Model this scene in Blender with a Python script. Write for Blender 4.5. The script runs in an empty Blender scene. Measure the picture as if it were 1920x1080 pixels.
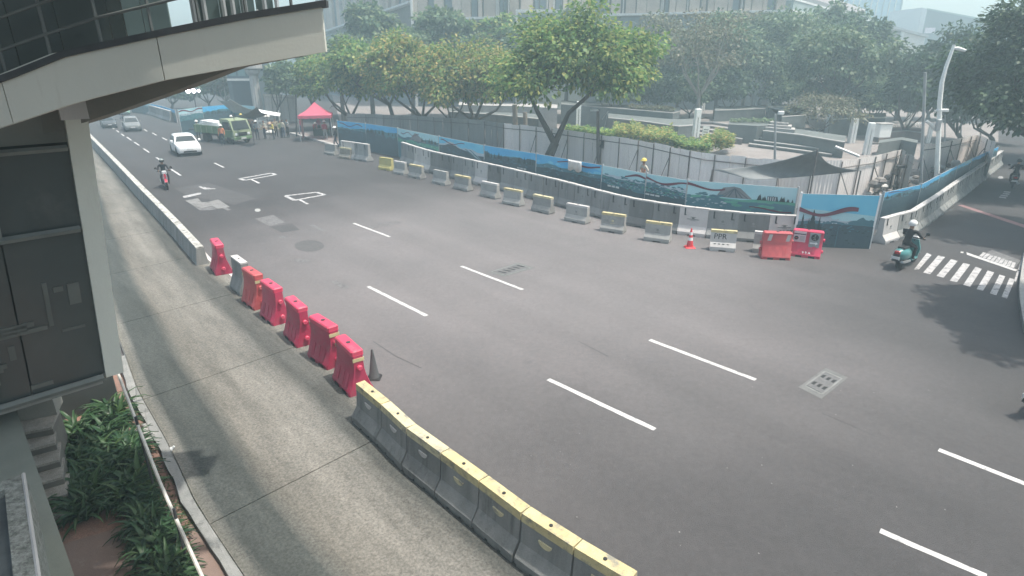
import bpy, math, random
import numpy as np
from mathutils import Vector, Matrix, noise as mnoise
random.seed(7); rng = np.random.default_rng(7)
SC = bpy.context.scene
C = SC.collection
R = math.radians
# ------------------------------------------------------------------ camera, sky, sun, exposure
CAM_H, CAM_PITCH, CAM_F = 7.0, 0.365, 1130.0          # metres, radians, focal length in photo pixels (1920 wide)
cd = bpy.data.cameras.new('camera'); cam = bpy.data.objects.new('camera', cd); C.objects.link(cam)
cd.sensor_width = 36.0; cd.lens = 36.0 * CAM_F / 1920.0; cd.clip_start = 0.05; cd.clip_end = 1500
cam.location = (0, 0, CAM_H); cam.rotation_euler = (math.pi/2 - CAM_PITCH, 0, 0)
SC.camera = cam
SUN_EL = R(69); SUN_AZ = math.atan2(0.95, -0.16)       # azimuth from +Y towards +X
W = bpy.data.worlds.new('World'); SC.world = W; W.use_nodes = True
wn = W.node_tree; bg = wn.nodes['Background']
sky = wn.nodes.new('ShaderNodeTexSky'); sky.sky_type = 'NISHITA'; sky.sun_disc = False
sky.sun_elevation = SUN_EL; sky.sun_rotation = SUN_AZ; sky.dust_density = 4.0; sky.air_density = 1.0; sky.altitude = 10
tint = wn.nodes.new('ShaderNodeMix'); tint.data_type = 'RGBA'; tint.blend_type = 'MULTIPLY'; tint.inputs[0].default_value = 1.0; tint.inputs[7].default_value = (1.0, .985, .90, 1)   # dusty city air
wn.links.new(sky.outputs['Color'], tint.inputs[6]); wn.links.new(tint.outputs[2], bg.inputs['Color']); bg.inputs['Strength'].default_value = 0.15
sd = bpy.data.lights.new('sun', 'SUN'); sun = bpy.data.objects.new('sun', sd); C.objects.link(sun)
sd.energy = 3.6; sd.angle = R(1.0); sd.color = (1.0, 0.95, 0.87)
SUN_DIR = Vector((math.sin(SUN_AZ)*math.cos(SUN_EL), math.cos(SUN_AZ)*math.cos(SUN_EL), math.sin(SUN_EL)))
sun.rotation_euler = (-SUN_DIR).to_track_quat('-Z', 'Y').to_euler(); sun.location = (50, 30, 60)
vs = SC.view_settings; vs.view_transform = 'Standard'; vs.look = 'None'; vs.gamma = 1.0; vs.use_curve_mapping = False
vs.exposure = 0.84
SC.render.engine = 'CYCLES'
cy = SC.cycles
cy.use_denoising = True; cy.denoiser = 'OPENIMAGEDENOISE'
cy.max_bounces = 5; cy.diffuse_bounces = 3; cy.glossy_bounces = 2; cy.transmission_bounces = 3; cy.volume_bounces = 1; cy.transparent_max_bounces = 8
cy.use_adaptive_sampling = True; cy.adaptive_threshold = 0.02

# ------------------------------------------------------------------ geometry helpers
def at(px, py, z=0.0):
    """Point of the place at height z that the photograph shows at pixel (px, py)."""
    X = (px-960)/CAM_F; Y = (py-540)/CAM_F; c, s = math.cos(CAM_PITCH), math.sin(CAM_PITCH)
    d = Vector((X, c - Y*s, -s - Y*c)); t = (z-CAM_H)/d.z
    return Vector((d.x*t, d.y*t, z))
def at_y(px, py, y):
    """Point at ground distance y seen at pixel (px, py)."""
    X = (px-960)/CAM_F; Y = (py-540)/CAM_F; c, s = math.cos(CAM_PITCH), math.sin(CAM_PITCH)
    d = Vector((X, c - Y*s, -s - Y*c)); t = y/d.y
    return Vector((d.x*t, y, CAM_H + d.z*t))
ORD = 'first second third fourth fifth sixth seventh eighth ninth tenth eleventh twelfth thirteenth fourteenth fifteenth sixteenth seventeenth eighteenth nineteenth twentieth twenty-first twenty-second twenty-third twenty-fourth twenty-fifth twenty-sixth twenty-seventh twenty-eighth twenty-ninth thirtieth thirty-first thirty-second thirty-third thirty-fourth thirty-fifth thirty-sixth thirty-seventh thirty-eighth thirty-ninth fortieth'.split()

class MB:
    def __init__(s): s.v = []; s.f = []; s.m = []
    def add(s, vs, fs, m=0):
        o = len(s.v); s.v += [tuple(p) for p in vs]; s.f += [tuple(i+o for i in f) for f in fs]; s.m += [m]*len(fs); return s
    def box(s, x0, x1, y0, y1, z0, z1, m=0):
        return s.add([(x0,y0,z0),(x1,y0,z0),(x1,y1,z0),(x0,y1,z0),(x0,y0,z1),(x1,y0,z1),(x1,y1,z1),(x0,y1,z1)],
                     [(3,2,1,0),(4,5,6,7),(0,1,5,4),(1,2,6,5),(2,3,7,6),(3,0,4,7)], m)
    def rbox(s, x0, x1, y0, y1, z0, z1, b=.02, m=0):
        """box with bevelled vertical and top edges"""
        def ring(i, z): return [(x0+i+b if 0 else x0+i, y0+i+b, z),(x0+i+b, y0+i, z),(x1-i-b, y0+i, z),(x1-i, y0+i+b, z),(x1-i, y1-i-b, z),(x1-i-b, y1-i, z),(x0+i+b, y1-i, z),(x0+i, y1-i-b, z)]
        return s.loft([ring(0,z0), ring(0,z1-b), ring(b*.9,z1)], m, caps=True)
    def loft(s, rings, m=0, caps=True, closed=True):
        n = len(rings[0]); vs = [p for r in rings for p in r]; fs = []
        for k in range(len(rings)-1):
            for i in range(n if closed else n-1):
                j = (i+1) % n; fs.append((k*n+i, k*n+j, (k+1)*n+j, (k+1)*n+i))
        if caps: fs += [tuple(range(n-1,-1,-1)), tuple((len(rings)-1)*n+i for i in range(n))]
        return s.add(vs, fs, m)
    def prism(s, prof, x0, x1, m=0):
        """profile of (y, z) counter-clockwise seen from +X, extruded along X"""
        return s.loft([[(x0,y,z) for y,z in prof], [(x1,y,z) for y,z in prof]], m)
    def tube(s, pts, r, n=6, m=0, r2=None):
        pts = [Vector(p) for p in pts]; r2 = r if r2 is None else r2; rings = []
        up = Vector((0.13,0.31,0.94))
        for i, p in enumerate(pts):
            t = (pts[min(i+1,len(pts)-1)] - pts[max(i-1,0)]).normalized()
            a = t.cross(up)
            if a.length < .05: a = t.cross(Vector((1,0,0)))
            a.normalize(); b = t.cross(a); q = r if isinstance(r,(int,float)) else r[i]
            if isinstance(r,(int,float)): q = r + (r2-r)*i/max(1,len(pts)-1)
            rings.append([p + a*math.cos(2*math.pi*k/n)*q + b*math.sin(2*math.pi*k/n)*q for k in range(n)])
        return s.loft(rings, m)
    def lathe(s, prof, n=12, c=(0,0,0), m=0, axis='z'):
        rings = []
        for r, z in prof:
            ring = []
            for k in range(n):
                a = 2*math.pi*k/n; x, y = r*math.cos(a), r*math.sin(a)
                ring.append((c[0]+x, c[1]+y, c[2]+z) if axis == 'z' else (c[0]+x, c[1]+z, c[2]+y) if axis == 'y' else (c[0]+z, c[1]+x, c[2]+y))
            rings.append(ring)
        return s.loft(rings, m)
    def ball(s, c, r, n=10, k=6, m=0):
        rx, ry, rz = (r,r,r) if isinstance(r,(int,float)) else r
        rings = []
        for i in range(k+1):
            t = -math.pi/2 + math.pi*(i+.001)/(k+.002)
            rings.append([(c[0]+rx*math.cos(t)*math.cos(2*math.pi*j/n), c[1]+ry*math.cos(t)*math.sin(2*math.pi*j/n), c[2]+rz*math.sin(t)) for j in range(n)])
        return s.loft(rings, m)
    def poly(s, pts, m=0): return s.add(pts, [tuple(range(len(pts)))], m)
    def sheet(s, pts, th, m=0):
        """slab: polygon of points (counter-clockwise from above), thickness th downwards"""
        n = len(pts); lo = [(p[0],p[1],p[2]-th) for p in pts]
        return s.add(list(pts)+lo, [tuple(range(n)), tuple(range(2*n-1,n-1,-1))] + [(i, i+n, (i+1)%n+n, (i+1)%n) for i in range(n)], m)
    def mesh(s, name, mats, smooth=False):
        me = bpy.data.meshes.new(name); me.from_pydata(s.v, [], s.f)
        for m in (mats if isinstance(mats,(list,tuple)) else [mats]): me.materials.append(m)
        if len(me.materials) > 1: me.polygons.foreach_set('material_index', s.m)
        if smooth:
            me.polygons.foreach_set('use_smooth', [True]*len(me.polygons))
            me.set_sharp_from_angle(angle=R(38))
        me.update(); return me
def mesh_obj(name, me, parent=None, loc=(0,0,0), rot=(0,0,0)):
    o = bpy.data.objects.new(name, me); C.objects.link(o); o.location = loc; o.rotation_euler = rot
    if parent is not None: o.parent = parent
    return o
def obj(name, mb, mats, parent=None, smooth=False, loc=(0,0,0), rot=(0,0,0)):
    return mesh_obj(name, mb.mesh(name, mats, smooth), parent, loc, rot)
def tag(o, label=None, cat=None, group=None, kind=None):
    if label: o['label'] = label
    if cat: o['category'] = cat
    if group: o['group'] = group
    if kind: o['kind'] = kind
    return o
def thing(name, label, cat, loc=(0,0,0), rz=0.0, group=None):
    o = bpy.data.objects.new(name, None); C.objects.link(o); o.empty_display_size = .2
    o.location = loc; o.rotation_euler = (0,0,rz); return tag(o, label, cat, group)
KIDS = {}
def copy_thing(src, loc, rz, label=None, rot=None, scale=None):
    kids = KIDS.get(src.name)
    if kids is None:
        kids = KIDS[src.name] = [(c, list(c.children)) for c in src.children]
    r = src.copy(); C.objects.link(r); r.location = loc; r.rotation_euler = rot or (0,0,rz)
    if scale: r.scale = scale
    if label: r['label'] = label
    for ch, gs in kids:
        c = ch.copy(); C.objects.link(c); c.parent = r
        for g in gs:
            d = g.copy(); C.objects.link(d); d.parent = c
    return r
def struct(name, mb, mats, parent=None, smooth=False):
    o = obj(name, mb, mats, parent, smooth)
    if parent is None: o['kind'] = 'structure'
    return o
def text(name, s, size, mat, parent, loc, rot, extrude=.002, align='CENTER'):
    cu = bpy.data.curves.new(name, 'FONT'); cu.body = s; cu.size = size; cu.extrude = extrude; cu.align_x = align; cu.align_y = 'CENTER'
    cu.resolution_u = 2; cu.materials.append(mat)
    o = bpy.data.objects.new('tmp', cu); C.objects.link(o)
    me = bpy.data.meshes.new_from_object(o.evaluated_get(bpy.context.evaluated_depsgraph_get())); bpy.data.objects.remove(o); me.name = name
    if not me.materials: me.materials.append(mat)
    return mesh_obj(name, me, parent, loc, rot)
def along(pts, n=None, step=None):
    """evenly spaced points and headings along a polyline of ground points"""
    pts = [Vector((p[0],p[1])) for p in pts]; seg = [(b-a).length for a, b in zip(pts, pts[1:])]; L = sum(seg)
    n = n or max(1, round(L/step)); out = []
    def P(d):
        for a, b, l in zip(pts, pts[1:], seg):
            if d <= l + 1e-9: return a + (b-a)*(d/l)
            d -= l
        return pts[-1]
    for i in range(n):
        a, b = P(L*i/n), P(L*(i+1)/n); out.append((a, b))
    return out
def head(a, b): return math.atan2(b[1]-a[1], b[0]-a[0])

# ------------------------------------------------------------------ materials
MATS = {}
def mat(name, c1, c2=None, scale=3.0, rough=.8, bump=0.0, bscale=40.0, spec=.3, metal=0.0, stain=None, stain_scale=1.2, stain_lo=.55, streak=False, grain=0.0, trans=0.0, emit=None, per_object=.0, coord='Object', detail=6):
    if name in MATS: return MATS[name]
    m = bpy.data.materials.new(name); m.use_nodes = True; MATS[name] = m
    t = m.node_tree; N = t.nodes; L = t.links; b = N['Principled BSDF']
    c4 = lambda c: (*c, 1.0)
    b.inputs['Roughness'].default_value = rough; b.inputs['Metallic'].default_value = metal; b.inputs['Specular IOR Level'].default_value = spec
    if emit: b.inputs['Emission Color'].default_value = c4(emit[0]); b.inputs['Emission Strength'].default_value = emit[1]
    tc = N.new('ShaderNodeTexCoord'); src = tc.outputs[coord]
    if per_object or coord == 'Object':
        oi = N.new('ShaderNodeObjectInfo'); va = N.new('ShaderNodeVectorMath'); va.operation = 'ADD'
        mu = N.new('ShaderNodeMath'); mu.operation = 'MULTIPLY'; mu.inputs[1].default_value = 37.0
        L.new(oi.outputs['Random'], mu.inputs[0]); L.new(src, va.inputs[0]); L.new(mu.outputs[0], va.inputs[1]); src = va.outputs[0]
    c2 = c2 or tuple(x*.82 for x in c1)
    n1 = N.new('ShaderNodeTexNoise'); n1.inputs['Scale'].default_value = scale; n1.inputs['Detail'].default_value = detail; n1.inputs['Roughness'].default_value = .62
    s1 = src
    if streak:
        mp = N.new('ShaderNodeMapping'); mp.inputs['Scale'].default_value = (1,1,.12); L.new(src, mp.inputs['Vector']); s1 = mp.outputs['Vector']
    L.new(s1, n1.inputs['Vector'])
    r1 = N.new('ShaderNodeValToRGB'); r1.color_ramp.elements[0].position = .32; r1.color_ramp.elements[1].position = .68
    r1.color_ramp.elements[0].color = c4(c2); r1.color_ramp.elements[1].color = c4(c1); L.new(n1.outputs['Fac'], r1.inputs['Fac'])
    col = r1.outputs['Color']
    def mix(colA, facsock, colB, mode='MIX'):
        x = N.new('ShaderNodeMix'); x.data_type = 'RGBA'; x.blend_type = mode
        L.new(colA, x.inputs[6])
        if isinstance(colB, tuple): x.inputs[7].default_value = c4(colB)
        else: L.new(colB, x.inputs[7])
        if isinstance(facsock, float): x.inputs[0].default_value = facsock
        else: L.new(facsock, x.inputs[0])
        return x.outputs[2]
    if stain:
        n2 = N.new('ShaderNodeTexNoise'); n2.inputs['Scale'].default_value = stain_scale; n2.inputs['Detail'].default_value = 8; n2.inputs['Roughness'].default_value = .7
        L.new(s1, n2.inputs['Vector'])
        r2 = N.new('ShaderNodeValToRGB'); r2.color_ramp.elements[0].position = stain_lo; r2.color_ramp.elements[1].position = stain_lo+.16
        L.new(n2.outputs['Fac'], r2.inputs['Fac']); col = mix(col, r2.outputs['Color'], stain)
    if grain:
        n3 = N.new('ShaderNodeTexNoise'); n3.inputs['Scale'].default_value = bscale*2.2; n3.inputs['Detail'].default_value = 3
        L.new(src, n3.inputs['Vector'])
        r3 = N.new('ShaderNodeValToRGB'); e = r3.color_ramp.elements; e[0].position = .3; e[1].position = .7
        e[0].color = (1-grain,)*3+(1,); e[1].color = (1+grain,)*3+(1,)
        L.new(n3.outputs['Fac'], r3.inputs['Fac']); col = mix(col, 1.0, r3.outputs['Color'], 'MULTIPLY')
    if per_object:
        mr = N.new('ShaderNodeMapRange'); mr.inputs[3].default_value = 1-per_object; mr.inputs[4].default_value = 1+per_object
        L.new(oi.outputs['Random'], mr.inputs[0]); cb = N.new('ShaderNodeCombineColor')
        for i in range(3): L.new(mr.outputs[0], cb.inputs[i])
        col = mix(col, 1.0, cb.outputs[0], 'MULTIPLY')
    L.new(col, b.inputs['Base Color'])
    if bump:
        nb = N.new('ShaderNodeTexNoise'); nb.inputs['Scale'].default_value = bscale; nb.inputs['Detail'].default_value = 4; L.new(src, nb.inputs['Vector'])
        bp = N.new('ShaderNodeBump'); bp.inputs['Strength'].default_value = bump; bp.inputs['Distance'].default_value = .02
        L.new(nb.outputs['Fac'], bp.inputs['Height']); L.new(bp.outputs['Normal'], b.inputs['Normal'])
    if trans:
        out = N['Material Output']; tr = N.new('ShaderNodeBsdfTranslucent'); L.new(col, tr.inputs['Color'])
        ms = N.new('ShaderNodeMixShader'); ms.inputs[0].default_value = trans
        L.new(b.outputs[0], ms.inputs[1]); L.new(tr.outputs[0], ms.inputs[2]); L.new(ms.outputs[0], out.inputs['Surface'])
    return m
def ramp_stops(e, stops):
    e[0].position, e[-1].position = stops[0][0], stops[-1][0]; e[0].color = (*stops[0][1],1); e[-1].color = (*stops[-1][1],1)
    for p, c in stops[1:-1]: e.new(p).color = (*c,1)
def leaf_mat(name, cols, trans=.3, rough=.5):
    """leaf material: each leaf takes its own tint"""
    if name in MATS: return MATS[name]
    m = bpy.data.materials.new(name); m.use_nodes = True; MATS[name] = m
    t = m.node_tree; N = t.nodes; L = t.links; b = N['Principled BSDF']; b.inputs['Roughness'].default_value = rough; b.inputs['Specular IOR Level'].default_value = .25
    g = N.new('ShaderNodeNewGeometry'); r = N.new('ShaderNodeValToRGB'); L.new(g.outputs['Random Per Island'], r.inputs['Fac'])
    e = r.color_ramp.elements
    ramp_stops(e, [(i/(len(cols)-1), c) for i, c in enumerate(cols)])
    tc = N.new('ShaderNodeTexCoord'); n = N.new('ShaderNodeTexNoise'); n.inputs['Scale'].default_value = .5; n.inputs['Detail'].default_value = 3; L.new(tc.outputs['Object'], n.inputs['Vector'])
    mr = N.new('ShaderNodeMapRange'); mr.inputs[1].default_value = .3; mr.inputs[2].default_value = .7; mr.inputs[3].default_value = .65; mr.inputs[4].default_value = 1.35; L.new(n.outputs['Fac'], mr.inputs[0])
    cb = N.new('ShaderNodeCombineColor')
    for i in range(3): L.new(mr.outputs[0], cb.inputs[i])
    x = N.new('ShaderNodeMix'); x.data_type = 'RGBA'; x.blend_type = 'MULTIPLY'; x.inputs[0].default_value = 1; L.new(r.outputs['Color'], x.inputs[6]); L.new(cb.outputs[0], x.inputs[7])
    L.new(x.outputs[2], b.inputs['Base Color'])
    tr = N.new('ShaderNodeBsdfTranslucent'); L.new(x.outputs[2], tr.inputs['Color']); ms = N.new('ShaderNodeMixShader'); ms.inputs[0].default_value = trans
    L.new(b.outputs[0], ms.inputs[1]); L.new(tr.outputs[0], ms.inputs[2]); L.new(ms.outputs[0], N['Material Output'].inputs['Surface'])
    return m
def turned(N, L, src, scale):
    """coordinates turned to run along the main road, then stretched"""
    a = N.new('ShaderNodeMapping'); a.inputs['Rotation'].default_value = (0,0,R(-41.3)); L.new(src, a.inputs['Vector'])
    b = N.new('ShaderNodeMapping'); b.inputs['Scale'].default_value = scale; L.new(a.outputs[0], b.inputs['Vector']); return b
def asphalt():
    m = mat('asphalt', (.128,.122,.124), (.104,.101,.103), scale=.22, rough=.86, bump=.35, bscale=55, grain=.22, stain=(.088,.086,.088), stain_scale=.12, stain_lo=.56, detail=9)
    t = m.node_tree; N = t.nodes; L = t.links; b = N['Principled BSDF']
    src = b.inputs['Base Color'].links[0].from_socket
    tc = N.new('ShaderNodeTexCoord')
    # worn lighter flecks of stone and faint darker wheel streaks along the road
    n = N.new('ShaderNodeTexNoise'); n.inputs['Scale'].default_value = 9; n.inputs['Detail'].default_value = 2; L.new(tc.outputs['Object'], n.inputs['Vector'])
    r = N.new('ShaderNodeValToRGB'); r.color_ramp.elements[0].position = .72; r.color_ramp.elements[1].position = .8; r.color_ramp.elements[0].color = (0,0,0,1); r.color_ramp.elements[1].color = (.5,.5,.5,1); L.new(n.outputs['Fac'], r.inputs['Fac'])
    x = N.new('ShaderNodeMix'); x.data_type = 'RGBA'; L.new(r.outputs['Color'], x.inputs[0]); L.new(src, x.inputs[6]); x.inputs[7].default_value = (.2,.195,.195,1)
    mp = turned(N, L, tc.outputs['Object'], (.6,.035,1))
    n2 = N.new('ShaderNodeTexNoise'); n2.inputs['Scale'].default_value = 1.0; n2.inputs['Detail'].default_value = 5; L.new(mp.outputs[0], n2.inputs['Vector'])
    r2 = N.new('ShaderNodeValToRGB'); r2.color_ramp.elements[0].position = .35; r2.color_ramp.elements[1].position = .65; r2.color_ramp.elements[0].color = (.90,.90,.90,1); r2.color_ramp.elements[1].color = (1.06,1.055,1.055,1); L.new(n2.outputs['Fac'], r2.inputs['Fac'])
    y = N.new('ShaderNodeMix'); y.data_type = 'RGBA'; y.blend_type = 'MULTIPLY'; y.inputs[0].default_value = 1; L.new(x.outputs[2], y.inputs[6]); L.new(r2.outputs['Color'], y.inputs[7])
    ng = N.new('ShaderNodeTexNoise'); ng.inputs['Scale'].default_value = 7; ng.inputs['Detail'].default_value = 9; ng.inputs['Roughness'].default_value = .85; L.new(tc.outputs['Object'], ng.inputs['Vector'])
    rg = N.new('ShaderNodeValToRGB'); rg.color_ramp.elements[0].position = .3; rg.color_ramp.elements[1].position = .7; rg.color_ramp.elements[0].color = (.80,.80,.80,1); rg.color_ramp.elements[1].color = (1.18,1.18,1.18,1); L.new(ng.outputs['Fac'], rg.inputs['Fac'])
    yg = N.new('ShaderNodeMix'); yg.data_type = 'RGBA'; yg.blend_type = 'MULTIPLY'; yg.inputs[0].default_value = 1; L.new(y.outputs[2], yg.inputs[6]); L.new(rg.outputs['Color'], yg.inputs[7]); y = yg
    # paler dusty middle of the junction, lens corner darkening painted into the asphalt beyond
    sp = N.new('ShaderNodeMapping'); sp.vector_type = 'POINT'; sp.inputs['Location'].default_value = (.5/17,-21.5/17,0); sp.inputs['Scale'].default_value = (1/17,1/17,0); L.new(tc.outputs['Object'], sp.inputs['Vector'])
    ln = N.new('ShaderNodeVectorMath'); ln.operation = 'LENGTH'; L.new(sp.outputs[0], ln.inputs[0])
    nd = N.new('ShaderNodeTexNoise'); nd.inputs['Scale'].default_value = .13; nd.inputs['Detail'].default_value = 6; L.new(tc.outputs['Object'], nd.inputs['Vector'])
    ad = N.new('ShaderNodeMath'); ad.operation = 'MULTIPLY_ADD'; ad.inputs[1].default_value = .5; L.new(nd.outputs['Fac'], ad.inputs[0]); L.new(ln.outputs['Value'], ad.inputs[2])
    dr = N.new('ShaderNodeValToRGB'); dr.color_ramp.interpolation = 'EASE'; de = dr.color_ramp.elements; de[0].position = .42; de[1].position = 1.22 if 0 else 1.0; de[0].color = (1.26,1.23,1.22,1); de[1].color = (.47,.472,.476,1)
    hl = N.new('ShaderNodeMath'); hl.operation = 'MULTIPLY'; hl.inputs[1].default_value = .8; L.new(ad.outputs[0], hl.inputs[0]); L.new(hl.outputs[0], dr.inputs['Fac'])
    du = N.new('ShaderNodeMix'); du.data_type = 'RGBA'; du.blend_type = 'MULTIPLY'; du.inputs[0].default_value = 1; L.new(y.outputs[2], du.inputs[6]); L.new(dr.outputs['Color'], du.inputs[7])
    L.new(du.outputs[2], b.inputs['Base Color'])
    return m
M_asphalt = asphalt()
M_patch = mat('patched_asphalt', (.078,.076,.078), (.062,.061,.062), 2.5, .88, .4, 50, grain=.2)
M_ground = mat('bare_ground', (.24,.21,.18), (.19,.16,.14), .6, .95, .3, 20)
M_paint = mat('road_paint', (.50,.492,.485), (.39,.383,.378), 6, .75, .1, 60, stain=(.15,.147,.147), stain_scale=8, stain_lo=.55)
M_paint_worn = mat('worn_road_paint', (.46,.45,.45), (.32,.315,.315), 7, .75, .1, 60, stain=(.10,.098,.10), stain_scale=6, stain_lo=.50)
M_paint_faint = mat('faint_road_paint', (.17,.167,.167), (.125,.122,.122), 7, .8, .1, 60, stain=(.09,.088,.09), stain_scale=8, stain_lo=.45)
M_redline = mat('red_road_paint', (.27,.15,.15), (.2,.13,.13), 5, .8, .1, 60, stain=(.14,.13,.13), stain_scale=6, stain_lo=.58)
M_conc = mat('concrete', (.33,.325,.31), (.23,.225,.215), 2.2, .85, .25, 45, stain=(.12,.12,.115), stain_scale=2.2, stain_lo=.56, grain=.15, per_object=.16)
M_conc_dark = mat('weathered_shaded_concrete', (.25,.25,.24), (.16,.165,.16), 3, .88, .3, 40, stain=(.075,.08,.078), stain_scale=2.2, stain_lo=.56, streak=True, grain=.15, per_object=.14)
M_conc_mid = mat('grey_concrete', (.25,.25,.245), (.18,.18,.176), 2, .86, .2, 40, stain=(.10,.10,.10), stain_scale=1.8, stain_lo=.57, streak=True, grain=.12, per_object=.28)
M_conc_pale = mat('pale_concrete', (.50,.48,.465), (.40,.385,.37), 2, .85, .15, 40, stain=(.24,.23,.22), stain_scale=2, stain_lo=.62, streak=True)
M_white_top = mat('whitewashed_edge', (.50,.49,.455), (.34,.33,.305), 4, .85, .2, 30, stain=(.12,.118,.105), stain_scale=4.5, stain_lo=.50)
M_yellow = mat('yellow_paint', (.52,.455,.26), (.43,.36,.19), 4, .78, .15, 40, stain=(.22,.21,.17), stain_scale=6, stain_lo=.50, grain=.15)
M_yellow_pale = mat('faded_yellow_paint', (.58,.52,.33), (.46,.41,.26), 4, .75, .15, 40, stain=(.24,.23,.20), stain_scale=5, stain_lo=.50, grain=.15)
M_red = mat('red_plastic', (.42,.03,.085), (.33,.03,.07), 2.5, .42, .06, 20, spec=.4, stain=(.27,.09,.11), stain_scale=3, stain_lo=.55, per_object=.16)
M_orange = mat('faded_orange_plastic', (.47,.085,.09), (.38,.07,.08), 2.5, .5, .06, 20, stain=(.28,.11,.09), stain_scale=3, stain_lo=.6, per_object=.1)
M_red_top = mat('lighter_red_plastic', (.58,.05,.11), (.48,.055,.10), 3, .45, .05, 20, stain=(.42,.14,.17), stain_scale=4, stain_lo=.58)  # lighter red for top rims, lugs and the pink barrier
M_black = mat('black_rubber', (.022,.022,.024), (.03,.03,.03), 6, .75)
M_dark = mat('dark_metal', (.05,.053,.055), (.035,.037,.04), 5, .55, metal=.0)
M_steel = mat('galvanised_steel', (.42,.44,.45), (.32,.34,.35), 3, .5, metal=.3)
M_white = mat('white_paint', (.74,.75,.74), (.66,.67,.66), 4, .55)
M_glass = mat('dark_glass', (.02,.026,.028), (.03,.036,.038), 2, .12, spec=.6)
M_iron = mat('cast_iron', (.14,.14,.14), (.10,.10,.10), 12, .7, .5, 30, grain=.2)
M_skin = mat('skin', (.30,.17,.11), (.26,.15,.10), 8, .6)
# ------------------------------------------------------------------ ground, road, side lane
RD = Vector((-.66,.75,0)).normalized(); RN = Vector((RD.y,-RD.x,0))      # along the main road (away), across it (to the right)
b = MB(); b.sheet([(-190,-60,-.08),(190,-60,-.08),(190,250,-.08),(-190,250,-.08)], .3); struct('ground', b, M_ground)
b = MB(); b.sheet([(-150,-40,0),(150,-40,0),(150,200,0),(-150,200,0)], .05); road = struct('road', b, M_asphalt)
def sn(p): return (p[0]*RD.x+p[1]*RD.y, p[0]*RN.x+p[1]*RN.y)
def xy(s, n): v = RD*s + RN*n; return (v.x, v.y)
class Edge:
    def __init__(s, pix, z): q = sorted(sn(at(x,y,z)) for x,y in pix); s.s = [a for a,_ in q]; s.n = [c for _,c in q]
    def __call__(s, t):
        if t <= s.s[0]: return s.n[0] + (s.n[1]-s.n[0])/(s.s[1]-s.s[0])*(t-s.s[0])
        return float(np.interp(t, s.s, s.n))
LZ = .10
barrier_edge = Edge([(160,262),(210,318),(262,378),(318,440),(365,498),(395,518),(440,556),(495,607),(540,645),(590,685),(640,730),(665,772),(740,836),(821,906),(899,956),(970,1020),(1051,1080)], LZ)
kerb_edge = Edge([(130,262),(150,330),(165,420),(180,500),(205,590),(228,645),(241,681),(259,732),(318,835),(370,947),(389,976),(459,1080)], LZ)
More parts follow.
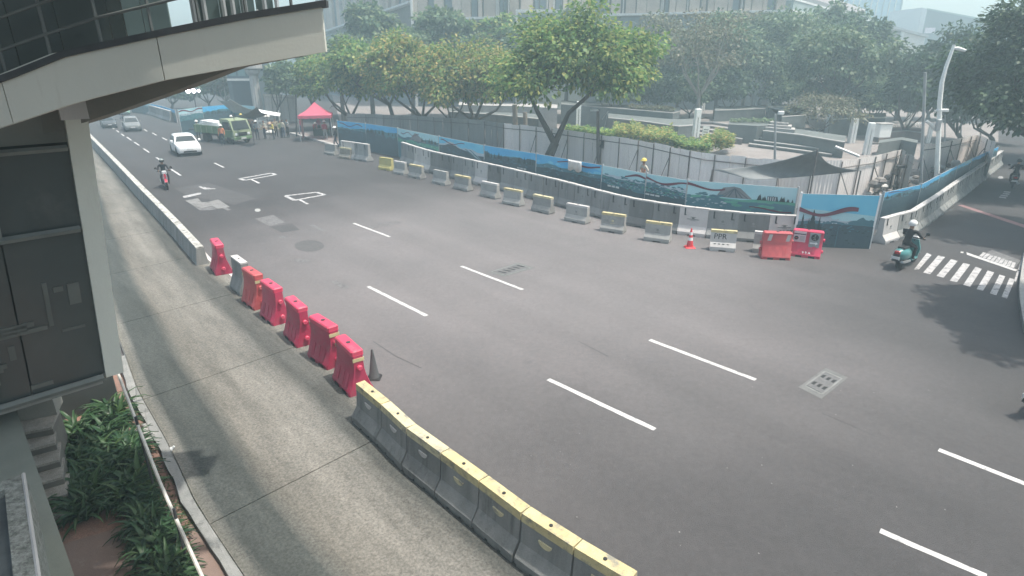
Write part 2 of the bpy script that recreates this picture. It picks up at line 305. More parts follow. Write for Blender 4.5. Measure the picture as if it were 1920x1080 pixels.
def lane_mat():
    m = bpy.data.materials.new('lane_concrete'); m.use_nodes = True; t = m.node_tree; N = t.nodes; L = t.links; b = N['Principled BSDF']
    b.inputs['Roughness'].default_value = .9; b.inputs['Specular IOR Level'].default_value = .25
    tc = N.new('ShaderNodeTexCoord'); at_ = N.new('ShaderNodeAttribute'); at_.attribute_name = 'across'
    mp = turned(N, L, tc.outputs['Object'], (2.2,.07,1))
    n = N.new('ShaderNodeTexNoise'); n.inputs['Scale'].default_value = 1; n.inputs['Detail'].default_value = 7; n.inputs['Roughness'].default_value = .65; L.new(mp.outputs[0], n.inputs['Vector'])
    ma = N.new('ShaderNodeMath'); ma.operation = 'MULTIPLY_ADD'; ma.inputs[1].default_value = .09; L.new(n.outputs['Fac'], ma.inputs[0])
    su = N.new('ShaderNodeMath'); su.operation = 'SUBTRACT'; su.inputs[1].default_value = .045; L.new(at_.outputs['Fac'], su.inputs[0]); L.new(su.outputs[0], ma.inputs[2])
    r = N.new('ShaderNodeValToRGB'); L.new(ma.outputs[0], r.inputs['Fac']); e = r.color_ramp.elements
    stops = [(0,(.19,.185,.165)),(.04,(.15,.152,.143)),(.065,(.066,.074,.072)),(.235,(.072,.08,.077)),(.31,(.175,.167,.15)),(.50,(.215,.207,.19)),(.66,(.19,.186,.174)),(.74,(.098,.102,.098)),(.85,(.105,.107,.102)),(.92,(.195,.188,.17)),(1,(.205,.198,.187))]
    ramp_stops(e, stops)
    g = N.new('ShaderNodeTexNoise'); g.inputs['Scale'].default_value = 26; g.inputs['Detail'].default_value = 6; g.inputs['Roughness'].default_value = .7; L.new(tc.outputs['Object'], g.inputs['Vector'])
    gr = N.new('ShaderNodeValToRGB'); gr.color_ramp.elements[0].position = .3; gr.color_ramp.elements[1].position = .65; gr.color_ramp.elements[0].color = (.42,.42,.42,1); gr.color_ramp.elements[1].color = (1.14,1.14,1.14,1); L.new(g.outputs['Fac'], gr.inputs['Fac'])
    x = N.new('ShaderNodeMix'); x.data_type = 'RGBA'; x.blend_type = 'MULTIPLY'; x.inputs[0].default_value = 1; L.new(r.outputs['Color'], x.inputs[6]); L.new(gr.outputs['Color'], x.inputs[7])
    g2 = N.new('ShaderNodeTexNoise'); g2.inputs['Scale'].default_value = 1.1; g2.inputs['Detail'].default_value = 9; g2.inputs['Roughness'].default_value = .75; L.new(turned(N, L, tc.outputs['Object'], (1.6,.22,1)).outputs[0], g2.inputs['Vector'])
    gr2 = N.new('ShaderNodeValToRGB'); gr2.color_ramp.elements[0].position = .35; gr2.color_ramp.elements[1].position = .66; gr2.color_ramp.elements[0].color = (.66,.66,.64,1); gr2.color_ramp.elements[1].color = (1.15,1.13,1.1,1); L.new(g2.outputs['Fac'], gr2.inputs['Fac'])
    y = N.new('ShaderNodeMix'); y.data_type = 'RGBA'; y.blend_type = 'MULTIPLY'; y.inputs[0].default_value = 1; L.new(x.outputs[2], y.inputs[6]); L.new(gr2.outputs['Color'], y.inputs[7])
    L.new(y.outputs[2], b.inputs['Base Color'])
    bp = N.new('ShaderNodeBump'); bp.inputs['Strength'].default_value = .4; bp.inputs['Distance'].default_value = .02; L.new(g.outputs['Fac'], bp.inputs['Height']); L.new(bp.outputs[0], b.inputs['Normal'])
    return m
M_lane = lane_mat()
s_near = sn(at(700,1080,LZ))[0]-7; s_far = max(barrier_edge.s)+14
b = MB(); ss = np.linspace(s_near, s_far, 60)
b.sheet([(*xy(t, kerb_edge(t)-.02), LZ-.03) for t in ss] [::-1] + [(*xy(t, barrier_edge(t)+.53), LZ-.03) for t in ss], .12)
lane = struct('side_lane', b, M_conc_dark)
def lane_slab(s0, s1, skew=0.0):
    na, nb = 24, max(2, int((s1-s0)/.8)); v = []; acr = []
    for i in range(nb+1):
        for j in range(na+1):
            f = j/na; t = s0 + (s1-s0)*i/nb + skew*(f-.5)
            l, r_ = kerb_edge(t), barrier_edge(t)+.5
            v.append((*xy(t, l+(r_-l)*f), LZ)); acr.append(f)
    f = [(i*(na+1)+j, i*(na+1)+j+1, (i+1)*(na+1)+j+1, (i+1)*(na+1)+j) for i in range(nb) for j in range(na)]
    f = [q[::-1] for q in f]
    edge = [j for j in range(na+1)] + [i*(na+1)+na for i in range(1,nb+1)] + [nb*(na+1)+j for j in range(na-1,-1,-1)] + [i*(na+1) for i in range(nb-1,0,-1)]
    o = len(v)
    for k in edge: v.append((v[k][0], v[k][1], LZ-.04)); acr.append(acr[k])
    for i in range(len(edge)): j = (i+1) % len(edge); f.append((edge[i], edge[j], o+j, o+i))
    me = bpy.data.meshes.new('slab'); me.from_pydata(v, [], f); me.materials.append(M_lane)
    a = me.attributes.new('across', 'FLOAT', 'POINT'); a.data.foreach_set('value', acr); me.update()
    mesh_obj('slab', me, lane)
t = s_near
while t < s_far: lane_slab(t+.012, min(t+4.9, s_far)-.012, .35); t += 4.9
# pale painted kerb strip showing between the barriers on the road edge
b = MB(); ss = np.linspace(s_near, s_far, 90)
b.sheet([(*xy(t, barrier_edge(t)+.535), LZ-.01) for t in ss][::-1] + [(*xy(t, barrier_edge(t)+.66), LZ-.01) for t in ss], .11)
struct('road_kerb', b, mat('painted_kerb', (.60,.56,.54), (.45,.42,.41), 3, .8, .2, 40, stain=(.2,.19,.18), stain_scale=3))
# low kerb on the planting side, with broken gaps
b = MB(); ss = np.linspace(s_near, s_near+17, 50); w = [.16+.05*mnoise.noise(Vector((t*1.7,0,3))) for t in ss]
b.sheet([(*xy(t, kerb_edge(t)-.02-q), .16+.03*mnoise.noise(Vector((t*2.3,4,0)))) for t,q in zip(ss,w)][::-1] + [(*xy(t, kerb_edge(t)-.025), .16+.03*mnoise.noise(Vector((t*2.3,4,0)))) for t in ss], .2)
struct('lane_kerb', b, M_conc_dark)
# planting bed and bare soil left of the lane
M_soil = mat('red_soil', (.25,.15,.115), (.17,.11,.09), 1.6, .95, .5, 25, stain=(.16,.14,.12), stain_scale=2.2, stain_lo=.56, grain=.25)
b = MB(); ss = np.linspace(s_near, s_near+30, 40)
b.sheet([(*xy(t, kerb_edge(t)-9.0), .035) for t in ss][::-1] + [(*xy(t, kerb_edge(t)-.12), .035) for t in ss], .1); struct('planting_soil', b, M_soil)
M_pave = mat('red_cement_paving', (.20,.145,.122), (.155,.115,.10), 1.2, .9, .2, 30, stain=(.22,.19,.165), stain_scale=2, stain_lo=.58, grain=.12)
b = MB(); b.sheet([at(118,1020,.06), at(60,1140,.06), at(330,1140,.06), at(300,1040,.06), at(238,985,.06)][::1], .05); struct('paving', b, M_pave)
b = MB(); b.sheet([at(352,985,.07), at(380,1150,.07), at(485,1150,.07), at(389,978,.07)], .05); struct('paving', b, M_pave)
# ------------------------------------------------------------------ road markings: flat paint lying on the asphalt, each mark its own sheet
def mark(name, pix, m=M_paint, z=.004):
    p = [at(x,y,z) for x,y in pix]
    a = sum(p[i].x*p[(i+1)%len(p)].y - p[(i+1)%len(p)].x*p[i].y for i in range(len(p)))
    if a < 0: p = p[::-1]
    c = sum(p, Vector())/len(p); b = MB()
    b.poly([(q-c) for q in p]); return obj(name, b, m, road, loc=c)
def dash(p0, p1, w=.13, m=M_paint, z=.004, name='lane_marking'):
    a, c = at(*p0, z), at(*p1, z); d = (c-a).normalized(); n = Vector((-d.y,d.x,0))*w/2
    mid = (a+c)/2; k = max(1, int((c-a).length/.22)); b = MB(); pts = [a+(c-a)*i/k for i in range(k+1)]
    L_ = [q+n*(1+.10*random.uniform(-1.4,1)) - mid for q in pts]; R_ = [q-n*(1+.10*random.uniform(-1.4,1)) - mid for q in pts]
    b.poly(R_ + L_[::-1]); return obj(name, b, m, road, loc=mid)
for p0, p1 in [((1850,1081),(1650,995)),((1228,805),(1028,711)),((800,592),(690,537)),((339,329),(321,317.5)),((304,303),(293,295)),((280,286),(269,278.5)),((261,272.5),(252,266.5)),((246,263),(238,257)),((232.7,255),(227.5,251)),((223,248),(218,244.2)),((214,242),(210.5,239.3)),
               ((1417,712),(1218,637)),((980,543),(865,499)),((731,444),(663,418.5)),((420,314),(402,305.5)),((313,262.8),(304,258)),((294,253.7),(285,249)),((276,246.2),(270,242.3))]:
    dash(p0, p1)
a, c = at(1760,843,.004), at(1920,906,.004); b = MB(); d = (c-a).normalized()*3.2; n = Vector((-d.y,d.x,0)).normalized()*.065; b.poly([-n, d-n, d+n, n]); obj('lane_marking', b, M_paint, road, loc=a)
dash((577,382.5),(562,374.5), .13, M_paint_worn); dash((486,343.5),(470,335.5), .13)
dash((581,491),(555,487), .3, M_paint_faint); dash((533,446),(526,443), .25, M_paint_faint); dash((408,384),(430,394), .2, M_paint_faint)
dash((650,540),(625,527), .25, M_paint_faint); dash((610,433),(583,422), .2, M_paint_faint)
def outline_box(c4, w=.2, m=M_paint_worn):
    for i in range(4): dash(c4[i], c4[(i+1)%4], w, m, .006+.002*(i%2), 'box_marking')
outline_box([(449,335),(509,324.5),(517,327.5),(459,338)], .22)
outline_box([(535,367),(593,360.5),(609,365),(552,375.5)], .22)
outline_box([(692,424),(742,415),(748,417),(700,427)], .12, M_paint_faint)
outline_box([(345,368),(374,361.5),(375,364),(347,370.5)], .12, M_paint_worn)
dash((346,368.5),(374,363), .35, M_paint_worn, .005)
for i in range(4): dash((374+i*7,349.5+i*1.2),(386+i*6,355-i*.3), .14, M_paint_worn, .005)
mark('worn_marking', [(347,376),(371,371.5),(378,379),(390,378.5),(409,374),(431,388),(408,391.5),(398,386),(378,390),(364,386.5)], mat('exposed_screed', (.21,.208,.203), (.155,.152,.15), 3, .85, .2, 40, stain=(.095,.093,.093), stain_scale=2.5, stain_lo=.5), .005)
mark('worn_marking', [(364,387),(378,390.4),(398,387),(406,391.8),(396,394),(375,394.5)], M_paint_faint, .0065)
mark('asphalt_patch', [(326,353),(392,343),(480,372),(440,384),(350,366)], M_patch, .003)
mark('asphalt_patch', [(478,410),(512,403),(535,417),(506,424)], M_paint_faint, .0035)
mark('asphalt_patch', [(506,425),(548,419),(562,431),(528,436)], M_patch, .0035)
def ellipse_mark(c, rx, ry, m, z, name): mark(name, [(c[0]+rx*math.cos(2*math.pi*i/18), c[1]+ry*math.sin(2*math.pi*i/18)) for i in range(18)], m, z)
ellipse_mark((483,394), 5.5, 3, mat('pale_cover', (.33,.33,.32), (.26,.26,.25), 5, .7), .006, 'manhole_cover')
ellipse_mark((580,461), 28, 11, mat('dusty_patch', (.098,.096,.097), (.08,.079,.08), 2.5, .88, .4, 50, grain=.2), .004, 'asphalt_patch')
for p0,p1 in (((1542,775),(1595,797)),((1595,797),(1644,819)),((1085,640),(1140,668)),((700,640),(742,668)),((742,668),(790,690))): dash(p0,p1,.025,M_patch,.003,'crack')
# zebra stripes, stop line, red line, side street marks (worn thermoplastic)
zs = [((1738,474),(1747,478),(1723,505),(1714,505)), ((1759,479),(1772,482),(1744,514),(1731,511)), ((1783,486),(1796,489),(1769,520.5),(1756,517)),
      ((1806,493),(1819,496),(1794,529),(1781,526)), ((1829,500),(1841,504),(1819,537.5),(1806,534)), ((1852,507),(1864,511),(1843,545.5),(1831,542)),
      ((1874,515),(1885,518),(1868,553.5),(1856,550)), ((1893,521),(1903,524),(1888,560),(1878,556.5))]
for q in zs: mark('zebra_stripe', q, M_paint_worn)
mark('stop_line', [(1812,473),(1813,477.5),(1904,508.5),(1909,506)], M_paint)
mark('stop_line', [(1801,471.5),(1807,472),(1806,474.5),(1801,474)], M_paint)
mark('box_marking', [(1838,480),(1860,468.5),(1914,488),(1901,504)], M_paint_faint, .005)
for i in range(9): dash((1846+i*7,473.5+i*2.3),(1838+i*7.4,481+i*2.6), .1, M_paint_worn, .008, 'hatch_marking')
mark('edge_line', [(1909,505),(1919,474),(1923,475),(1913,507)], M_paint_worn)
mark('edge_line', [(1901,527),(1907,509),(1912,508),(1905,528)], M_paint_worn)
mark('red_line', [(1795,384.5),(1805,384),(1935,426),(1935,432)], M_redline)
for i in range(4): dash((1888-i*3,361+i*3.4),(1890-i*3,359+i*3.4), .3, M_paint_worn)
ellipse_mark((1876,333), 5, 2.6, M_paint_worn, .004, 'worn_marking')
# manhole covers set in the road: frame, cover plate, lifting slots
def manhole(pix, inset, slots, tex):
    p = [at(x,y) for x,y in pix]; c = sum(p, Vector())/4
    a = sum(p[i].x*p[(i+1)%4].y - p[(i+1)%4].x*p[i].y for i in range(4))
    if a < 0: p = p[::-1]
    t = bpy.data.objects.new('manhole_cover', None); C.objects.link(t); t.location = c; t.parent = road
    q = [(v-c) for v in p]; b = MB(); b.poly([v+Vector((0,0,.004)) for v in q]); obj('frame', b, mat('cover_surround', (.15,.153,.15), (.115,.118,.115), 4, .85, .3, 30, grain=.2), t)
    b = MB(); b.sheet([v*inset+Vector((0,0,.012)) for v in q], .007); obj('plate', b, M_iron, t)
    b = MB()
    for k in range(4):
        u, v = q[k]*(inset+.06), q[(k+1)%4]*(inset+.06); d = (v-u); n = Vector((-d.y,d.x,0)).normalized()*.02
        b.poly([u-n+Vector((0,0,.009+.001*k)), v-n+Vector((0,0,.009+.001*k)), v+n+Vector((0,0,.009+.001*k)), u+n+Vector((0,0,.009+.001*k))])
    obj('rim', b, tex, t)
    b = MB(); e1 = (q[1]-q[0])*inset; e2 = (q[3]-q[0])*inset; o = q[0]*inset
    for i in range(slots[0]):
        for j in range(slots[1]):
            u = o + e1*((i+.5)/slots[0]) + e2*((j+.5)/slots[1]); h1 = e1/slots[0]*.28; h2 = e2/slots[1]*.16
            b.poly([u-h1-h2+Vector((0,0,.0135)), u+h1-h2+Vector((0,0,.0135)), u+h1+h2*1.6+Vector((0,0,.0135)), u-h1+h2+Vector((0,0,.0135))])
    obj('slot', b, M_black, t)
M_rim = mat('worn_rim', (.21,.215,.21), (.14,.145,.14), 8, .6)
manhole([(1548,690),(1590,708),(1540,748),(1497,726)], .68, (3,2), M_rim)
manhole([(972,492),(1004,502),(945,519),(912,511)], .72, (1,5), M_rim)
# light litter and stones scattered on the road and lane
b = MB()
for _ in range(110):
    px, py = random.uniform(430,1900), random.uniform(430,1075); p = at(px,py)
    r = random.uniform(.004,.015)
    k = random.randint(4,5); a0 = random.random()*6; b.loft([[(p.x+r*math.cos(a0+6.28*i/k)*q, p.y+r*math.sin(a0+6.28*i/k)*q*random.uniform(.6,1.3), .001+zz) for i in range(k)] for q,zz in ((1,0),(.6,r*.5))])
o = obj('road_litter', b, mat('pale_grit', (.26,.25,.245), (.18,.175,.17), 8, .9)); tag(o, 'pale grit and scraps scattered over the grey asphalt', 'litter', kind='stuff')
# ------------------------------------------------------------------ fixed low wall between lane and road, far left
wall_edge = Edge([(160,262),(210,318),(262,378),(318,440),(365,498)], LZ)
t = thing('divider_wall', 'long low concrete wall with white chipped top between side lane and road', 'wall', at(365,498,LZ))
s0 = sn(at(366,499,LZ))[0]; s1 = wall_edge.s[-1]+8; n_seg = 12
for k in range(n_seg):
    a, c = s0+(s1-s0)*k/n_seg, s0+(s1-s0)*(k+1)/n_seg-.03; P = []
    for z, o0, o1 in ((.0,.04,.46),(.60,.13,.38)):
        P.append([Vector((*xy(a, barrier_edge(a)+o0), LZ+z))-t.location, Vector((*xy(a, barrier_edge(a)+o1), LZ+z))-t.location, Vector((*xy(c, barrier_edge(c)+o1), LZ+z))-t.location, Vector((*xy(c, barrier_edge(c)+o0), LZ+z))-t.location])
    b = MB(); b.loft([[P[0][i] for i in (0,3,2,1)][::-1], [P[1][i] for i in (0,3,2,1)][::-1]]); w = obj('wall_segment', b, M_conc_dark, t)
    b = MB(); top = [q + Vector((0,0,.003)) for q in P[1]]; b.loft([[q for q in top], [q+Vector((0,0,.05)) for q in top]]); obj('whitewashed_cap', b, M_white_top, w)
# ------------------------------------------------------------------ barriers
def jersey_parts(L_, prof, feet, root, m, cap=None, cap_h=.12, cap_m=None, hooks=0, emblem=False, emblem_m=None, cap_th=.006):
    H_ = max(z for _,z in prof); b = MB()
    b.prism(prof, -L_/2+.014, L_/2-.014); obj('body', b, m, root)
    hb = max(abs(y) for y,_ in prof); b = MB()
    for x0,x1 in feet: b.box(x0*L_, x1*L_, -hb+.012, hb-.012, 0, min(z for _,z in prof)+.004)
    obj('feet', b, m, root)
    def yat(z):
        pts = sorted((zz,abs(y)) for y,zz in prof); return float(np.interp(z, [p[0] for p in pts], [p[1] for p in pts]))
    if cap:
        z0 = H_-cap_h; y0, y1 = yat(z0)+cap_th, yat(H_-.001)+cap_th; b = MB()
        b.prism([(-y0,z0),(y0,z0),(y1,H_+cap_th),(-y1,H_+cap_th)][::1], -L_/2+.010, L_/2-.010); obj(cap, b, cap_m, root)
    for k in range(hooks):
        x = L_*(.28 if k else -.30); b = MB(); z = H_-.03; y = yat(H_-.2)
        b.box(x-.025, x+.025, -y-.02, -y+.06, z-.30, z-.02); b.box(x-.025, x+.10 if k else x+.06, -y-.022, -y+.05, z-.34, z-.302)
        obj('hook_slot', b, M_dark, root)
    if emblem:
        z = H_*.62; y = yat(z)+.004; b = MB()
        b.lathe([(.001,0),(.055,0),(.055,.02),(.001,.02)], 10, (0,-y-.012,z), 0, 'y')
        b.box(-.10,.10,-y-.01,-y+.03,z-.12,z-.10); obj('emblem', b, emblem_m or M_dark, root)
    b = MB(); b.lathe([(.001,0),(.028,0),(.028,.012),(.001,.012)], 8, (0,0,H_+ (cap_th if cap else 0))); obj('lifting_hole', b, M_black, root)
small_prof = [(-.23,.06),(.23,.06),(.23,.17),(.115,.34),(.085,.80),(-.085,.80),(-.115,.34),(-.23,.17)]
near_prof = [(-.26,.06),(.26,.06),(.26,.16),(.13,.36),(.09,.84),(-.09,.84),(-.13,.36),(-.26,.16)]
tall_prof = [(-.30,.07),(.30,.07),(.30,.16),(.13,.42),(.095,1.24),(-.095,1.24),(-.13,.42),(-.30,.16)]
feet3 = [(-.46,-.2),(-.12,.12),(.2,.46)]
feet2 = [(-.47,-.14),(.14,.47)]
# seven joined yellow-topped barriers along the near edge of the road
tops = [(675,716),(723,755),(771,799),(835,845),(907,897),(986,956),(1084,1019),(1189,1081)]
marks_ = ['chipped yellow top, just in front of the dark marker cone','yellow paint worn nearly grey along its top','a rough broken lump at its foot','rust-streaked yellow top and a yellow half-moon mark','yellow half-moon mark and dark drips under its cap','red-rimmed half-moon mark on its face','yellow top, nearest the camera at the bottom']
for k in range(7):
    a, c = at(*tops[k], LZ+.84), at(*tops[k+1], LZ+.84); a.z = c.z = LZ; mid = (a+c)/2; L_ = (c-a).length
    t = thing('concrete_barrier', f'{ORD[k]} joined lane barrier, {marks_[k]}', 'barrier', mid, head(c,a) , 'yellow topped barriers along the side lane')
    t.rotation_euler = (0,0,head(a,c))
    jersey_parts(L_, near_prof, feet3, t, M_conc_dark, 'painted_top', .13, M_yellow if k in (0,3,4,5,6) else M_yellow_pale)
    b = MB(); b.lathe([(.001,0),(.11,0),(.10,.025),(.001,.03)], 12, (0,-.117-.012,.55), 0, 'y'); b2 = MB()
    pts = [(.12*math.cos(-math.pi*i/8), -.125-.004, .60+.09*math.sin(-math.pi*i/8)) for i in range(9)]
    b2.loft([[(p[0],p[1],p[2]) for p in pts], [(p[0],p[1]+.04,p[2]) for p in pts]]); obj('half_moon_mark', b2, M_yellow_pale if k > 2 else M_conc_pale, t)
# red water-filled barriers
def water_barrier(root, m, mtop, L_=1.05, H_=1.06, band=None, number=None):
    b = MB()
    prof = [(-.28,.0),(.28,.0),(.29,.10),(.25,.16),(.155,.46),(.125,.62),(.115,.92),(.135,.94),(-.135,.94),(-.115,.92),(-.125,.62),(-.155,.46),(-.25,.16),(-.29,.10)]
    b.loft([[( -L_/2+.05,y*.86,z) for y,z in prof], [(-L_/2,y,z) for y,z in prof],[(L_/2,y,z) for y,z in prof],[(L_/2-.0,y*.86,z) for y,z in prof]] if 0 else [[(x,y*s,z) for y,z in prof] for x,s in ((-L_/2,.9),(-L_/2+.03,1),(L_/2-.03,1),(L_/2,.9))])
    obj('body', b, m, root, True)
    b = MB(); b.rbox(-L_/2+.01, L_/2-.01, -.14, .14, .935, H_, .03); obj('top_rim', b, mtop, root)
    for x in (-.24,.02,.26):                                        # moulded vertical channels in the skirt, both faces
        for s in (-1,1):
            b = MB(); pr = [(-.06,.14,.262),(.06,.14,.262),(.05,.46,.162),(-.05,.46,.162)]
            b.loft([[(x+u*L_, s*(y+.004), z) for u,z,y in pr], [(x+u*.6*L_, s*(y-.05), z+(.03 if z<.3 else -.03)) for u,z,y in pr]]); obj('channel', b, m, root)
    for s, z in ((1,.66),(1,.22),(-1,.58),(-1,.32)):
        b = MB(); b.lathe([(.001,0),(.055,0),(.065,.03),(.065,.05),(.045,.07),(.001,.07)], 10, (s*L_/2-(0 if s>0 else .07),0,z), 0, 'x'); obj('lug', b, mtop, root)
    b = MB(); b.lathe([(.001,0),(.05,0),(.05,.012),(.001,.014)], 10, (.0,0,H_)); obj('filler_cap', b, M_dark, root)
    for x0 in (-.3,.12):
        b = MB(); b.box(x0*L_, (x0+.2)*L_, -.30, -.20, .0, .07); obj('fork_slot', b, M_black, root)
    if band:
        for s in (-1,1):
            b = MB(); b.box(s*L_/2-.012, s*L_/2+.012, -.128,.128,.80,.88); obj('reflective_band', b, band, root)
wb = [((402,510),'red','lone red water barrier standing apart just past the end of the low divider wall',-.15),
      ((443,548),'grey','grey concrete block first in the gap before the faded orange barrier',0),
      ((467,573),'orange','sun-faded orange water barrier between the grey block and the red ones',.05),
      ((502,601),'red','red water barrier just after the faded orange one',.02),
      ((547,640),'red','red water barrier with a gap each side, in the middle of the row',-.06),
      ((597,680),'red','red water barrier with yellow band, next to last of the row',.05),
      ((643,728),'red','bright red water barrier with yellow band, last before the concrete barriers',.03)]
for (px,py), kind, lab, da in wb:
    p = at(px,py,LZ); s_, n_ = sn(p); e = (barrier_edge(s_+1)-barrier_edge(s_-1))/2
    d = RD + RN*e; rz = math.atan2(-d.y,-d.x)+da; c = Vector((*xy(s_, n_+.24), LZ))
    if kind == 'grey':
        t = thing('concrete_block', lab, 'barrier', c, rz, 'row of barriers in the gap'); jersey_parts(1.0, [(-.27,.05),(.27,.05),(.27,.12),(.12,.5),(.1,1.05),(-.1,1.05),(-.12,.5),(-.27,.12)], feet2, t, M_conc_dark, 'pale_top', .04, M_conc_pale)
    else:
        t = thing('water_barrier', lab, 'barrier', c, rz, 'row of barriers in the gap')
        water_barrier(t, M_red if kind == 'red' else M_orange, M_red_top if kind == 'red' else M_orange, 1.0, 1.06, M_yellow if px in (597,643,467) else None)
p = at(684,715,0); p += RN*.25
t = thing('marker_cone', 'narrow dark grey cone standing behind the first yellow topped barrier', 'cone', p)
b = MB(); b.lathe([(.14,.03),(.12,.05),(.025,.72),(.015,.74)], 10); obj('cone', b, mat('dark_grey_rubber',(.07,.072,.075),(.05,.05,.052),3,.8), t, True); b = MB(); b.rbox(-.16,.16,-.16,.16,0,.04,.03); obj('base', b, M_black, t)
# small loose barriers on the far side of the road
sb = [((605,289),(629,292.5),'grey','weathered grey block, first by the red tent'),((634,296.5),(657,300),'worn','block with grimy brown front and cream top by the tent'),((708,317.5),(733,321.5),'allyellow','block painted yellow all over'),
      ((735,325.5),(758,329.5),'white','pale-topped block next to the all yellow one'),((763,332),(790,337.5),'yellow','yellow-topped block third from the all yellow one'),((806,343),(838,350),'grey','plain weathered block with no paint, in tree shade'),
      ((846,353.5),(879,361),'yellow','yellow-topped block with pale skirt right of the plain one'),((897,367.5),(930,375),'white','grey block with whitish top fifth from the traffic cone'),((939,382),(975,389),'yellow','block with smeared yellow top and purple scrawl'),
      ((993,395),(1031,403.5),'yellowp','block with pale yellow edge behind the whitest one'),((1055,413.5),(1099,422.5),'white','whitest-topped block of the row'),((1121,433),(1170,440.5),'yellow','yellow-topped block with a white stone at its foot'),
      ((1203,451),(1257,458.5),'yellow','yellow-topped block just left of the traffic cone'),((1326,470),(1382,474.5),'graffiti','yellow-topped block with graffiti letters'),((1413,474),(1450,478),'white','pale-topped block half hidden behind the orange red plastic barrier')]
M_block_y = mat('yellow_washed_concrete', (.50,.44,.17), (.40,.35,.15), 3, .8, .15, 40, stain=(.28,.26,.17), stain_scale=3, stain_lo=.57)
M_block_d = mat('grimy_concrete', (.30,.27,.23), (.2,.18,.15), 3, .85, .2, 40)
for k,(pa,pb,kind,lab) in enumerate(sb):
    a, c = at(*pa), at(*pb); d = (c-a); L_ = min(1.25, max(.85, d.length-.12)); rz = head(a,c); n = Vector((-d.y,d.x,0)).normalized(); mid = (a+c)/2 + n*.24
    t = thing('concrete_block', lab+' on the far roadside', 'barrier', mid, rz, 'loose concrete blocks along the far side')
    body = {'allyellow':M_block_y,'worn':M_block_d,'graffiti':M_conc_pale}.get(kind, M_conc)
    cap = {'white':M_conc_pale,'yellow':M_yellow,'yellowp':M_yellow_pale,'graffiti':M_yellow,'worn':M_yellow_pale,'allyellow':M_block_y}.get(kind)
    jersey_parts(L_, small_prof, feet2, t, body, 'painted_top' if cap else None, .09, cap, emblem=kind in ('yellow','white') and k > 8, emblem_m=M_yellow_pale if k == 11 else M_conc_dark)
    if kind == 'graffiti':
        text('graffiti', 'PPR', .30, M_black, t, (-.12,-.106,.56), (R(86),0,0)); b = MB(); [b.box(-.34+.16*i,-.26+.16*i,-.168,-.15,.24,.30) for i in range(4)]; obj('graffiti_scrawl', b, M_conc_dark, t)
# tall grey barriers in front of the painted hoarding
M_tall = [M_conc_mid, M_conc_mid, M_conc_pale]
def tall_row(pix, z=0, n=None, step=1.2, off=.3, pale=(), label='', group='', extra=None, m=None):
    pts = [at(x,y) for x,y in pix]; segs = along([(p.x,p.y) for p in pts], n, step)
    out = []
    for k,(a,c) in enumerate(segs):
        d = (c-a).normalized(); nn = Vector((-d.y,d.x)); mid = (a+c)/2+nn*off; L_ = (c-a).length
        lab = label % ORD[k]
        if extra and k in extra: lab = extra[k]
        t = thing('tall_barrier', lab, 'barrier', (mid.x,mid.y,0), math.atan2(d.y,d.x), group)
        pl = k in pale
        jersey_parts(L_, tall_prof, feet2, t, M_conc_pale if pl else (m or M_conc_mid), 'top_edge', .05, M_conc_pale, hooks=2 if k%2 else 1, emblem=True, emblem_m=M_conc_dark)
        out.append(t)
    return out
row = [(749,305),(781,317),(808,325.5),(852,336),(902,348.5),(942,358.5),(996,373),(1050,387.5),(1123,409.5),(1185,425.5),(1237,434),(1287,442.5),(1341,448.5),(1393,454),(1446,457.5),(1498,460)]
tall = tall_row(row, step=1.2, pale=(2,3,8,), label='%s tall concrete barrier from the far end, under the painted hoarding', group='tall barriers under the painted hoarding')
nt = len(tall)
for i,t_ in enumerate(tall): t_.scale.z = 1.15-.23*i/(nt-1)
for i in (nt-1, nt-4):
    for ch in tall[i].children:
        if ch.name.startswith(('body','feet')): ch.data = ch.data.copy(); ch.data.materials[0] = mat('whitewashed_concrete', (.56,.53,.51), (.47,.44,.43), 2, .8, .15, 40, stain=(.3,.28,.27), stain_scale=2, stain_lo=.62)
tall[nt-4]['label'] = 'whitewashed tall barrier right behind the traffic cone'; tall[nt-1]['label'] = 'whitewashed tall barrier with letters LET, last before the big printed gate panel'
text('graffiti', '>LET', .24, M_black, tall[nt-1], (.08,-.15,.52), (R(87),0,0))
for i in (nt-1, nt-4):
    b = MB(); b.box(-.26,.24,-.134,-.12,.70,.735); b.box(-.12,.10,-.128,-.11,.80,.825); obj('stencil_mark', b, M_conc_dark, tall[i])
far2 = tall_row([(637,296),(662,300),(688,304.5)], n=2, pale=(0,), label='%s pale tall barrier standing alone near the red tent', group='tall barriers near the tent')
rrow = [(1659,459),(1681,451.5),(1716,441.5),(1763,406.5),(1795,380),(1845,340.5),(1881,311)]
rt = tall_row(rrow, step=1.2, pale=(0,), m=M_conc_dark, label='%s tall barrier along the side street, counted from the crossing', group='tall barriers along the side street', extra={0:'cream tall barrier at the corner of the side street beside the gate panel'})  # tree shade put into this row's darker concrete, along with grime
for t_ in rt: t_.scale.z = .83
# far-left row of barriers on the other carriageway edge
fl = [(240,204),(262,210.5),(290,219.5),(318,229)]
tall_row(fl, step=1.9, label='%s low pale barrier of the distant row at the bend', group='distant barriers at the bend')
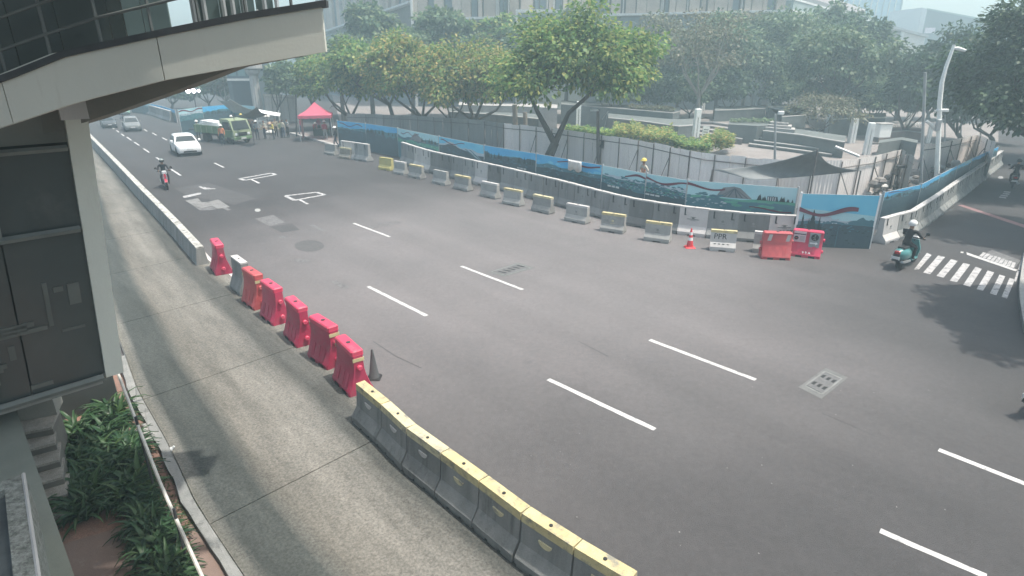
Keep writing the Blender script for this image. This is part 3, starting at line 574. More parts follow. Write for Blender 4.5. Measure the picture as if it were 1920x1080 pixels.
# orange and red plastic barriers with signs, traffic cone
pa, pb = at(1432,486), at(1482,488.5); rz = head(pa,pb); c = (pa+pb)/2 + Vector((0,.28,0))
t = thing('plastic_barrier', 'faded orange red plastic barrier with two pale reflective stickers', 'barrier', c, rz, 'plastic barriers at the corner'); water_barrier(t, M_orange, M_orange, 1.02, 1.0)
for x in (-.36,.28): 
    b = MB(); b.loft([[(x,-.135,.68),(x+.13,-.135,.68),(x+.17,-.128,.92),(x+.05,-.128,.92)], [(x,-.10,.68),(x+.13,-.10,.68),(x+.17,-.10,.92),(x+.05,-.10,.92)]]); obj('reflective_sticker', b, M_conc_pale, t)
pa, pb = at(1487,480), at(1543,487); rz = head(pa,pb); c = (pa+pb)/2 + Vector((0,.28,0))
t = thing('plastic_barrier', 'bright pink red plastic barrier carrying two notice boards', 'barrier', c, rz, 'plastic barriers at the corner'); water_barrier(t, M_red_top, M_red_top, 1.05, 1.0)
M_sign_g = mat('grey_sign_board', (.28,.30,.31), (.24,.26,.27), 4, .5); M_pink = mat('pink_sign_board', (.58,.47,.50), (.5,.41,.44), 3, .5)
b = MB(); b.box(-.48,-.06,-.165,-.15,.55,.95); s = obj('notice_board', b, M_pink, t)
b = MB(); b.box(-.47,-.07,-.170,-.166,.84,.87); obj('printed_bar', b, M_black, s); b = MB(); b.lathe([(.001,0),(.075,0),(.075,.006),(.001,.006)],14,(-.38,-.172,.70),0,'y'); obj('printed_disc', b, M_black, s)
b = MB()
for i in range(4): b.box(-.26,-.10,-.168,-.166,.62+i*.045,.64+i*.045)
obj('printed_line', b, M_sign_g, s); b = MB(); b.box(-.42,-.34,-.179,-.174,.69,.71); obj('printed_disc_bar', b, M_red_top, s)
b = MB(); b.box(.06,.42,-.175,-.16,.30,.94); s = obj('notice_board', b, M_sign_g, t)
b = MB(); b.lathe([(.10,0),(.13,0),(.13,.004),(.10,.004)],16,(.24,-.18,.78),0,'y'); obj('printed_ring', b, M_black, s)
b = MB(); b.lathe([(.001,0),(.026,0),(.026,.004),(.001,.004)],10,(.245,-.18,.85),0,'y')
for q in ([(.22,.83),(.265,.82),(.255,.74),(.225,.74)],[(.225,.745),(.25,.745),(.215,.68),(.185,.68)],[(.235,.745),(.258,.745),(.295,.68),(.265,.68)],[(.225,.82),(.225,.79),(.185,.75),(.175,.765)]): b.loft([[(x,-.18,z) for x,z in q],[(x,-.176,z) for x,z in q]])
b.loft([[(x,-.18,z) for x,z in [(.10,.53),(.29,.53),(.29,.49),(.37,.555),(.29,.62),(.29,.58),(.10,.58)]],[(x,-.176,z) for x,z in [(.10,.53),(.29,.53),(.29,.49),(.37,.555),(.29,.62),(.29,.58),(.10,.58)]]]); obj('printed_arrow', b, M_white, s)
text('lettering', '9 9 A', .13, M_white, t, (.03,-.292,.19), (R(62),0,0))
p = at(1293,464); t = thing('traffic_cone', 'red and white striped traffic cone by the whitewashed barrier', 'cone', p)
M_cone = mat('cone_red', (.62,.05,.06), (.55,.04,.05), 3, .45)
b = MB(); b.rbox(-.2,.2,-.2,.2,0,.05,.04); obj('base', b, M_cone, t)
rr = lambda z: .145-.115*z/.75
for z0,z1,m,nm in ((.05,.30,M_cone,'cone'),(.30,.42,M_white,'white_band'),(.42,.52,M_cone,'cone'),(.52,.63,M_white,'white_band'),(.63,.78,M_cone,'cone')):
    b = MB(); b.lathe([(rr(z0),z0),(rr(z1),z1)], 14); obj(nm, b, m, t, True)
# ------------------------------------------------------------------ painted hoarding: printed panels on posts
M_sky = mat('print_sky_blue', (.10,.42,.62), (.16,.50,.66), .6, .55, coord='Object'); M_sky2 = mat('print_pale_sky', (.40,.60,.64), (.28,.52,.58), .7, .55); M_sky3 = mat('print_deep_sky', (.05,.32,.60), (.09,.40,.64), .6, .55)
M_mt = mat('print_dark_mountain', (.04,.075,.10), (.055,.10,.12), 1.2, .55); M_mt2 = mat('print_teal_mountain', (.07,.19,.23), (.05,.14,.18), 1.1, .55); M_mt3 = mat('print_grey_mountain', (.22,.24,.25), (.15,.17,.19), 1.6, .55)
M_snow = mat('print_pale_slope', (.42,.50,.55), (.33,.42,.48), 2, .55); M_rib = mat('print_dark_red_ribbon', (.15,.025,.055), (.11,.03,.05), 1, .55); M_grn = mat('print_green_field', (.10,.34,.26), (.07,.26,.20), 1.5, .55)
M_tree = mat('print_dark_tree', (.02,.045,.05), (.03,.06,.065), 2, .55); M_cap = mat('print_caption', (.55,.58,.58), None, 2, .6); M_wash = mat('print_pale_wash', (.50,.55,.57), (.42,.47,.5), 1.5, .55)
PM = [M_sky,M_sky2,M_sky3,M_mt,M_mt2,M_mt3,M_snow,M_rib,M_grn,M_tree,M_wash,M_steel]
SKY,SKY2,SKY3,MT,MT2,MT3,SNOW,RIB,GRN,TREE,WASH,BACK = range(12)
def art(b, W, H, kind, seed, zlo=.36):
    """flat printed picture, front face at y=-.02, layers .002 apart; x 0..W, z 0..H"""
    r = random.Random(seed); y0 = -.021
    def zz_(z): return H*zlo + z*(1-zlo)
    def clip(p): return (min(max(p[0],0),W), zz_(min(max(p[1],0),H)) if p[1] > 0 else 0)
    lay = [0]
    def P(pts, m): lay[0] += 1; y = y0-.0016*lay[0]; b.poly([(x,y,z) for x,z in map(clip,pts)], m)
    def ridge(h0, amp, m, n=26, rough=.5, peaks=None):
        pts = []
        for i in range(n+1):
            u = i/n; z = h0 + amp*(mnoise.noise(Vector((u*W*.55+seed*3.1, h0*5, 1)))*.8 + rough*.5*mnoise.noise(Vector((u*W*2.3+seed, 3, h0))))
            if peaks:
                for pc,ph,pw in peaks: z = max(z, ph - abs(u-pc)/pw*ph*.6 + .03*r.uniform(-1,1))
            pts.append((u*W, z*H))
        for i in range(n):                                       # quads: keeps the outline clean
            pass
        lay[0] += 1; y = y0-.0016*lay[0]; o = [(x,y,zz_(min(max(z,0),H))) for x,z in pts]
        b.add(o + [(x,y,0) for x,_ in pts], [(i+n+1, i+n+2, i+1, i) for i in range(n)], m)
    def ribbon(u0,u1,z0,amp,per,w,ph=0):
        n = 30; lay[0] += 1; y = y0-.0016*lay[0]; v = []
        for i in range(n+1):
            u = u0+(u1-u0)*i/n; z = z0+amp*math.sin(2*math.pi*(u*W/per)+ph); q = w*(1+.25*math.sin(u*9+ph))
            v += [(u*W,y,zz_((z-q/2)*H)),(u*W,y,zz_((z+q/2)*H))]
        b.add(v, [(2*i,2*i+2,2*i+3,2*i+1) for i in range(n)], RIB)
    def trees(u0,u1,z0,h,n,m=TREE):
        lay[0] += 1; y = y0-.0016*lay[0]
        for i in range(n):
            u = r.uniform(u0,u1)*W; hh = h*r.uniform(.5,1)*H; w = hh*.16
            b.poly([(u-w,y,zz_(z0*H)),(u+w,y,zz_(z0*H)),(u,y,zz_(min(H,z0*H+hh)))], m)
    def blobs(u0,u1,z0,z1,n,m,s=.1):
        lay[0] += 1; y = y0-.0016*lay[0]
        for i in range(n):
            u = r.uniform(u0,u1)*W; z = r.uniform(z0,z1)*H; a = s*r.uniform(.4,1)
            b.poly([(min(max(u+a*2*math.cos(k*6.283/7)*r.uniform(.6,1),0),W),y-.0003*(i%4),zz_(min(max(z+a*math.sin(k*6.283/7)*r.uniform(.6,1),0),H))) for k in range(7)], m)
    P([(0,0),(W,0),(W,H),(0,H)], {0:SKY,1:SKY3,2:SKY2,3:SKY,4:SKY3,5:SKY,6:SKY2,7:SKY}[kind])
    if kind == 6: pass
    if kind in (0,5): P([(0,H*.55),(W,H*.5),(W,H),(0,H)] if kind else [(W*.5,H*.8),(W,H*.7),(W,H),(W*.5,H)], SKY2)
    if kind == 1: blobs(.0,1,.55,.9,9,SKY,.25); ridge(.54,.28,MT2); blobs(.05,.9,.35,.66,40,SNOW,.04); ridge(.42,.25,MT); blobs(0,1,.1,.5,40,MT2,.07); blobs(.1,.9,.2,.6,24,TREE,.06)
    elif kind == 2: ridge(.62,.2,MT2); P([(W*.3,H*.45),(W*.45,H*.9),(W*.5,H*.88),(W*.72,H*.45)], MT3); ridge(.42,.16,GRN); blobs(.0,.6,.2,.5,30,MT,.08); ridge(.22,.15,MT2); blobs(.5,1,.25,.4,10,SNOW,.06); trees(.6,.95,.5,.3,14)
    elif kind == 3: ridge(.60,.2,SNOW,peaks=[(.28,.86,.5),(.75,.66,.5)]); ridge(.52,.2,MT,peaks=[(.3,.74,.55)]); blobs(0,.6,.2,.5,16,MT2,.08); [P([(W*(.6+.05*i),H*.62),(W*(.63+.05*i),H*.62),(W*(.95+.03*i),H*.1),(W*(.92+.03*i),H*.1)],SNOW if i%2 else MT2) for i in range(4)]
    elif kind == 4: ridge(.66,.25,MT2); ridge(.5,.3,MT,rough=1.2); blobs(.05,.9,.25,.55,30,MT2,.07); blobs(.2,.8,.2,.45,8,RIB,.05); trees(.05,.95,.45,.35,14); P([(0,0),(W,0),(W,H*.22),(0,H*.3)],MT)
    elif kind == 5: ridge(.70,.2,SNOW); ridge(.60,.22,MT2); blobs(0,1,.4,.72,50,MT2,.08); blobs(0,1,.15,.66,60,SNOW,.035); blobs(0,1,.1,.55,60,MT,.07); blobs(0,1,.2,.6,40,GRN,.05); ridge(.3,.18,MT)
    elif kind == 0: ridge(.68,.25,MT2); blobs(0,1,.3,.66,40,SNOW,.04); ridge(.52,.3,MT); blobs(0,.9,.15,.55,30,MT2,.08)
    elif kind == 6: P([(W*.28,H*.5),(W*.34,H*.84),(W*.44,H*.9),(W*.5,H*.86),(W*.62,H*.5)],MT3); [P([(W*u,H*.52),(W*(u+.012),H*.52),(W*.45,H*.84),(W*.445,H*.84)],MT) for u in (.31,.35,.39,.47,.52,.57)]; ridge(.5,.1,GRN); ridge(.42,.12,MT2); blobs(0,.35,.25,.62,36,MT2,.1); blobs(0,.5,.15,.4,24,SNOW,.06); blobs(.4,1,.1,.45,14,GRN,.14); trees(.65,1,.5,.22,18); P([(W*.75,H*.5),(W*.84,H*.5),(W*.84,H*.66),(W*.75,H*.66)],MT); [P([(W*(.757+.02*i),H*.51),(W*(.765+.02*i),H*.51),(W*(.765+.02*i),H*.64),(W*(.757+.02*i),H*.64)],WASH) for i in range(4)]
    elif kind == 7:
        P([(0,H*.3),(W,H*.3),(W,H*.62),(0,H*.74)],SKY2); ridge(.50,.1,SNOW,peaks=[(.33,.63,.6),(.8,.55,.9)]); ridge(.46,.12,MT2,peaks=[(.08,.50,.5),(.5,.50,.7),(.86,.57,.8)]); blobs(.25,.7,.42,.54,14,SNOW,.035); ridge(.42,.10,MT); trees(.02,.34,.30,.16,8)
        for u_,z_,w_ in ((.07,.64,.035),(.2,.72,.055),(.29,.6,.03),(.15,.56,.03)):
            for q_ in range(4): P([(W*(u_-w_*(1-q_*.2)),H*(z_-.36+q_*.08)),(W*(u_+w_*(1-q_*.2)),H*(z_-.36+q_*.08)),(W*u_,H*(z_-.18+q_*.06))],TREE)
        P([(0,0),(W,0),(W,H*.34),(0,H*.34)],MT); blobs(.05,.95,.05,.4,30,TREE,.05); blobs(.1,.95,.3,.45,20,MT2,.04); P([(W*.545,H*.02),(W*.552,H*.02),(W*.552,H*.4),(W*.545,H*.4)],MT2)
    return ribbon
def hoarding(name, label, pix_top, H, joints, kinds, group=None, post_m=M_steel, ribs=(), captions=(), cat='hoarding', zlo=.44):
    """pix_top: where the top edge shows; the panels stand from the ground up to H"""
    pts = [at(x,y,H) for x,y in pix_top]
    def P(x):                                                     # ground point where the top edge crosses pixel column x
        y = float(np.interp(x,[q[0] for q in pix_top],[q[1] for q in pix_top])); return at(x,y,H)
    base = P(joints[0]); t = thing(name, label, cat, (base.x,base.y,0), 0, group)
    for k,(x0,x1) in enumerate(zip(joints,joints[1:])):
        a, c = P(x0), P(x1); d = c-a; d.z = 0; W_ = d.length-.02
        b = MB(); b.box(0,W_,-.02,.02,.03,H,BACK); rib = art(b, W_, H, kinds[k], 11+k*7+int(x0)%13, 0 if 'gate' in name else zlo)
        for (kk,u0,u1,z0,amp,per,w,ph) in ribs:
            if kk == k: rib(u0,u1,z0,amp,per,w,ph)
        o = obj('panel', b, PM, t, loc=(a.x-base.x,a.y-base.y,0), rot=(0,0,head(a,c)))
        for (kk,s,u,z,sz) in captions:
            if kk == k and s: text('caption', s, sz, M_cap, o, (u*W_,-.052,z*H), (R(90),0,0), .0005)
            elif kk == k:
                zc = H*(.44+.56*z*.5); b = MB()
                for i in range(3): b.box(u*W_-.38+.27*i,u*W_-.16+.27*i,-.0535,-.0525,zc-sz*.3,zc+sz*.3)
                obj('caption', b, M_cap, o)
    for x in joints:
        a = P(x); b = MB(); b.box(-.035,.035,-.03,.055,0,H+.06); obj('post', b, post_m, t, loc=(a.x-base.x,a.y-base.y,0), rot=(0,0,head(P(joints[0]),P(joints[-1]))))
    return t
topL = [(632,226),(690,232),(745,240),(820,255),(905,272),(1005,288),(1130,310),(1215,326),(1290,338),(1400,347),(1497,353)]
HH = 2.13
hoarding('painted_hoarding', 'long printed hoarding of mountain scenes behind the tall grey barriers', topL, HH, [632,685,745,823,908,1006,1130,1213,1290,1497], [1,4,2,3,4,1,5,5,6],
         ribs=[(0,.1,.9,.78,.09,2.2,.05,0),(2,.1,.55,.8,.08,1.6,.04,1),(3,.05,.6,.8,.08,2.6,.045,.5),(5,.35,.98,.86,.05,2.3,.06,.6),(6,.55,1,.8,.07,1.9,.07,.2),(7,0,1,.80,.08,2.3,.075,2.2),(8,0,.36,.82,.09,2.5,.075,2.0),(8,.6,.98,.2,.05,2.2,.04,0)],
         captions=[(4,'',.75,.42,.13),(6,'',.3,.5,.14),(7,'',.2,.5,.12)])
gate = hoarding('printed_gate', 'big printed gate panel with blue sky, dark red ribbon and pine trees', [(1500,363),(1655,367)], 2.1, [1503,1651], [7], ribs=[(0,0,.76,.68,.065,2.3,.07,2.5)], captions=[(0,'Gunung Bromo',.77,.13,.17)], post_m=M_white, cat='hoarding')
topR = [(1658,361),(1700,352),(1727,346),(1759,329),(1800,308),(1840,289),(1872,275)]
hoarding('painted_hoarding', 'dark printed hoarding running up the side street behind barriers', topR, 1.62, [1658,1727,1762,1795,1822,1848,1872], [4,4,4,0,4,4], ribs=[(0,.1,.75,.84,.07,2.4,.05,0)], zlo=.66)
# ------------------------------------------------------------------ inner fence of pale corrugated sheets with pipe frame
M_sheet = mat('grey_zinc_sheet', (.84,.775,.735), (.76,.70,.665), 1.2, .6, .05, 20, stain=(.58,.56,.55), stain_scale=1.5, stain_lo=.6, streak=True, per_object=.07)
M_sheet_d = mat('old_shaded_zinc_sheet', (.27,.29,.29), (.22,.235,.235), 1.2, .65, .05, 20, stain=(.17,.17,.17), stain_scale=1.5, stain_lo=.6, streak=True, per_object=.1)  # darker zinc for fence runs in shade, their shade put into the colour
M_pipe = mat('rusty_pipe', (.16,.145,.135), (.12,.11,.105), 6, .6)
sheet_cache = {}
def zinc_fence(label, pix, H, m, step=.8, braces=True, group='zinc fences round the plaza'):
    pts = [at(x,y,H) for x,y in pix]; base = pts[0]; t = thing('zinc_fence', label, 'fence', (base.x,base.y,0), 0, group)
    for k,(a,c) in enumerate(along([(p.x,p.y) for p in pts], None, step)):
        W_ = (c-a).length; key = (round(W_,2), m.name)
        if key not in sheet_cache:
            b = MB(); n = 9; f = [(W_*i/n, -.009 if i%2 else .009) for i in range(n+1)]
            b.add([(x,y,.02) for x,y in f]+[(x,y,H) for x,y in f]+[(x,y+.006,.02) for x,y in f]+[(x,y+.006,H) for x,y in f], [(i,i+1,n+2+i,n+1+i) for i in range(n)]+[(2*n+3+i,2*n+2+i,3*n+3+i,3*n+4+i) for i in range(n)]+[(n+1+i,n+2+i,3*n+4+i,3*n+3+i) for i in range(n)])
            sheet_cache[key] = b.mesh('zinc_sheet', m)
        o = mesh_obj('zinc_sheet', sheet_cache[key], t, (a.x-base.x,a.y-base.y, random.uniform(-.02,.05)), (random.uniform(-.01,.01),0,math.atan2(c.y-a.y,c.x-a.x)))
        d = (c-a).normalized(); nn = Vector((d.y,-d.x))
        if k % 2 == 0:
            q = a-Vector((base.x,base.y))+nn*.05; b = MB(); b.tube([(q.x,q.y,0),(q.x,q.y,H-.02)], .03, 5)
            if braces and k % 4 == 0: b.tube([(q.x,q.y,H*.78),(q.x+nn.x*.9+d.x*.1,q.y+nn.y*.9+d.y*.1,.02)], .025, 5)
            obj('fence_post', b, M_pipe, t)
    for z in (H-.32,):
        b = MB(); b.tube([(p.x-base.x+.0, p.y-base.y-.06, z+.02*math.sin(i*1.7)) for i,p in enumerate(pts)], .026, 5); obj('fence_rail', b, M_pipe, t)
    return t
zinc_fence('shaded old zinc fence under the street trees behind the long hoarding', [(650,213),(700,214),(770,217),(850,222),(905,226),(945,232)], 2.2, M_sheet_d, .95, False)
zinc_fence('long pale zinc fence with pipe frame behind the hoarding and planter', [(945,232),(1000,237),(1052,243),(1120,252),(1200,263),(1265,277),(1320,287),(1400,295),(1462,301)], 2.4, M_sheet, .8)
zinc_fence('pale zinc fence bay curving behind the shade sail to its corner', [(1462,301),(1520,303),(1580,302),(1640,293),(1691,280)], 2.3, M_sheet, .75)
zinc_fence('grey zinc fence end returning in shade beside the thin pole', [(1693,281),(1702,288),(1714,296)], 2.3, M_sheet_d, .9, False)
zinc_fence('far zinc fence along the side street with flat gate posts', [(1731,271),(1760,268),(1790,262),(1815,256),(1836,253),(1868,267)], 2.3, M_sheet, .9)
# ------------------------------------------------------------------ shade sail, cloth, worker's things behind the hoarding
M_net = mat('grey_shade_net', (.27,.285,.29), (.22,.235,.24), 3, .8, .1, 60, trans=.25)
def sail(label, corners, sag=.35, n=12, m=M_net, name='shade_sail', cat='shade sail', poles=()):
    A,B,C_,D = [Vector(c) for c in corners]; t = thing(name, label, cat, (A.x,A.y,0)); v = []
    for i in range(n+1):
        for j in range(n+1):
            u,w = i/n,j/n; p = (A*(1-u)+B*u)*(1-w)+(D*(1-u)+C_*u)*w; e = 16*u*(1-u)*w*(1-w)
            pull = Vector(); c = (A+B+C_+D)/4
            edge = (4*u*(1-u)*(abs(w-.5)*2)**3 + 4*w*(1-w)*(abs(u-.5)*2)**3); p = p + (c-p)*.16*edge
            p.z -= sag*e*.6 + sag*.5*edge; v.append(p-t.location)
    f = [(i*(n+1)+j,(i+1)*(n+1)+j,(i+1)*(n+1)+j+1,i*(n+1)+j+1) for i in range(n) for j in range(n)]
    b = MB(); b.add(v,f); o = obj('net', b, m, t, True); sm = o.modifiers.new('th','SOLIDIFY'); sm.thickness = .012
    for p in poles: b = MB(); q = Vector(p)-t.location; b.tube([(q.x,q.y,0),(q.x,q.y,q.z)], .035, 6); obj('sail_pole', b, M_pipe, t)
    return t
c0 = at(1336,318,2.2); c1 = at_y(1533,280,c0.y+6.0); c2 = at(1614,320,2.1); c3 = at(1407,337,2.0)
c1 = at(1533,281,3.3)
sail('large grey shade net stretched over the works behind the gate panel', [c0,c3,c2,c1], .25, poles=(c1,c0,c2))
b = MB(); p = at(1065,300,HH); q = at(1090,305,HH); d = (q-p)
n_ = 8; v = []
for i in range(n_+1):
    f = i/n_; w = .03*math.sin(i*2.4); base = p+d*f
    v += [(base.x+.03, base.y+.12, HH-.25+.05*math.sin(i)),(base.x,base.y+.0,HH+.035),(base.x+w*.4,base.y-.10+w,HH-.02),(base.x+w,base.y-.12+w*1.5,HH-.45-.06*math.sin(i*1.3))]
b.add(v,[(i*4+k,i*4+4+k,i*4+5+k,i*4+1+k) for i in range(n_) for k in range(3)]); o = obj('cloth', b, mat('white_cloth',(.62,.60,.58),(.5,.48,.47),5,.9), None, True); sm = o.modifiers.new('th','SOLIDIFY'); sm.thickness=.01
tag(o, 'white cloth drying over the top of the long printed hoarding', 'cloth')
# ------------------------------------------------------------------ footbridge ramp and stair enclosure at left
M_fascia = mat('fascia_panel', (.58,.575,.51), (.51,.508,.45), .8, .8, .08, 30, stain=(.42,.405,.35), stain_scale=1.6, stain_lo=.57, streak=True)
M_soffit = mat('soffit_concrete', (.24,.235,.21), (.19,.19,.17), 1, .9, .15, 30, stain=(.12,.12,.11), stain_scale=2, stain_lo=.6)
def yb(px): return 6.0 + (6.6-6.0)*(px+220)/832.0                                     # ground distance of the ramp face at that column
def face(px, py): return at_y(px, py, yb(px))
bot = lambda x: float(np.interp(x,[-220,0,24,122,167,309,460,612],[300,240,232,199,186,150,123,97]))
topf = lambda x: float(np.interp(x,[-220,0,26,122,309,460,612],[228,148,139,100,60,30,6]))
base = face(167,186); fb = thing('footbridge_ramp', 'concrete footbridge ramp with pale fascia panels crossing the upper left corner', 'footbridge', (base.x,base.y,0)); O = Vector((base.x,base.y,0))
bd = (face(612,97)-face(0,240)); bd.z = 0; bd.normalize(); bn = Vector((-bd.y,bd.x,0))                        # along the ramp, away from the viewer
for x0,x1 in ((-220,25),(25,309),(309,612)):
    n = 6; b = MB(); rings = []
    for i in range(n+1):
        x = x0+(x1-x0)*i/n + (.9 if i==0 else -.9 if i==n else 0); lo, hi = face(x,bot(x))-O, face(x,topf(x))-O; hi = Vector((lo.x,lo.y,hi.z))
        rings.append([lo, lo+bn*.10, hi+bn*.10, hi])
    b.loft(rings); obj('fascia_panel', b, M_fascia, fb)
    b = MB(); rings = []
    for i in range(n+1):
        x = x0+(x1-x0)*i/n; hi = face(x,topf(x))-O; rings.append([hi+Vector((0,0,-.03))-bn*.02, hi+Vector((0,0,-.03))+bn*.14, hi+Vector((0,0,.03))+bn*.14, hi+Vector((0,0,.03))-bn*.02])
    b.loft(rings); obj('edge_flashing', b, M_dark, fb)
low = lambda x: float(np.interp(x,[-220,0,120,160,330,443,556,612],[330,272,245,229,170,126,105,95]))
b = MB(); rings = []
for x in (-220,-60,60,160,240,330,443,560):
    lo = at_y(x,low(x),yb(x)+1.75)-O; hi = at_y(x,bot(x)-22,yb(x)+1.75)-O; q = Vector((lo.x,lo.y,0)); zt = max(hi.z,lo.z+.03)
    rings.append([q+Vector((0,0,lo.z)), q+bn*.6+Vector((0,0,lo.z)), q+bn*.6+Vector((0,0,zt)), q+Vector((0,0,zt))])
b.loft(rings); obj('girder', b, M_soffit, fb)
b = MB(); rings = []
for x in (-220,0,200,330,440):
    hi = face(x,topf(x)+30)-O; rings.append([hi+bn*.11, hi+bn*2.6, hi+bn*2.6+Vector((0,0,.12)), hi+bn*.11+Vector((0,0,.12))])
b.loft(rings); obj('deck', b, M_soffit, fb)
M_rail = mat('dull_rail',(.13,.145,.14),(.10,.11,.108),4,.6)
b = MB(); rings = []
for x in (-260,-60,120,235):
    hi = face(x,topf(x))-O; q = Vector((hi.x,hi.y,hi.z+2.7)); rings.append([q-bn*.35, q+bn*2.9, q+bn*2.9+Vector((0,0,.1)), q-bn*.35+Vector((0,0,.1))])
b.loft(rings); obj('roof', b, M_soffit, fb)  # unseen roof added over the ramp to shade parapet and planting bed
b = MB(); b.box(-10-O.x,-1.2-O.x,1.0-O.y,6.2-O.y,9.4,9.52); b.box(-10-O.x,-3.3-O.x,6.21-O.y,8.6-O.y,9.4,9.52); obj('canopy', b, M_soffit, fb)  # unseen overhead slabs added to keep sun off the parapet and bed
for yy in (1.5,5.9): b = MB(); b.tube([(-9.6-O.x,yy-O.y,0),(-9.6-O.x,yy-O.y,9.4)],.12,8); obj('added_slab_post', b, M_fascia, fb)  # posts carrying the added shade slabs, also out of view
# parapet on the ramp: posts, rails, dark mesh infill on the left, glazed screen behind
rail_top = lambda x: float(np.interp(x,[-220,0,86,171,254,330,600],[175,92,61,34,14,-4,-70]))
b = MB(); rings=[]
for x in (8,92,187,283,372,460,545):
    q = face(x,topf(x))-O+bn*.05; h = face(x,rail_top(x)-75)-O; b = MB(); b.tube([q,(q.x,q.y,h.z)], .016, 6); obj('parapet_post', b, M_rail, fb)
for dy in (0,-62):
    b = MB(); b.tube([face(x,rail_top(x)+dy)-O+bn*.05 for x in (-200,-60,60,180,283,400,560)], .014, 6); obj('handrail', b, M_rail, fb)
M_mesh = mat('dark_screen', (.030,.042,.040), (.042,.055,.052), 1.5, .35, spec=.5)
for x0,x1 in ((-200,7),(9,91),(93,186),(188,214)):
    b = MB(); lo0,lo1 = face(x0,topf(x0)-2)-O+bn*.3, face(x1,topf(x1)-2)-O+bn*.3; h0,h1 = face(x0,-120)-O, face(x1,-120)-O
    b.loft([[lo0,lo1,Vector((lo1.x,lo1.y,h1.z)),Vector((lo0.x,lo0.y,h0.z))],[lo0+bn*.03,lo1+bn*.03,Vector((lo1.x,lo1.y,h1.z))+bn*.03,Vector((lo0.x,lo0.y,h0.z))+bn*.03]]); obj('dark_screen', b, M_mesh, fb)
M_screen2 = mat('teal_grey_panel', (.12,.17,.17), (.09,.13,.13), 1.5, .35, spec=.5)
for x0,x1 in ((216,250),(252,300)):
    b = MB(); lo0,lo1 = face(x0,topf(x0)-2)-O+bn*.3, face(x1,topf(x1)-2)-O+bn*.3; h0,h1 = face(x0,-120)-O, face(x1,-120)-O
    b.loft([[lo0,lo1,Vector((lo1.x,lo1.y,h1.z)),Vector((lo0.x,lo0.y,h0.z))],[lo0+bn*.03,lo1+bn*.03,Vector((lo1.x,lo1.y,h1.z))+bn*.03,Vector((lo0.x,lo0.y,h0.z))+bn*.03]]); obj('glazed_panel', b, M_screen2, fb)
for x0,x1 in ((215,248),(250,284),(286,318),(320,336),(338,371),(376,418)):
    b = MB(); lo0,lo1 = face(x0,topf(x0)-2)-O+bn*2.3, face(x1,topf(x1)-2)-O+bn*2.3; h0,h1 = face(x0,-90)-O, face(x1,-90)-O
    b.loft([[lo0,lo1,Vector((lo1.x,lo1.y,h1.z)),Vector((lo0.x,lo0.y,h0.z))],[lo0+bn*.03,lo1+bn*.03,Vector((lo1.x,lo1.y,h1.z))+bn*.03,Vector((lo0.x,lo0.y,h0.z))+bn*.03]]); obj('glazed_panel', b, M_screen2, fb)
for i,x in enumerate((225,252,300,322,352,400,430)):
    q = face(x,topf(x))-O+bn*2.25; h = face(x,-80)-O; b = MB(); b.tube([q,(q.x,q.y,h.z)], .03, 5); obj('screen_post', b, M_steel, fb)
for k,(p0,p1) in enumerate((((330,44),(420,2)),((345,38),(380,-10)),((352,40),(436,8)))):
    b = MB(); b.tube([face(*p0)-O+bn*2.15, face(*p1)-O+bn*2.15], .03, 5); obj('screen_brace', b, M_steel, fb)
# post, enclosure wall with dark glazing and bars, lower void
ZB = 2.55; pB = at(216,703,ZB); pT = at_y(141,205,pB.y); pW = at(30,760,ZB); wd = (pW-pB); wd.z = 0; wd.normalize(); wn_ = Vector((wd.y,-wd.x,0))
if wn_.y < 0: wn_ = -wn_
en = thing('stair_enclosure', 'dark glazed stair enclosure with pale corner post under the ramp', 'stair enclosure', (pB.x,pB.y,0)); E = Vector((pB.x,pB.y,0))
b = MB(); w2 = .15
def ring4(c, w): return [c-wd*w, c-wd*w+wn_*.07, c+wd*w+wn_*.07, c+wd*w]
b.loft([ring4(pB-E, .115), ring4(pT-E, .125)]); obj('corner_post', b, M_fascia, en)
b = MB(); c = pT-E; b.loft([ring4(c+Vector((0,0,-.12))-wn_*.06, .185), ring4(c+Vector((0,0,.10))-wn_*.06, .185)]); obj('post_cap', b, M_conc_pale, en)
lean = (pT-pB)/(pT.z-pB.z)
def wp(u, z, o=0.0): return pB - E + wd*u + lean*(z-ZB) + wn_*o                          # point of the wall: u metres from the post, height z
def wz(px, py):                                                                           # wall coordinates seen at a pixel
    best = None
    for z in np.arange(1.0,7.0,.05):
        g = at(px,py,z)-pB-lean*(z-ZB); e = abs(g.dot(wn_)); 
        if best is None or e < best[0]: best = (e, g.dot(wd), z)
    return best[1], best[2]
M_wall_glass = mat('tinted_glazing', (.038,.047,.046), (.055,.064,.06), .7, .22, spec=.45, stain=(.075,.08,.074), stain_scale=.9, stain_lo=.55)
def bar(p0, p1, r, m, name, o=-.02): b = MB(); a,c = Vector(p0),Vector(p1); b.tube([a-wn_*.02,c-wn_*.02], r, 4); obj(name, b, m, en)
zt0 = wz(124,277)[1]; zm = wz(140,430); zb = wz(200,705)
for (u0,u1) in ((.10,.98),(1.0,1.85),(1.87,2.8),(2.82,4.6)):
    for z0,z1 in ((ZB+.06, zm[1]-.02),(zm[1]+.02, zt0)):
        b = MB(); b.loft([[wp(u0,z0,.05),wp(u1,z0,.05),wp(u1,z1,.05),wp(u0,z1,.05)],[wp(u0,z0,.08),wp(u1,z0,.08),wp(u1,z1,.08),wp(u0,z1,.08)]]); obj('glass_pane', b, M_wall_glass, en)
M_frame = mat('weathered_frame', (.17,.18,.165), (.13,.14,.13), 3, .7)
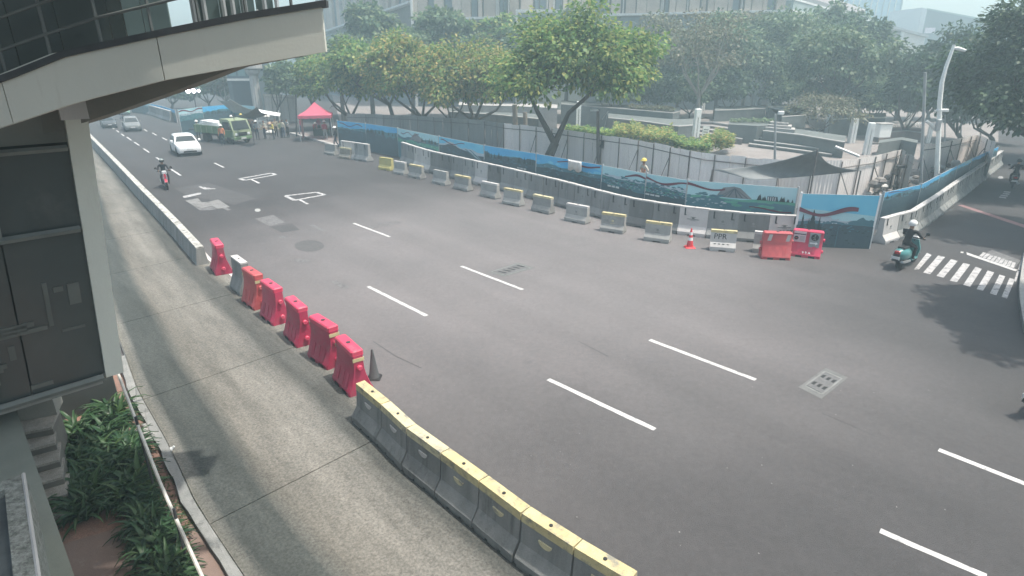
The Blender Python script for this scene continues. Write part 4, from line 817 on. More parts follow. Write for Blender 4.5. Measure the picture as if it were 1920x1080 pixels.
bar(wp(.15,zm[1]),wp(4.6,zm[1]),.045,M_frame,'frame_rail'); bar(wp(.15,ZB+.03),wp(4.6,ZB+.03),.05,M_frame,'frame_rail'); bar(wp(.15,zt0+.02),wp(4.6,zt0+.02),.04,M_frame,'frame_rail')
for u in (.99,1.86,2.81): bar(wp(u,zm[1]),wp(u,zt0),.022,M_frame,'mullion')
M_void = mat('dark_plinth', (.06,.065,.062), (.045,.05,.048), 2, .9)
M_faint = mat('faint_panel', (.105,.112,.10), (.07,.078,.07), 1.3, .35, spec=.4)
r2 = random.Random(5)
for i in range(46):                                                                        # timber cladding seen through the tinted glass
    u = r2.uniform(.25,3.6); z = ZB+.12+r2.uniform(0,1)**1.6*(zm[1]-ZB-.9); w = r2.uniform(.1,.6); h = r2.uniform(.02,.09) if i%3 else r2.uniform(.2,.7)
    if i%3==0: w = r2.uniform(.05,.14)
    b = MB(); b.loft([[wp(u,z,.035),wp(u+w,z,.035),wp(u+w,z+h,.035),wp(u,z+h,.035)],[wp(u,z,.049),wp(u+w,z,.049),wp(u+w,z+h,.049),wp(u,z+h,.049)]]); obj('cladding_strip', b, M_faint, en)
# wall and soffit closing the recess between glazing and ramp
b = MB(); b.loft([[wp(-.1,zt0+.06,.3),wp(4.8,zt0+.06,.3),wp(4.8,zt0+1.9,.3),wp(-.1,zt0+1.9,.3)],[wp(-.1,zt0+.06,.4),wp(4.8,zt0+.06,.4),wp(4.8,zt0+1.9,.4),wp(-.1,zt0+1.9,.4)]]); obj('recess_wall', b, M_soffit, en)
M_void = mat('dark_plinth', (.06,.065,.062), (.045,.05,.048), 2, .9)
b = MB(); b.loft([[wp(-.05,zt0+.1,.5),wp(4.7,zt0+.1,.5),wp(4.7,ZB,.5),wp(-.05,ZB,.5)],[wp(-.05,zt0+.1,.6),wp(4.7,zt0+.1,.6),wp(4.7,ZB,.6),wp(-.05,ZB,.6)]]); obj('back_wall', b, M_void, en)
b = MB(); b.loft([[wp(.16,ZB-.09,.03),wp(4.6,ZB-.09,.03),wp(4.6,ZB-.09,3.2),wp(.16,ZB-.09,3.2)],[wp(.16,ZB-.02,.03),wp(4.6,ZB-.02,.03),wp(4.6,ZB-.02,3.2),wp(.16,ZB-.02,3.2)]]); obj('floor_slab', b, M_soffit, en)
v0, v1 = at(60,806,0)-E, at(226,762,0)-E; dv = (v1-v0).normalized(); nv = Vector((-dv.y,dv.x,0))
b = MB(); b.loft([[v0+Vector((0,0,z)), v1+Vector((0,0,z)), v1+nv*.3+Vector((0,0,z)), v0+nv*.3+Vector((0,0,z))] for z in (.0,ZB-.1)]); obj('plinth', b, M_void, en)
# stone steps going up to the enclosure
t0 = at(92,972,.06); st = thing('stone_steps', 'worn stone steps climbing beside the leafy planting bed', 'steps', (t0.x,t0.y,0)); M_step = mat('stone_tread', (.30,.285,.255), (.20,.19,.17), 5, .9, .4, 30, stain=(.12,.115,.10), stain_scale=6, stain_lo=.57, grain=.25); M_riser = mat('stone_riser', (.15,.145,.125), (.11,.105,.095), 3, .9, .2, 30)
px_ = [(132,962),(126,925),(117,893),(110,861),(103,829),(97,800)]; pl_ = [(40,985),(40,950),(40,915),(40,880),(40,846),(36,812)]
h = .155
for k in range(6):
    z = .06+h*(k+1); r_ = at(*px_[k], z)-t0; l_ = at(*pl_[k], z)-t0; d = (l_-r_); d.z=0; d.normalize(); l_ = Vector((r_.x,r_.y,0))+d*1.5; fw = Vector((d.y,-d.x,0)); 
    if fw.y < 0: fw = -fw
    r0 = Vector((r_.x,r_.y,z)); l0 = Vector((l_.x,l_.y,z))
    b = MB(); b.sheet([l0+fw*.6,l0-fw*.015,r0-fw*.015,r0+fw*.6], .045); obj('tread', b, M_step, st)
    b = MB(); b.sheet([l0+fw*.6-Vector((0,0,.046)),l0+fw*.01-Vector((0,0,.046)),r0+fw*.01-Vector((0,0,.046)),r0+fw*.6-Vector((0,0,.046))], z-.046); obj('riser', b, M_riser, st)
b = MB(); b.sheet([l0+fw*.9+Vector((0,0,.9)),l0+fw*.42+Vector((0,0,.9)),r0+fw*.42+Vector((0,0,.9)),r0+fw*.9+Vector((0,0,.9))], .9); obj('landing_wall', b, M_soffit, st)
# near parapet: sloping rendered wall and a planter box with pebbled rim
M_render = mat('grey_green_render', (.24,.255,.22), (.20,.215,.185), 1.5, .85, .12, 25, stain=(.20,.21,.185), stain_scale=2, stain_lo=.58, streak=False)
zc = 2.2; a = at(-14,640,zc); c = at(150,1110,zc); d = (a-c).normalized(); n = Vector((-d.y,d.x,0)); 
if n.x > 0: n = -n
par = thing('parapet_wall', 'grey green rendered parapet wall rising at the lower left edge', 'wall', (c.x,c.y,0)); K = Vector((c.x,c.y,0)); a2 = a+d*1.5; c2 = c-d*2.5
b = MB(); b.sheet([a2-K, a2-K+n*.9, c2-K+n*.9, c2-K], zc-.02); obj('wall', b, M_render, par)
zp = 3.0; q0 = at(46,888,zp); q1 = at(80,1110,zp); d = (q0-q1).normalized(); n = Vector((-d.y,d.x,0)); 
if n.x > 0: n = -n
pl = thing('planter_box', 'concrete box with pebbled rim in the bottom left corner', 'planter', (q0.x,q0.y,0)); K = Vector((q0.x,q0.y,0)); M_peb = mat('pebbledash', (.30,.31,.28), (.12,.125,.11), 14, .9, .8, 30, grain=.3, detail=3)
r = .17; f0 = q0-K; f1 = q1-K-d*1.2; g0 = f0+n*1.6; g1 = f1+n*1.6
for pts in ([f0-n*0, f0+n*r, f1+n*r, f1],[f0+n*r, g0, g0-d*r, f0+n*r-d*r]): 
    b = MB(); b.sheet([Vector((p.x,p.y,zp)) for p in pts], .5); obj('rim', b, M_peb, pl)
b = MB(); b.sheet([Vector((p.x,p.y,zp-.09)) for p in (f0+n*r*.98-d*r*.98, g0-d*r*.98, g1, f1+n*r*.98)], .4); obj('wet_roof', b, mat('stained_slab',(.13,.15,.155),(.07,.08,.085),2.5,.5,.1,20,stain=(.2,.2,.19),stain_scale=3,stain_lo=.62), pl)
b = MB(); ins = .02; b.sheet([Vector((p.x,p.y,zp-.5)) for p in (f0+n*ins-d*ins, g0-d*ins, g1, f1+n*ins)], 2.4); obj('wall', b, M_render, pl)
b = MB()
for p,q in ((f0,f1),): e = Vector((-d.y,d.x,0))*0; b.tube([Vector((p.x,p.y,zp+.0))+n*.01, Vector((q.x,q.y,zp+.0))+n*.01], .018, 5)
obj('edge_bead', b, M_conc_pale, pl)
# white pipe rail running down from the post
p0 = at(221,700,1.9); p1 = at(300,905,.95); p2 = at(385,1095,.7)
b = MB(); b.tube([p0,(p0*.45+p1*.55)+Vector((.0,0,-.03)),p1,(p1*.5+p2*.5)+Vector((0,0,-.02)),p2,p2+(p2-p1)*.5], .025, 7); o = obj('pipe_rail', b, mat('white_pipe',(.62,.60,.55),(.4,.385,.35),9,.6,stain=(.2,.19,.17),stain_scale=9,stain_lo=.6)); tag(o, 'speckled white pipe rail sloping down from the corner post past the plants', 'rail')
for k,f in enumerate((.25,.7)):
    p = p0.lerp(p2,f); b = MB(); b.tube([(0,0,0),(0,0,p.z-.05)], .02, 6); o = obj('rail_support', b, M_dark, loc=(p.x,p.y,0.02)); tag(o, ('upper' if k==0 else 'lower')+' thin dark support stake under the white pipe rail', 'stake')
# ------------------------------------------------------------------ leafy plants in the bed by the ramp
M_strap = leaf_mat('strap_leaf', [(.026,.062,.030),(.040,.09,.040),(.058,.115,.048),(.09,.145,.06)], .3, .4)
def strap_clump(seed, n=34, L0=.62, wide=.032):
    r = random.Random(seed); v=[]; f=[]
    for i in range(n):
        a = r.uniform(0,6.283); L_ = L0*r.uniform(.55,1.15); up = r.uniform(.65,1.35); w = wide*r.uniform(.55,1.0); o = len(v); m = 6
        dx,dy = math.cos(a),math.sin(a); bend = r.uniform(.7,1.5); bx,by = r.uniform(-.07,.07),r.uniform(-.07,.07); ang = up; x=0; z=0
        for k in range(m):
            ww = w*(1-(k/(m-1))**2.2)*(.75+.6*math.sin(min(1,k/(m-1)*1.7)*3.14*.6))
            px,py = bx+dx*x, by+dy*x
            v += [(px-dy*ww,py+dx*ww,z+.004),(px,py,z-.006),(px+dy*ww,py-dx*ww,z+.004)]
            ang -= bend*.36*(k+1)/m*1.6; x += L_/m*math.cos(ang)*1.0; z += L_/m*math.sin(ang); z = max(z,.01)
        for k in range(m-1): f += [(o+3*k,o+3*k+1,o+3*k+4,o+3*k+3),(o+3*k+1,o+3*k+2,o+3*k+5,o+3*k+4)]
    me = bpy.data.meshes.new('leaves'); me.from_pydata(v,[],f); me.materials.append(M_strap); me.polygons.foreach_set('use_smooth',[True]*len(f)); me.update(); return me
clumps = [strap_clump(i, 38 if i<3 else 30) for i in range(5)]
poly = [(125,870),(108,800),(150,765),(222,745),(245,790),(262,880),(250,925),(200,935),(150,955)]
def inside(p, poly):
    c = False
    for (x0,y0),(x1,y1) in zip(poly, poly[1:]+poly[:1]):
        if (y0 > p[1]) != (y1 > p[1]) and p[0] < (x1-x0)*(p[1]-y0)/(y1-y0)+x0: c = not c
    return c
def plant(p, k, label, group, s=1.0):
    t = thing('strap_leaf_plant', label, 'plant', (p.x,p.y,.06), random.uniform(0,6.28), group); t.scale = (s,)*3
    mesh_obj('leaves', clumps[k%5], t)
cnt = 0; rr_ = random.Random(3)
while cnt < 62:
    q = (rr_.uniform(105,265),rr_.uniform(745,960))
    if inside(q,poly): plant(at(*q,.25),cnt,'dark green strap leaved plant in the dense shaded bed beside the steps','plants in the shaded bed',rr_.uniform(.9,1.35)); cnt += 1
for k in range(34):
    f = k/33; q = (262+f*70+rr_.uniform(-34,16), 905+f*190+rr_.uniform(-12,12)); plant(at(*q,.2),k,'bright green strap leaved plant in the clump along the white pipe rail','plants along the pipe rail',rr_.uniform(.8,1.15))
b = MB(); r = random.Random(9)
for _ in range(240):
    q = at(r.uniform(300,385), r.uniform(830,1000), .06); a = r.uniform(0,6.28); s = r.uniform(.02,.06)
    for j in range(3): a += 2.1; b.poly([(q.x,q.y,.05),(q.x+s*math.cos(a)-.012,q.y+s*math.sin(a),.05+s*.8),(q.x+s*1.6*math.cos(a),q.y+s*1.6*math.sin(a),.05+s*r.uniform(.4,1.2)),(q.x+s*math.cos(a)+.012,q.y+s*math.sin(a),.05+s*.7)])
o = obj('weeds', b, leaf_mat('weed_leaf',[(.05,.085,.03),(.09,.12,.05),(.12,.13,.07)])); tag(o,'low weeds and scraps along the broken kerb','weeds',kind='stuff')
for k,(q,s) in enumerate((((268,812),.16),((285,822),.13),((278,800),.12))):
    p = at(*q,.08); b = MB(); b.rbox(-s,s,-s*.8,s*.8,0,.09,.02); o = obj('broken_paver', b, M_conc, loc=(p.x,p.y,.04), rot=(.1*k,.05,.5+k)); tag(o, ('largest','middle sized','smallest')[k]+' loose broken paver lying by the lane kerb','paver','broken pavers')
p = at(312,846,.1); b = MB(); b.lathe([(.001,0),(.045,0),(.05,.06),(.04,.11),(.02,.15),(.02,.18),(.001,.18)],10); o = obj('plastic_bottle', b, mat('clear_plastic',(.6,.62,.62),None,3,.2), loc=(p.x,p.y,.06), rot=(0,.9,.4)); tag(o,'white plastic bottle lying against the lane kerb','bottle')
# ------------------------------------------------------------------ trees: tapered trunk with limbs, crown of leaf clusters
LM = {'mango': leaf_mat('mango_leaf',[(.051,.122,.043),(.093,.194,.061),(.159,.266,.079),(.245,.316,.101),(.359,.359,.115)],.45),
      'yellowing': leaf_mat('yellowing_leaf',[(.064,.144,.049),(.122,.216,.064),(.216,.287,.086),(.345,.331,.108),(.460,.345,.144)],.45),
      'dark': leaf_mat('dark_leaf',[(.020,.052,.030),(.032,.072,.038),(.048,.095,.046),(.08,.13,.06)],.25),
      'grey': leaf_mat('grey_green_leaf',[(.053,.106,.065),(.088,.150,.083),(.138,.200,.106),(.213,.250,.138)],.34),
      'dry': leaf_mat('dry_leaf',[(.112,.125,.075),(.163,.150,.100),(.200,.188,.125),(.112,.150,.075)],.25)}
M_bark = mat('bark', (.13,.115,.10), (.075,.068,.06), 6, .95, .6, 18, streak=True); M_bark_p = mat('pale_bark', (.30,.28,.25), (.2,.19,.17), 5, .9, .4, 18, streak=True)
TREE_BUDGET = [0]
def tree(label, base, crown_c, rad, kind='mango', n_leaf=9000, leaf=.26, clusters=90, trunk_r=.2, forks=4, fork_h=None, bark=None, seed=0, group=None, droop=.5, fill=.35, name='street_tree', lean=(0,0)):
    """base: ground point; crown_c: centre of the crown; rad: (x, y, z) half sizes"""
    g = np.random.default_rng(seed+100); r = random.Random(seed); base = Vector(base); cc = Vector(crown_c)-base; rx,ry,rz = rad
    t = thing(name, label, 'tree', base, 0, group)
    # cluster centres on an uneven, lobed shell, flattened below
    d = g.normal(size=(clusters*3,3)); d /= np.linalg.norm(d,axis=1)[:,None]; d = d[d[:,2]>-.42][:clusters]
    lob = np.array([.80+.42*mnoise.noise(Vector(tuple(q*1.9+seed*7.3))) for q in d]); rr = (fill+(1-fill)*g.random(len(d))**.5)*lob
    cen = d*rr[:,None]*np.array([rx,ry,rz]) + np.array(cc)
    cs = (.16+.13*g.random(len(d)))*(rx+ry+rz)/3*1.15
    k = g.integers(0,len(d),n_leaf); off = g.normal(size=(n_leaf,3)); off /= np.linalg.norm(off,axis=1)[:,None]; off *= (g.random(n_leaf)**.45)[:,None]; off[:,2] *= .62
    P = cen[k] + off*cs[k][:,None]
    out = P-np.array(cc); out /= (np.linalg.norm(out,axis=1)[:,None]+1e-6)
    ax = off*.9 + out*.35 + g.normal(size=(n_leaf,3))*.45; ax[:,2] -= droop; ax /= np.linalg.norm(ax,axis=1)[:,None]
    up = g.normal(size=(n_leaf,3))*.45; up[:,2] += 1.0; sd_ = np.cross(ax,up); sd_ /= (np.linalg.norm(sd_,axis=1)[:,None]+1e-6); nrm = np.cross(sd_,ax)
    L_ = leaf*(.6+.8*g.random(n_leaf))[:,None]; w = L_*.30
    v = np.stack([P, P+ax*L_*.5+sd_*w+nrm*w*.25, P+ax*L_-nrm*L_*.08, P+ax*L_*.5-sd_*w+nrm*w*.25],1).reshape(-1,3)
    me = bpy.data.meshes.new('crown'); me.vertices.add(n_leaf*4); me.vertices.foreach_set('co', v.ravel().astype(np.float32)); me.loops.add(n_leaf*4); me.polygons.add(n_leaf)
    me.loops.foreach_set('vertex_index', np.arange(n_leaf*4,dtype=np.int32)); me.polygons.foreach_set('loop_start', np.arange(0,n_leaf*4,4,dtype=np.int32)); me.polygons.foreach_set('loop_total', np.full(n_leaf,4,dtype=np.int32))
    me.update(calc_edges=True); me.materials.append(LM[kind]); mesh_obj('crown', me, t); TREE_BUDGET[0] += n_leaf*2
    # trunk and limbs
    b = MB(); fh = fork_h or max(.6, cc.z-rz*1.0); top = Vector((cc.x*.25+lean[0], cc.y*.25+lean[1], fh)); mid = Vector((top.x*.35+r.uniform(-.1,.1), top.y*.35, fh*.5))
    b.tube([(0,0,-.1),(0,0,.15),mid,top],[trunk_r*1.35,trunk_r*1.08,trunk_r*.9,trunk_r*.78],8)
    for i in range(forks):
        a = 6.283*i/forks + r.uniform(-.4,.4)*(forks > 2); e = cc + Vector((math.cos(a)*rx*.62, math.sin(a)*ry*.62, rz*r.uniform(-.2,.45))); m_ = top.lerp(e,.45)+Vector((math.cos(a)*rx*.08,math.sin(a)*ry*.08,-rz*.12)) if forks > 2 else top+Vector((math.cos(a)*1.0-.15,.1,1.9))
        b.tube([top-(top-mid)*.06,m_,e],[trunk_r*.62,trunk_r*.4,trunk_r*.12],6)
        for j in range(3):
            s = m_.lerp(e,r.uniform(.1,.8)); e2 = s+Vector((r.uniform(-1,1)*rx*.4,r.uniform(-1,1)*ry*.4,r.uniform(-.1,.6)*rz)); b.tube([s,s.lerp(e2,.5)+Vector((0,0,.05*rz)),e2],[trunk_r*.24,trunk_r*.15,trunk_r*.04],5)
    obj('trunk', b, bark or M_bark, t, True); return t
def tree_px(label, bpx, cpx, hw, hh, kind, seed, dist_from=None, **kw):
    """base pixel on the ground, crown centre pixel, half width and half height in photo pixels"""
    if kind != 'dry': hw *= 1.13; hh *= 1.12
    B = at(*bpx); dep = B.y*math.cos(CAM_PITCH)+CAM_H*math.sin(CAM_PITCH); s = dep/CAM_F; c = at_y(*cpx,B.y)
    return tree(label,(B.x,B.y,0),(c.x,c.y,c.z),(hw*s,hw*s*.9,hh*s),kind,seed=seed,**kw)
tree_px('large forked mango tree in front of the zinc fence, biggest crown of the row',(1027,316),(1084,128),150,86,'mango',1,n_leaf=26000,leaf=.30,clusters=160,trunk_r=.36,forks=2,fork_h=1.7)
tree_px('street tree with dark trunk just left of the large forked one',(890,268),(890,152),105,62,'yellowing',2,n_leaf=17000,leaf=.32,clusters=110,trunk_r=.26)
tree_px('street tree with yellow tinged crown over the hoarding, third from the forked one',(800,262),(768,142),92,66,'yellowing',3,n_leaf=15000,leaf=.34,clusters=100,trunk_r=.22)
tree_px('street tree with mottled crown just right of the red tent',(745,252),(690,132),78,52,'mango',4,n_leaf=12000,leaf=.36,clusters=90,trunk_r=.22)
tree_px('green street tree standing behind the red tent',(668,244),(628,158),68,52,'mango',5,n_leaf=11000,leaf=.34,clusters=80,trunk_r=.24)
tree_px('smaller leafy tree between two crowns behind the old zinc fence',(850,252),(835,160),60,58,'grey',6,n_leaf=8000,leaf=.34,clusters=70,trunk_r=.18)
tree_px('tall tree in front of the glazed corner of the mall',(700,219),(700,60),52,48,'grey',7,n_leaf=7000,leaf=.6,clusters=70,trunk_r=.28,forks=4)
tree_px('tall tree below the cladded mall facade left of the low canopy',(845,219),(838,70),58,46,'grey',8,n_leaf=8000,leaf=.6,clusters=70,trunk_r=.28)
tree_px('rounded tree behind the left half of the largest crown',(935,219),(928,78),52,40,'mango',9,n_leaf=6500,leaf=.6,clusters=60,trunk_r=.26)
tree_px('tree rising behind the largest crown near the mall canopy',(1060,219),(1070,72),75,52,'grey',10,n_leaf=9000,leaf=.55,clusters=80,trunk_r=.28)
tree_px('thin half bare tree with upright pale branches in the plaza',(1306,245),(1312,95),88,88,'dry',11,n_leaf=3800,leaf=.30,clusters=120,trunk_r=.22,forks=7,fork_h=3.4,bark=M_bark_p,fill=.2)
tree_px('sparse wispy tree right of the red sign in the plaza',(1232,219),(1232,88),72,74,'dry',12,n_leaf=3800,leaf=.42,clusters=100,trunk_r=.22,forks=6,bark=M_bark_p,fill=.25)
tree_px('leafy tree shading the plaza steps by the tall planter',(1420,231),(1420,128),78,52,'grey',13,n_leaf=11000,leaf=.34,clusters=90,trunk_r=.17)
tree_px('leaning tree behind the pair of lamp pillars',(1446,228),(1500,112),92,52,'grey',14,n_leaf=12000,leaf=.38,clusters=100,trunk_r=.18)
tree_px('wide tree over the plaza right of centre, with a small red fire box below',(1562,250),(1575,115),92,60,'grey',15,n_leaf=13000,leaf=.36,clusters=110,trunk_r=.18)
tree_px('dry twiggy tree above the planters near the lamp pillars',(1530,262),(1540,205),75,38,'dry',16,n_leaf=3500,leaf=.22,clusters=70,trunk_r=.12)
tree_px('tree at the back of the plaza in front of the slatted wall',(1640,240),(1630,168),62,56,'grey',17,n_leaf=9000,leaf=.38,clusters=90,trunk_r=.16)
tree_px('bushy tree behind the thin pole with the camera',(1690,262),(1722,168),58,66,'dark',18,n_leaf=10000,leaf=.36,clusters=90,trunk_r=.18)
tree_px('dark tree behind the curved street lamp',(1800,262),(1790,150),68,95,'dark',19,n_leaf=12000,leaf=.36,clusters=90,trunk_r=.2)
tree_px('dark tree deep in the shade at the end of the side street',(1860,268),(1850,190),62,95,'dark',20,n_leaf=10000,leaf=.36,clusters=90,trunk_r=.2)
tree_px('pale upright tree at the back of the plaza under the glass tower',(1545,219),(1560,70),60,50,'grey',21,n_leaf=6000,leaf=.55,clusters=70,trunk_r=.25)
tree_px('grey tree in front of the mall terraces behind the wispy one',(1390,219),(1400,70),70,52,'dry',22,n_leaf=3600,leaf=.5,clusters=80,trunk_r=.24,bark=M_bark_p)
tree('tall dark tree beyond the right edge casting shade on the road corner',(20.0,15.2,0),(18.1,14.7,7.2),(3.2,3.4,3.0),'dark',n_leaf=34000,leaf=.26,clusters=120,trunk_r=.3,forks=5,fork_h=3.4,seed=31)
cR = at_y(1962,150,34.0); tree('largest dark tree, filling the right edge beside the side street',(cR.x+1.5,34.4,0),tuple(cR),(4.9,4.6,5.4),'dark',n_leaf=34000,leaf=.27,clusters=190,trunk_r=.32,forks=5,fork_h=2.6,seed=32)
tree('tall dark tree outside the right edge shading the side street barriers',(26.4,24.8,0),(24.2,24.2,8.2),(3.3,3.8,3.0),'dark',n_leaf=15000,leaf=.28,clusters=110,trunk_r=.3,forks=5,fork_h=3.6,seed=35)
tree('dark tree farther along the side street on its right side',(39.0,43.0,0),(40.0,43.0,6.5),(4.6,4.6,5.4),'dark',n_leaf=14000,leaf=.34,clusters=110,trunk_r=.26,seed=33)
bk = [((1340,229),(1345,105),80,68,'grey'),((1455,227),(1462,92),76,66,'grey'),((1525,225),(1520,110),80,66,'grey'),((1610,229),(1596,92),62,58,'dark'),((1680,227),(1672,142),50,42,'grey'),((1740,224),(1750,150),52,60,'dark'),((1815,227),(1828,170),52,72,'dark'),((1270,222),(1265,130),70,46,'grey'),((1165,225),(1150,132),62,46,'grey'),((985,225),(985,110),62,46,'grey'),((775,222),(770,100),62,40,'grey'),((645,227),(640,105),50,38,'grey')]
for k,(b_,c_,hw,hh,kd) in enumerate(bk): tree_px(f'{ORD[k]} hazy background tree from the right end, behind the plaza' if 0 else f'hazy background tree of the plaza, {ORD[k]} of the dozen behind the front trees',b_,c_,hw,hh,kd,60+k,n_leaf=11000,leaf=.42,clusters=100,trunk_r=.24,group='background trees behind the plaza')
for k,(x,y,kd,lab) in enumerate(((1148,168,'grey','behind the slim lamp pillar of the long terrace'),(1222,172,'dark','left of the bare trunk'),(1292,174,'grey','right behind the bare trunk'),(1362,168,'dark','left of the tall planter'),(1482,174,'grey','above the stone steps'),(1560,180,'dark','behind the fire box'),(1628,186,'grey','behind the bicycle racks'),(1690,192,'dark','beside the thin camera pole'))):
    tree_px(f'small leafy understory tree {lab}',(x,236 if x < 1500 else 246),(x,y),48,33,kd,90+k,n_leaf=6500,leaf=.32,clusters=70,trunk_r=.11,group='small understory trees in the plaza')
tree_px('tree with tangled grey leaves beside the white column',(520,232),(528,155),30,40,'grey',34,n_leaf=4500,leaf=.45,clusters=50,trunk_r=.14,forks=4)
tree_px('pollarded street tree left of the dark doorway under the ramp',(425,212),(425,152),38,36,'dry',35,n_leaf=3500,leaf=.5,clusters=60,trunk_r=.2,bark=M_bark_p)
tree_px('small street tree by the floodlights under the ramp',(395,210),(385,165),32,24,'grey',36,n_leaf=3500,leaf=.5,clusters=50,trunk_r=.18)
tree_px('dark street tree at the bend seen below the ramp edge',(322,205),(330,172),26,20,'dark',37,n_leaf=2500,leaf=.6,clusters=40,trunk_r=.2)
tree_px('leafy tree behind the beige zinc gate and red tent',(585,225),(590,140),36,46,'mango',38,n_leaf=6000,leaf=.42,clusters=60,trunk_r=.2)
# ------------------------------------------------------------------ plaza: terraces, steps, planters with hedges, lamp pillars
M_plaza = mat('plaza_paving', (.25,.225,.215), (.19,.172,.166), 1.0, .85, .1, 20, grain=.06); M_terr = mat('terrace_stone', (.135,.15,.148), (.10,.112,.11), 1.2, .8, .08, 20, stain=(.075,.083,.083), stain_scale=1.3, stain_lo=.6)
M_edge = mat('pale_stone_edge', (.40,.39,.375), (.32,.31,.30), 2, .8)
pts = [at(640,236),at(940,262),at(1210,286),at(1470,312),at(1700,292),at(1720,300),at(1735,285),at(1872,266),at(1872,170),at(620,170)]
b = MB(); b.sheet([Vector((p.x,p.y,.02)) for p in pts][::1], .015)
struct('plaza_ground', b, M_plaza)
def terrace(px, z, h, label, m=M_terr, edge=True, name='terrace_wall', group='stone terraces of the plaza'):
    """low stone mass: px are the front-top corner pixels left to right at height z, running back 'deep' metres"""
    P = [at(x,y,z) for x,y in px]; base = P[0]; t = thing(name, label, 'planter' if 'planter' in name else 'terrace', (base.x,base.y,0), 0, group); O_ = Vector((base.x,base.y,0))
    back = [p + Vector((p.x,p.y,0)).normalized()*h for p in P[::-1]]
    b = MB(); b.sheet([Vector((p.x,p.y,z))-O_ for p in P]+[Vector((p.x,p.y,z))-O_ for p in back], z); obj('wall', b, m, t)
    if edge:
        b = MB(); f = [p+(Vector((p.x,p.y,0)).normalized()*-.04) for p in P]; k = [p+(Vector((p.x,p.y,0)).normalized()*.35) for p in P[::-1]]
        b.sheet([Vector((p.x,p.y,z+.075))-O_ for p in f]+[Vector((p.x,p.y,z+.075))-O_ for p in k], .07); obj('coping', b, M_edge, t)
    return t
def hedge(px, z0, label, kind='mango', n=1400, leaf=.16, h=.6, dep=1.2, seed=0):
    P = [at(x,y,z0) for x,y in px]; base = P[0]; g = np.random.default_rng(seed+500); v=[]; f=[]
    L_ = [(c-a).length for a,c in zip(P,P[1:])]; tot = sum(L_)
    for i in range(n):
        d = g.random()*tot; k = 0
        while d > L_[k] and k < len(L_)-1: d -= L_[k]; k += 1
        p = P[k].lerp(P[k+1], min(1,d/L_[k])); u = Vector((p.x,p.y,0)).normalized(); q = p+u*g.random()*dep-base; hh = h*(.45+.75*abs(mnoise.noise(Vector((d*1.2,k,seed)))))*g.random()**.6
        a = g.random()*6.283; s = leaf*(.6+.9*g.random()); ax = Vector((math.cos(a),math.sin(a),g.random()*1.0)).normalized(); sd_ = ax.cross(Vector((0,0,1))).normalized()*s*.3; o = len(v); q.z += hh
        v += [tuple(q),tuple(q+ax*s*.5+sd_),tuple(q+ax*s-Vector((0,0,s*.2))),tuple(q+ax*s*.5-sd_)]; f.append((o,o+1,o+2,o+3))
    me = bpy.data.meshes.new('hedge'); me.from_pydata(v,[],f); me.materials.append(LM[kind]); me.update(); o = mesh_obj('hedge', me, None, base); tag(o,label,'hedge',None); return o
terrace([(1075,268),(1140,268),(1200,281),(1310,297),(1330,300)],.7,3.2,'low planter wall right behind the long pale zinc fence',name='planter_wall')
hedge([(1060,256),(1120,262),(1150,268)],.8,'yellow green planter hedge between tree trunk and dark pole','mango',3000,.24,1.2,3.0,1)
hedge([(1150,262),(1210,272),(1255,281)],.8,'yellow green hedge behind the fence left of the white pillar','yellowing',6000,.24,1.5,6.5,2)
hedge([(1255,280),(1300,290),(1330,293)],.8,'darker green hedge at the foot of the white pillar','mango',4000,.24,1.2,4,3)
hedge([(1312,289),(1345,287),(1372,280)],.7,'short green hedge right of the white pillar','yellowing',4000,.24,1.3,5,4)
terrace([(1140,222),(1200,228),(1272,238),(1300,236)],1.6,7,'dark raised planter block with plants on top behind the yellow hedge',name='planter_wall')
terrace([(1052,196),(1120,201),(1180,206),(1262,213),(1275,210)],2.1,7,'long dark terrace wall below the sparse tree')
hedge([(1180,205),(1262,212)],2.1,'low dull hedge on top of the long dark terrace','dry',900,.3,.5,3,5)
for k in range(4): terrace([(1268+k*3,251-k*7.5),(1330+k*2,252-k*7.3),(1392-k*3,262-k*8.3)],.45+.16*k,4,f'{ORD[k]} plaza step from the bottom, left of the tall planter',M_plaza,True,'plaza_step','plaza steps left of the tall planter')
terrace([(1366,233),(1420,236),(1455,234),(1476,231)],1.55,3.6,'tall grey green planter with a lamp pillar and small trees',M_terr,False,'planter_wall')
hedge([(1368,231),(1455,232)],1.55,'small shrubs along the top of the tall grey green planter','grey',700,.2,.4,2,6)
for k in range(5): terrace([(1404+k*9,271-k*6.5),(1470+k*9,279-k*6.5),(1560+k*3,291-k*7.6)],.2+.17*k,1.4,f'{ORD[k]} stone step from the bottom, between tall planter and shade net',M_terr,True,'plaza_step','stone steps behind the shade net')
terrace([(1430,246),(1500,254),(1570,266),(1584,268)],1.15,5,'dark stone terrace above the steps right of the tall planter')
for k in range(3): terrace([(1435+k*4,240-k*5),(1490-k*6,245-k*6)],1.35+.18*k,2.5,f'{ORD[k]} sunlit step from the bottom behind the tall planter',M_edge,True,'plaza_step','sunlit steps behind the tall planter')
terrace([(1440,202),(1475,209),(1512,217),(1466,220)],2.2,9,'far dark terrace with pale zigzag edge'); terrace([(1340,208),(1400,206),(1436,204)],2.0,6,'far stone terrace beyond the tall planter')
terrace([(1556,226),(1600,222),(1660,222)],1.6,7,'dark planter terrace behind the red fire box'); terrace([(840,210),(930,216),(1010,224)],1.5,6,'shaded terrace behind the row of street trees')
terrace([(860,198),(960,200),(1045,204)],2.1,6,'farther terrace strip glimpsed between the street tree trunks',M_edge)
terrace([(1650,250),(1700,246),(1730,250)],.8,5,'reddish brown planting bed beside the bicycle racks',mat('bed_soil',(.24,.19,.17),(.19,.15,.14),2,.95),True,'planter_wall')
terrace([(1648,268),(1690,262),(1720,268)],1.0,2,'grey plinth behind the zinc fence corner',M_terr,False)
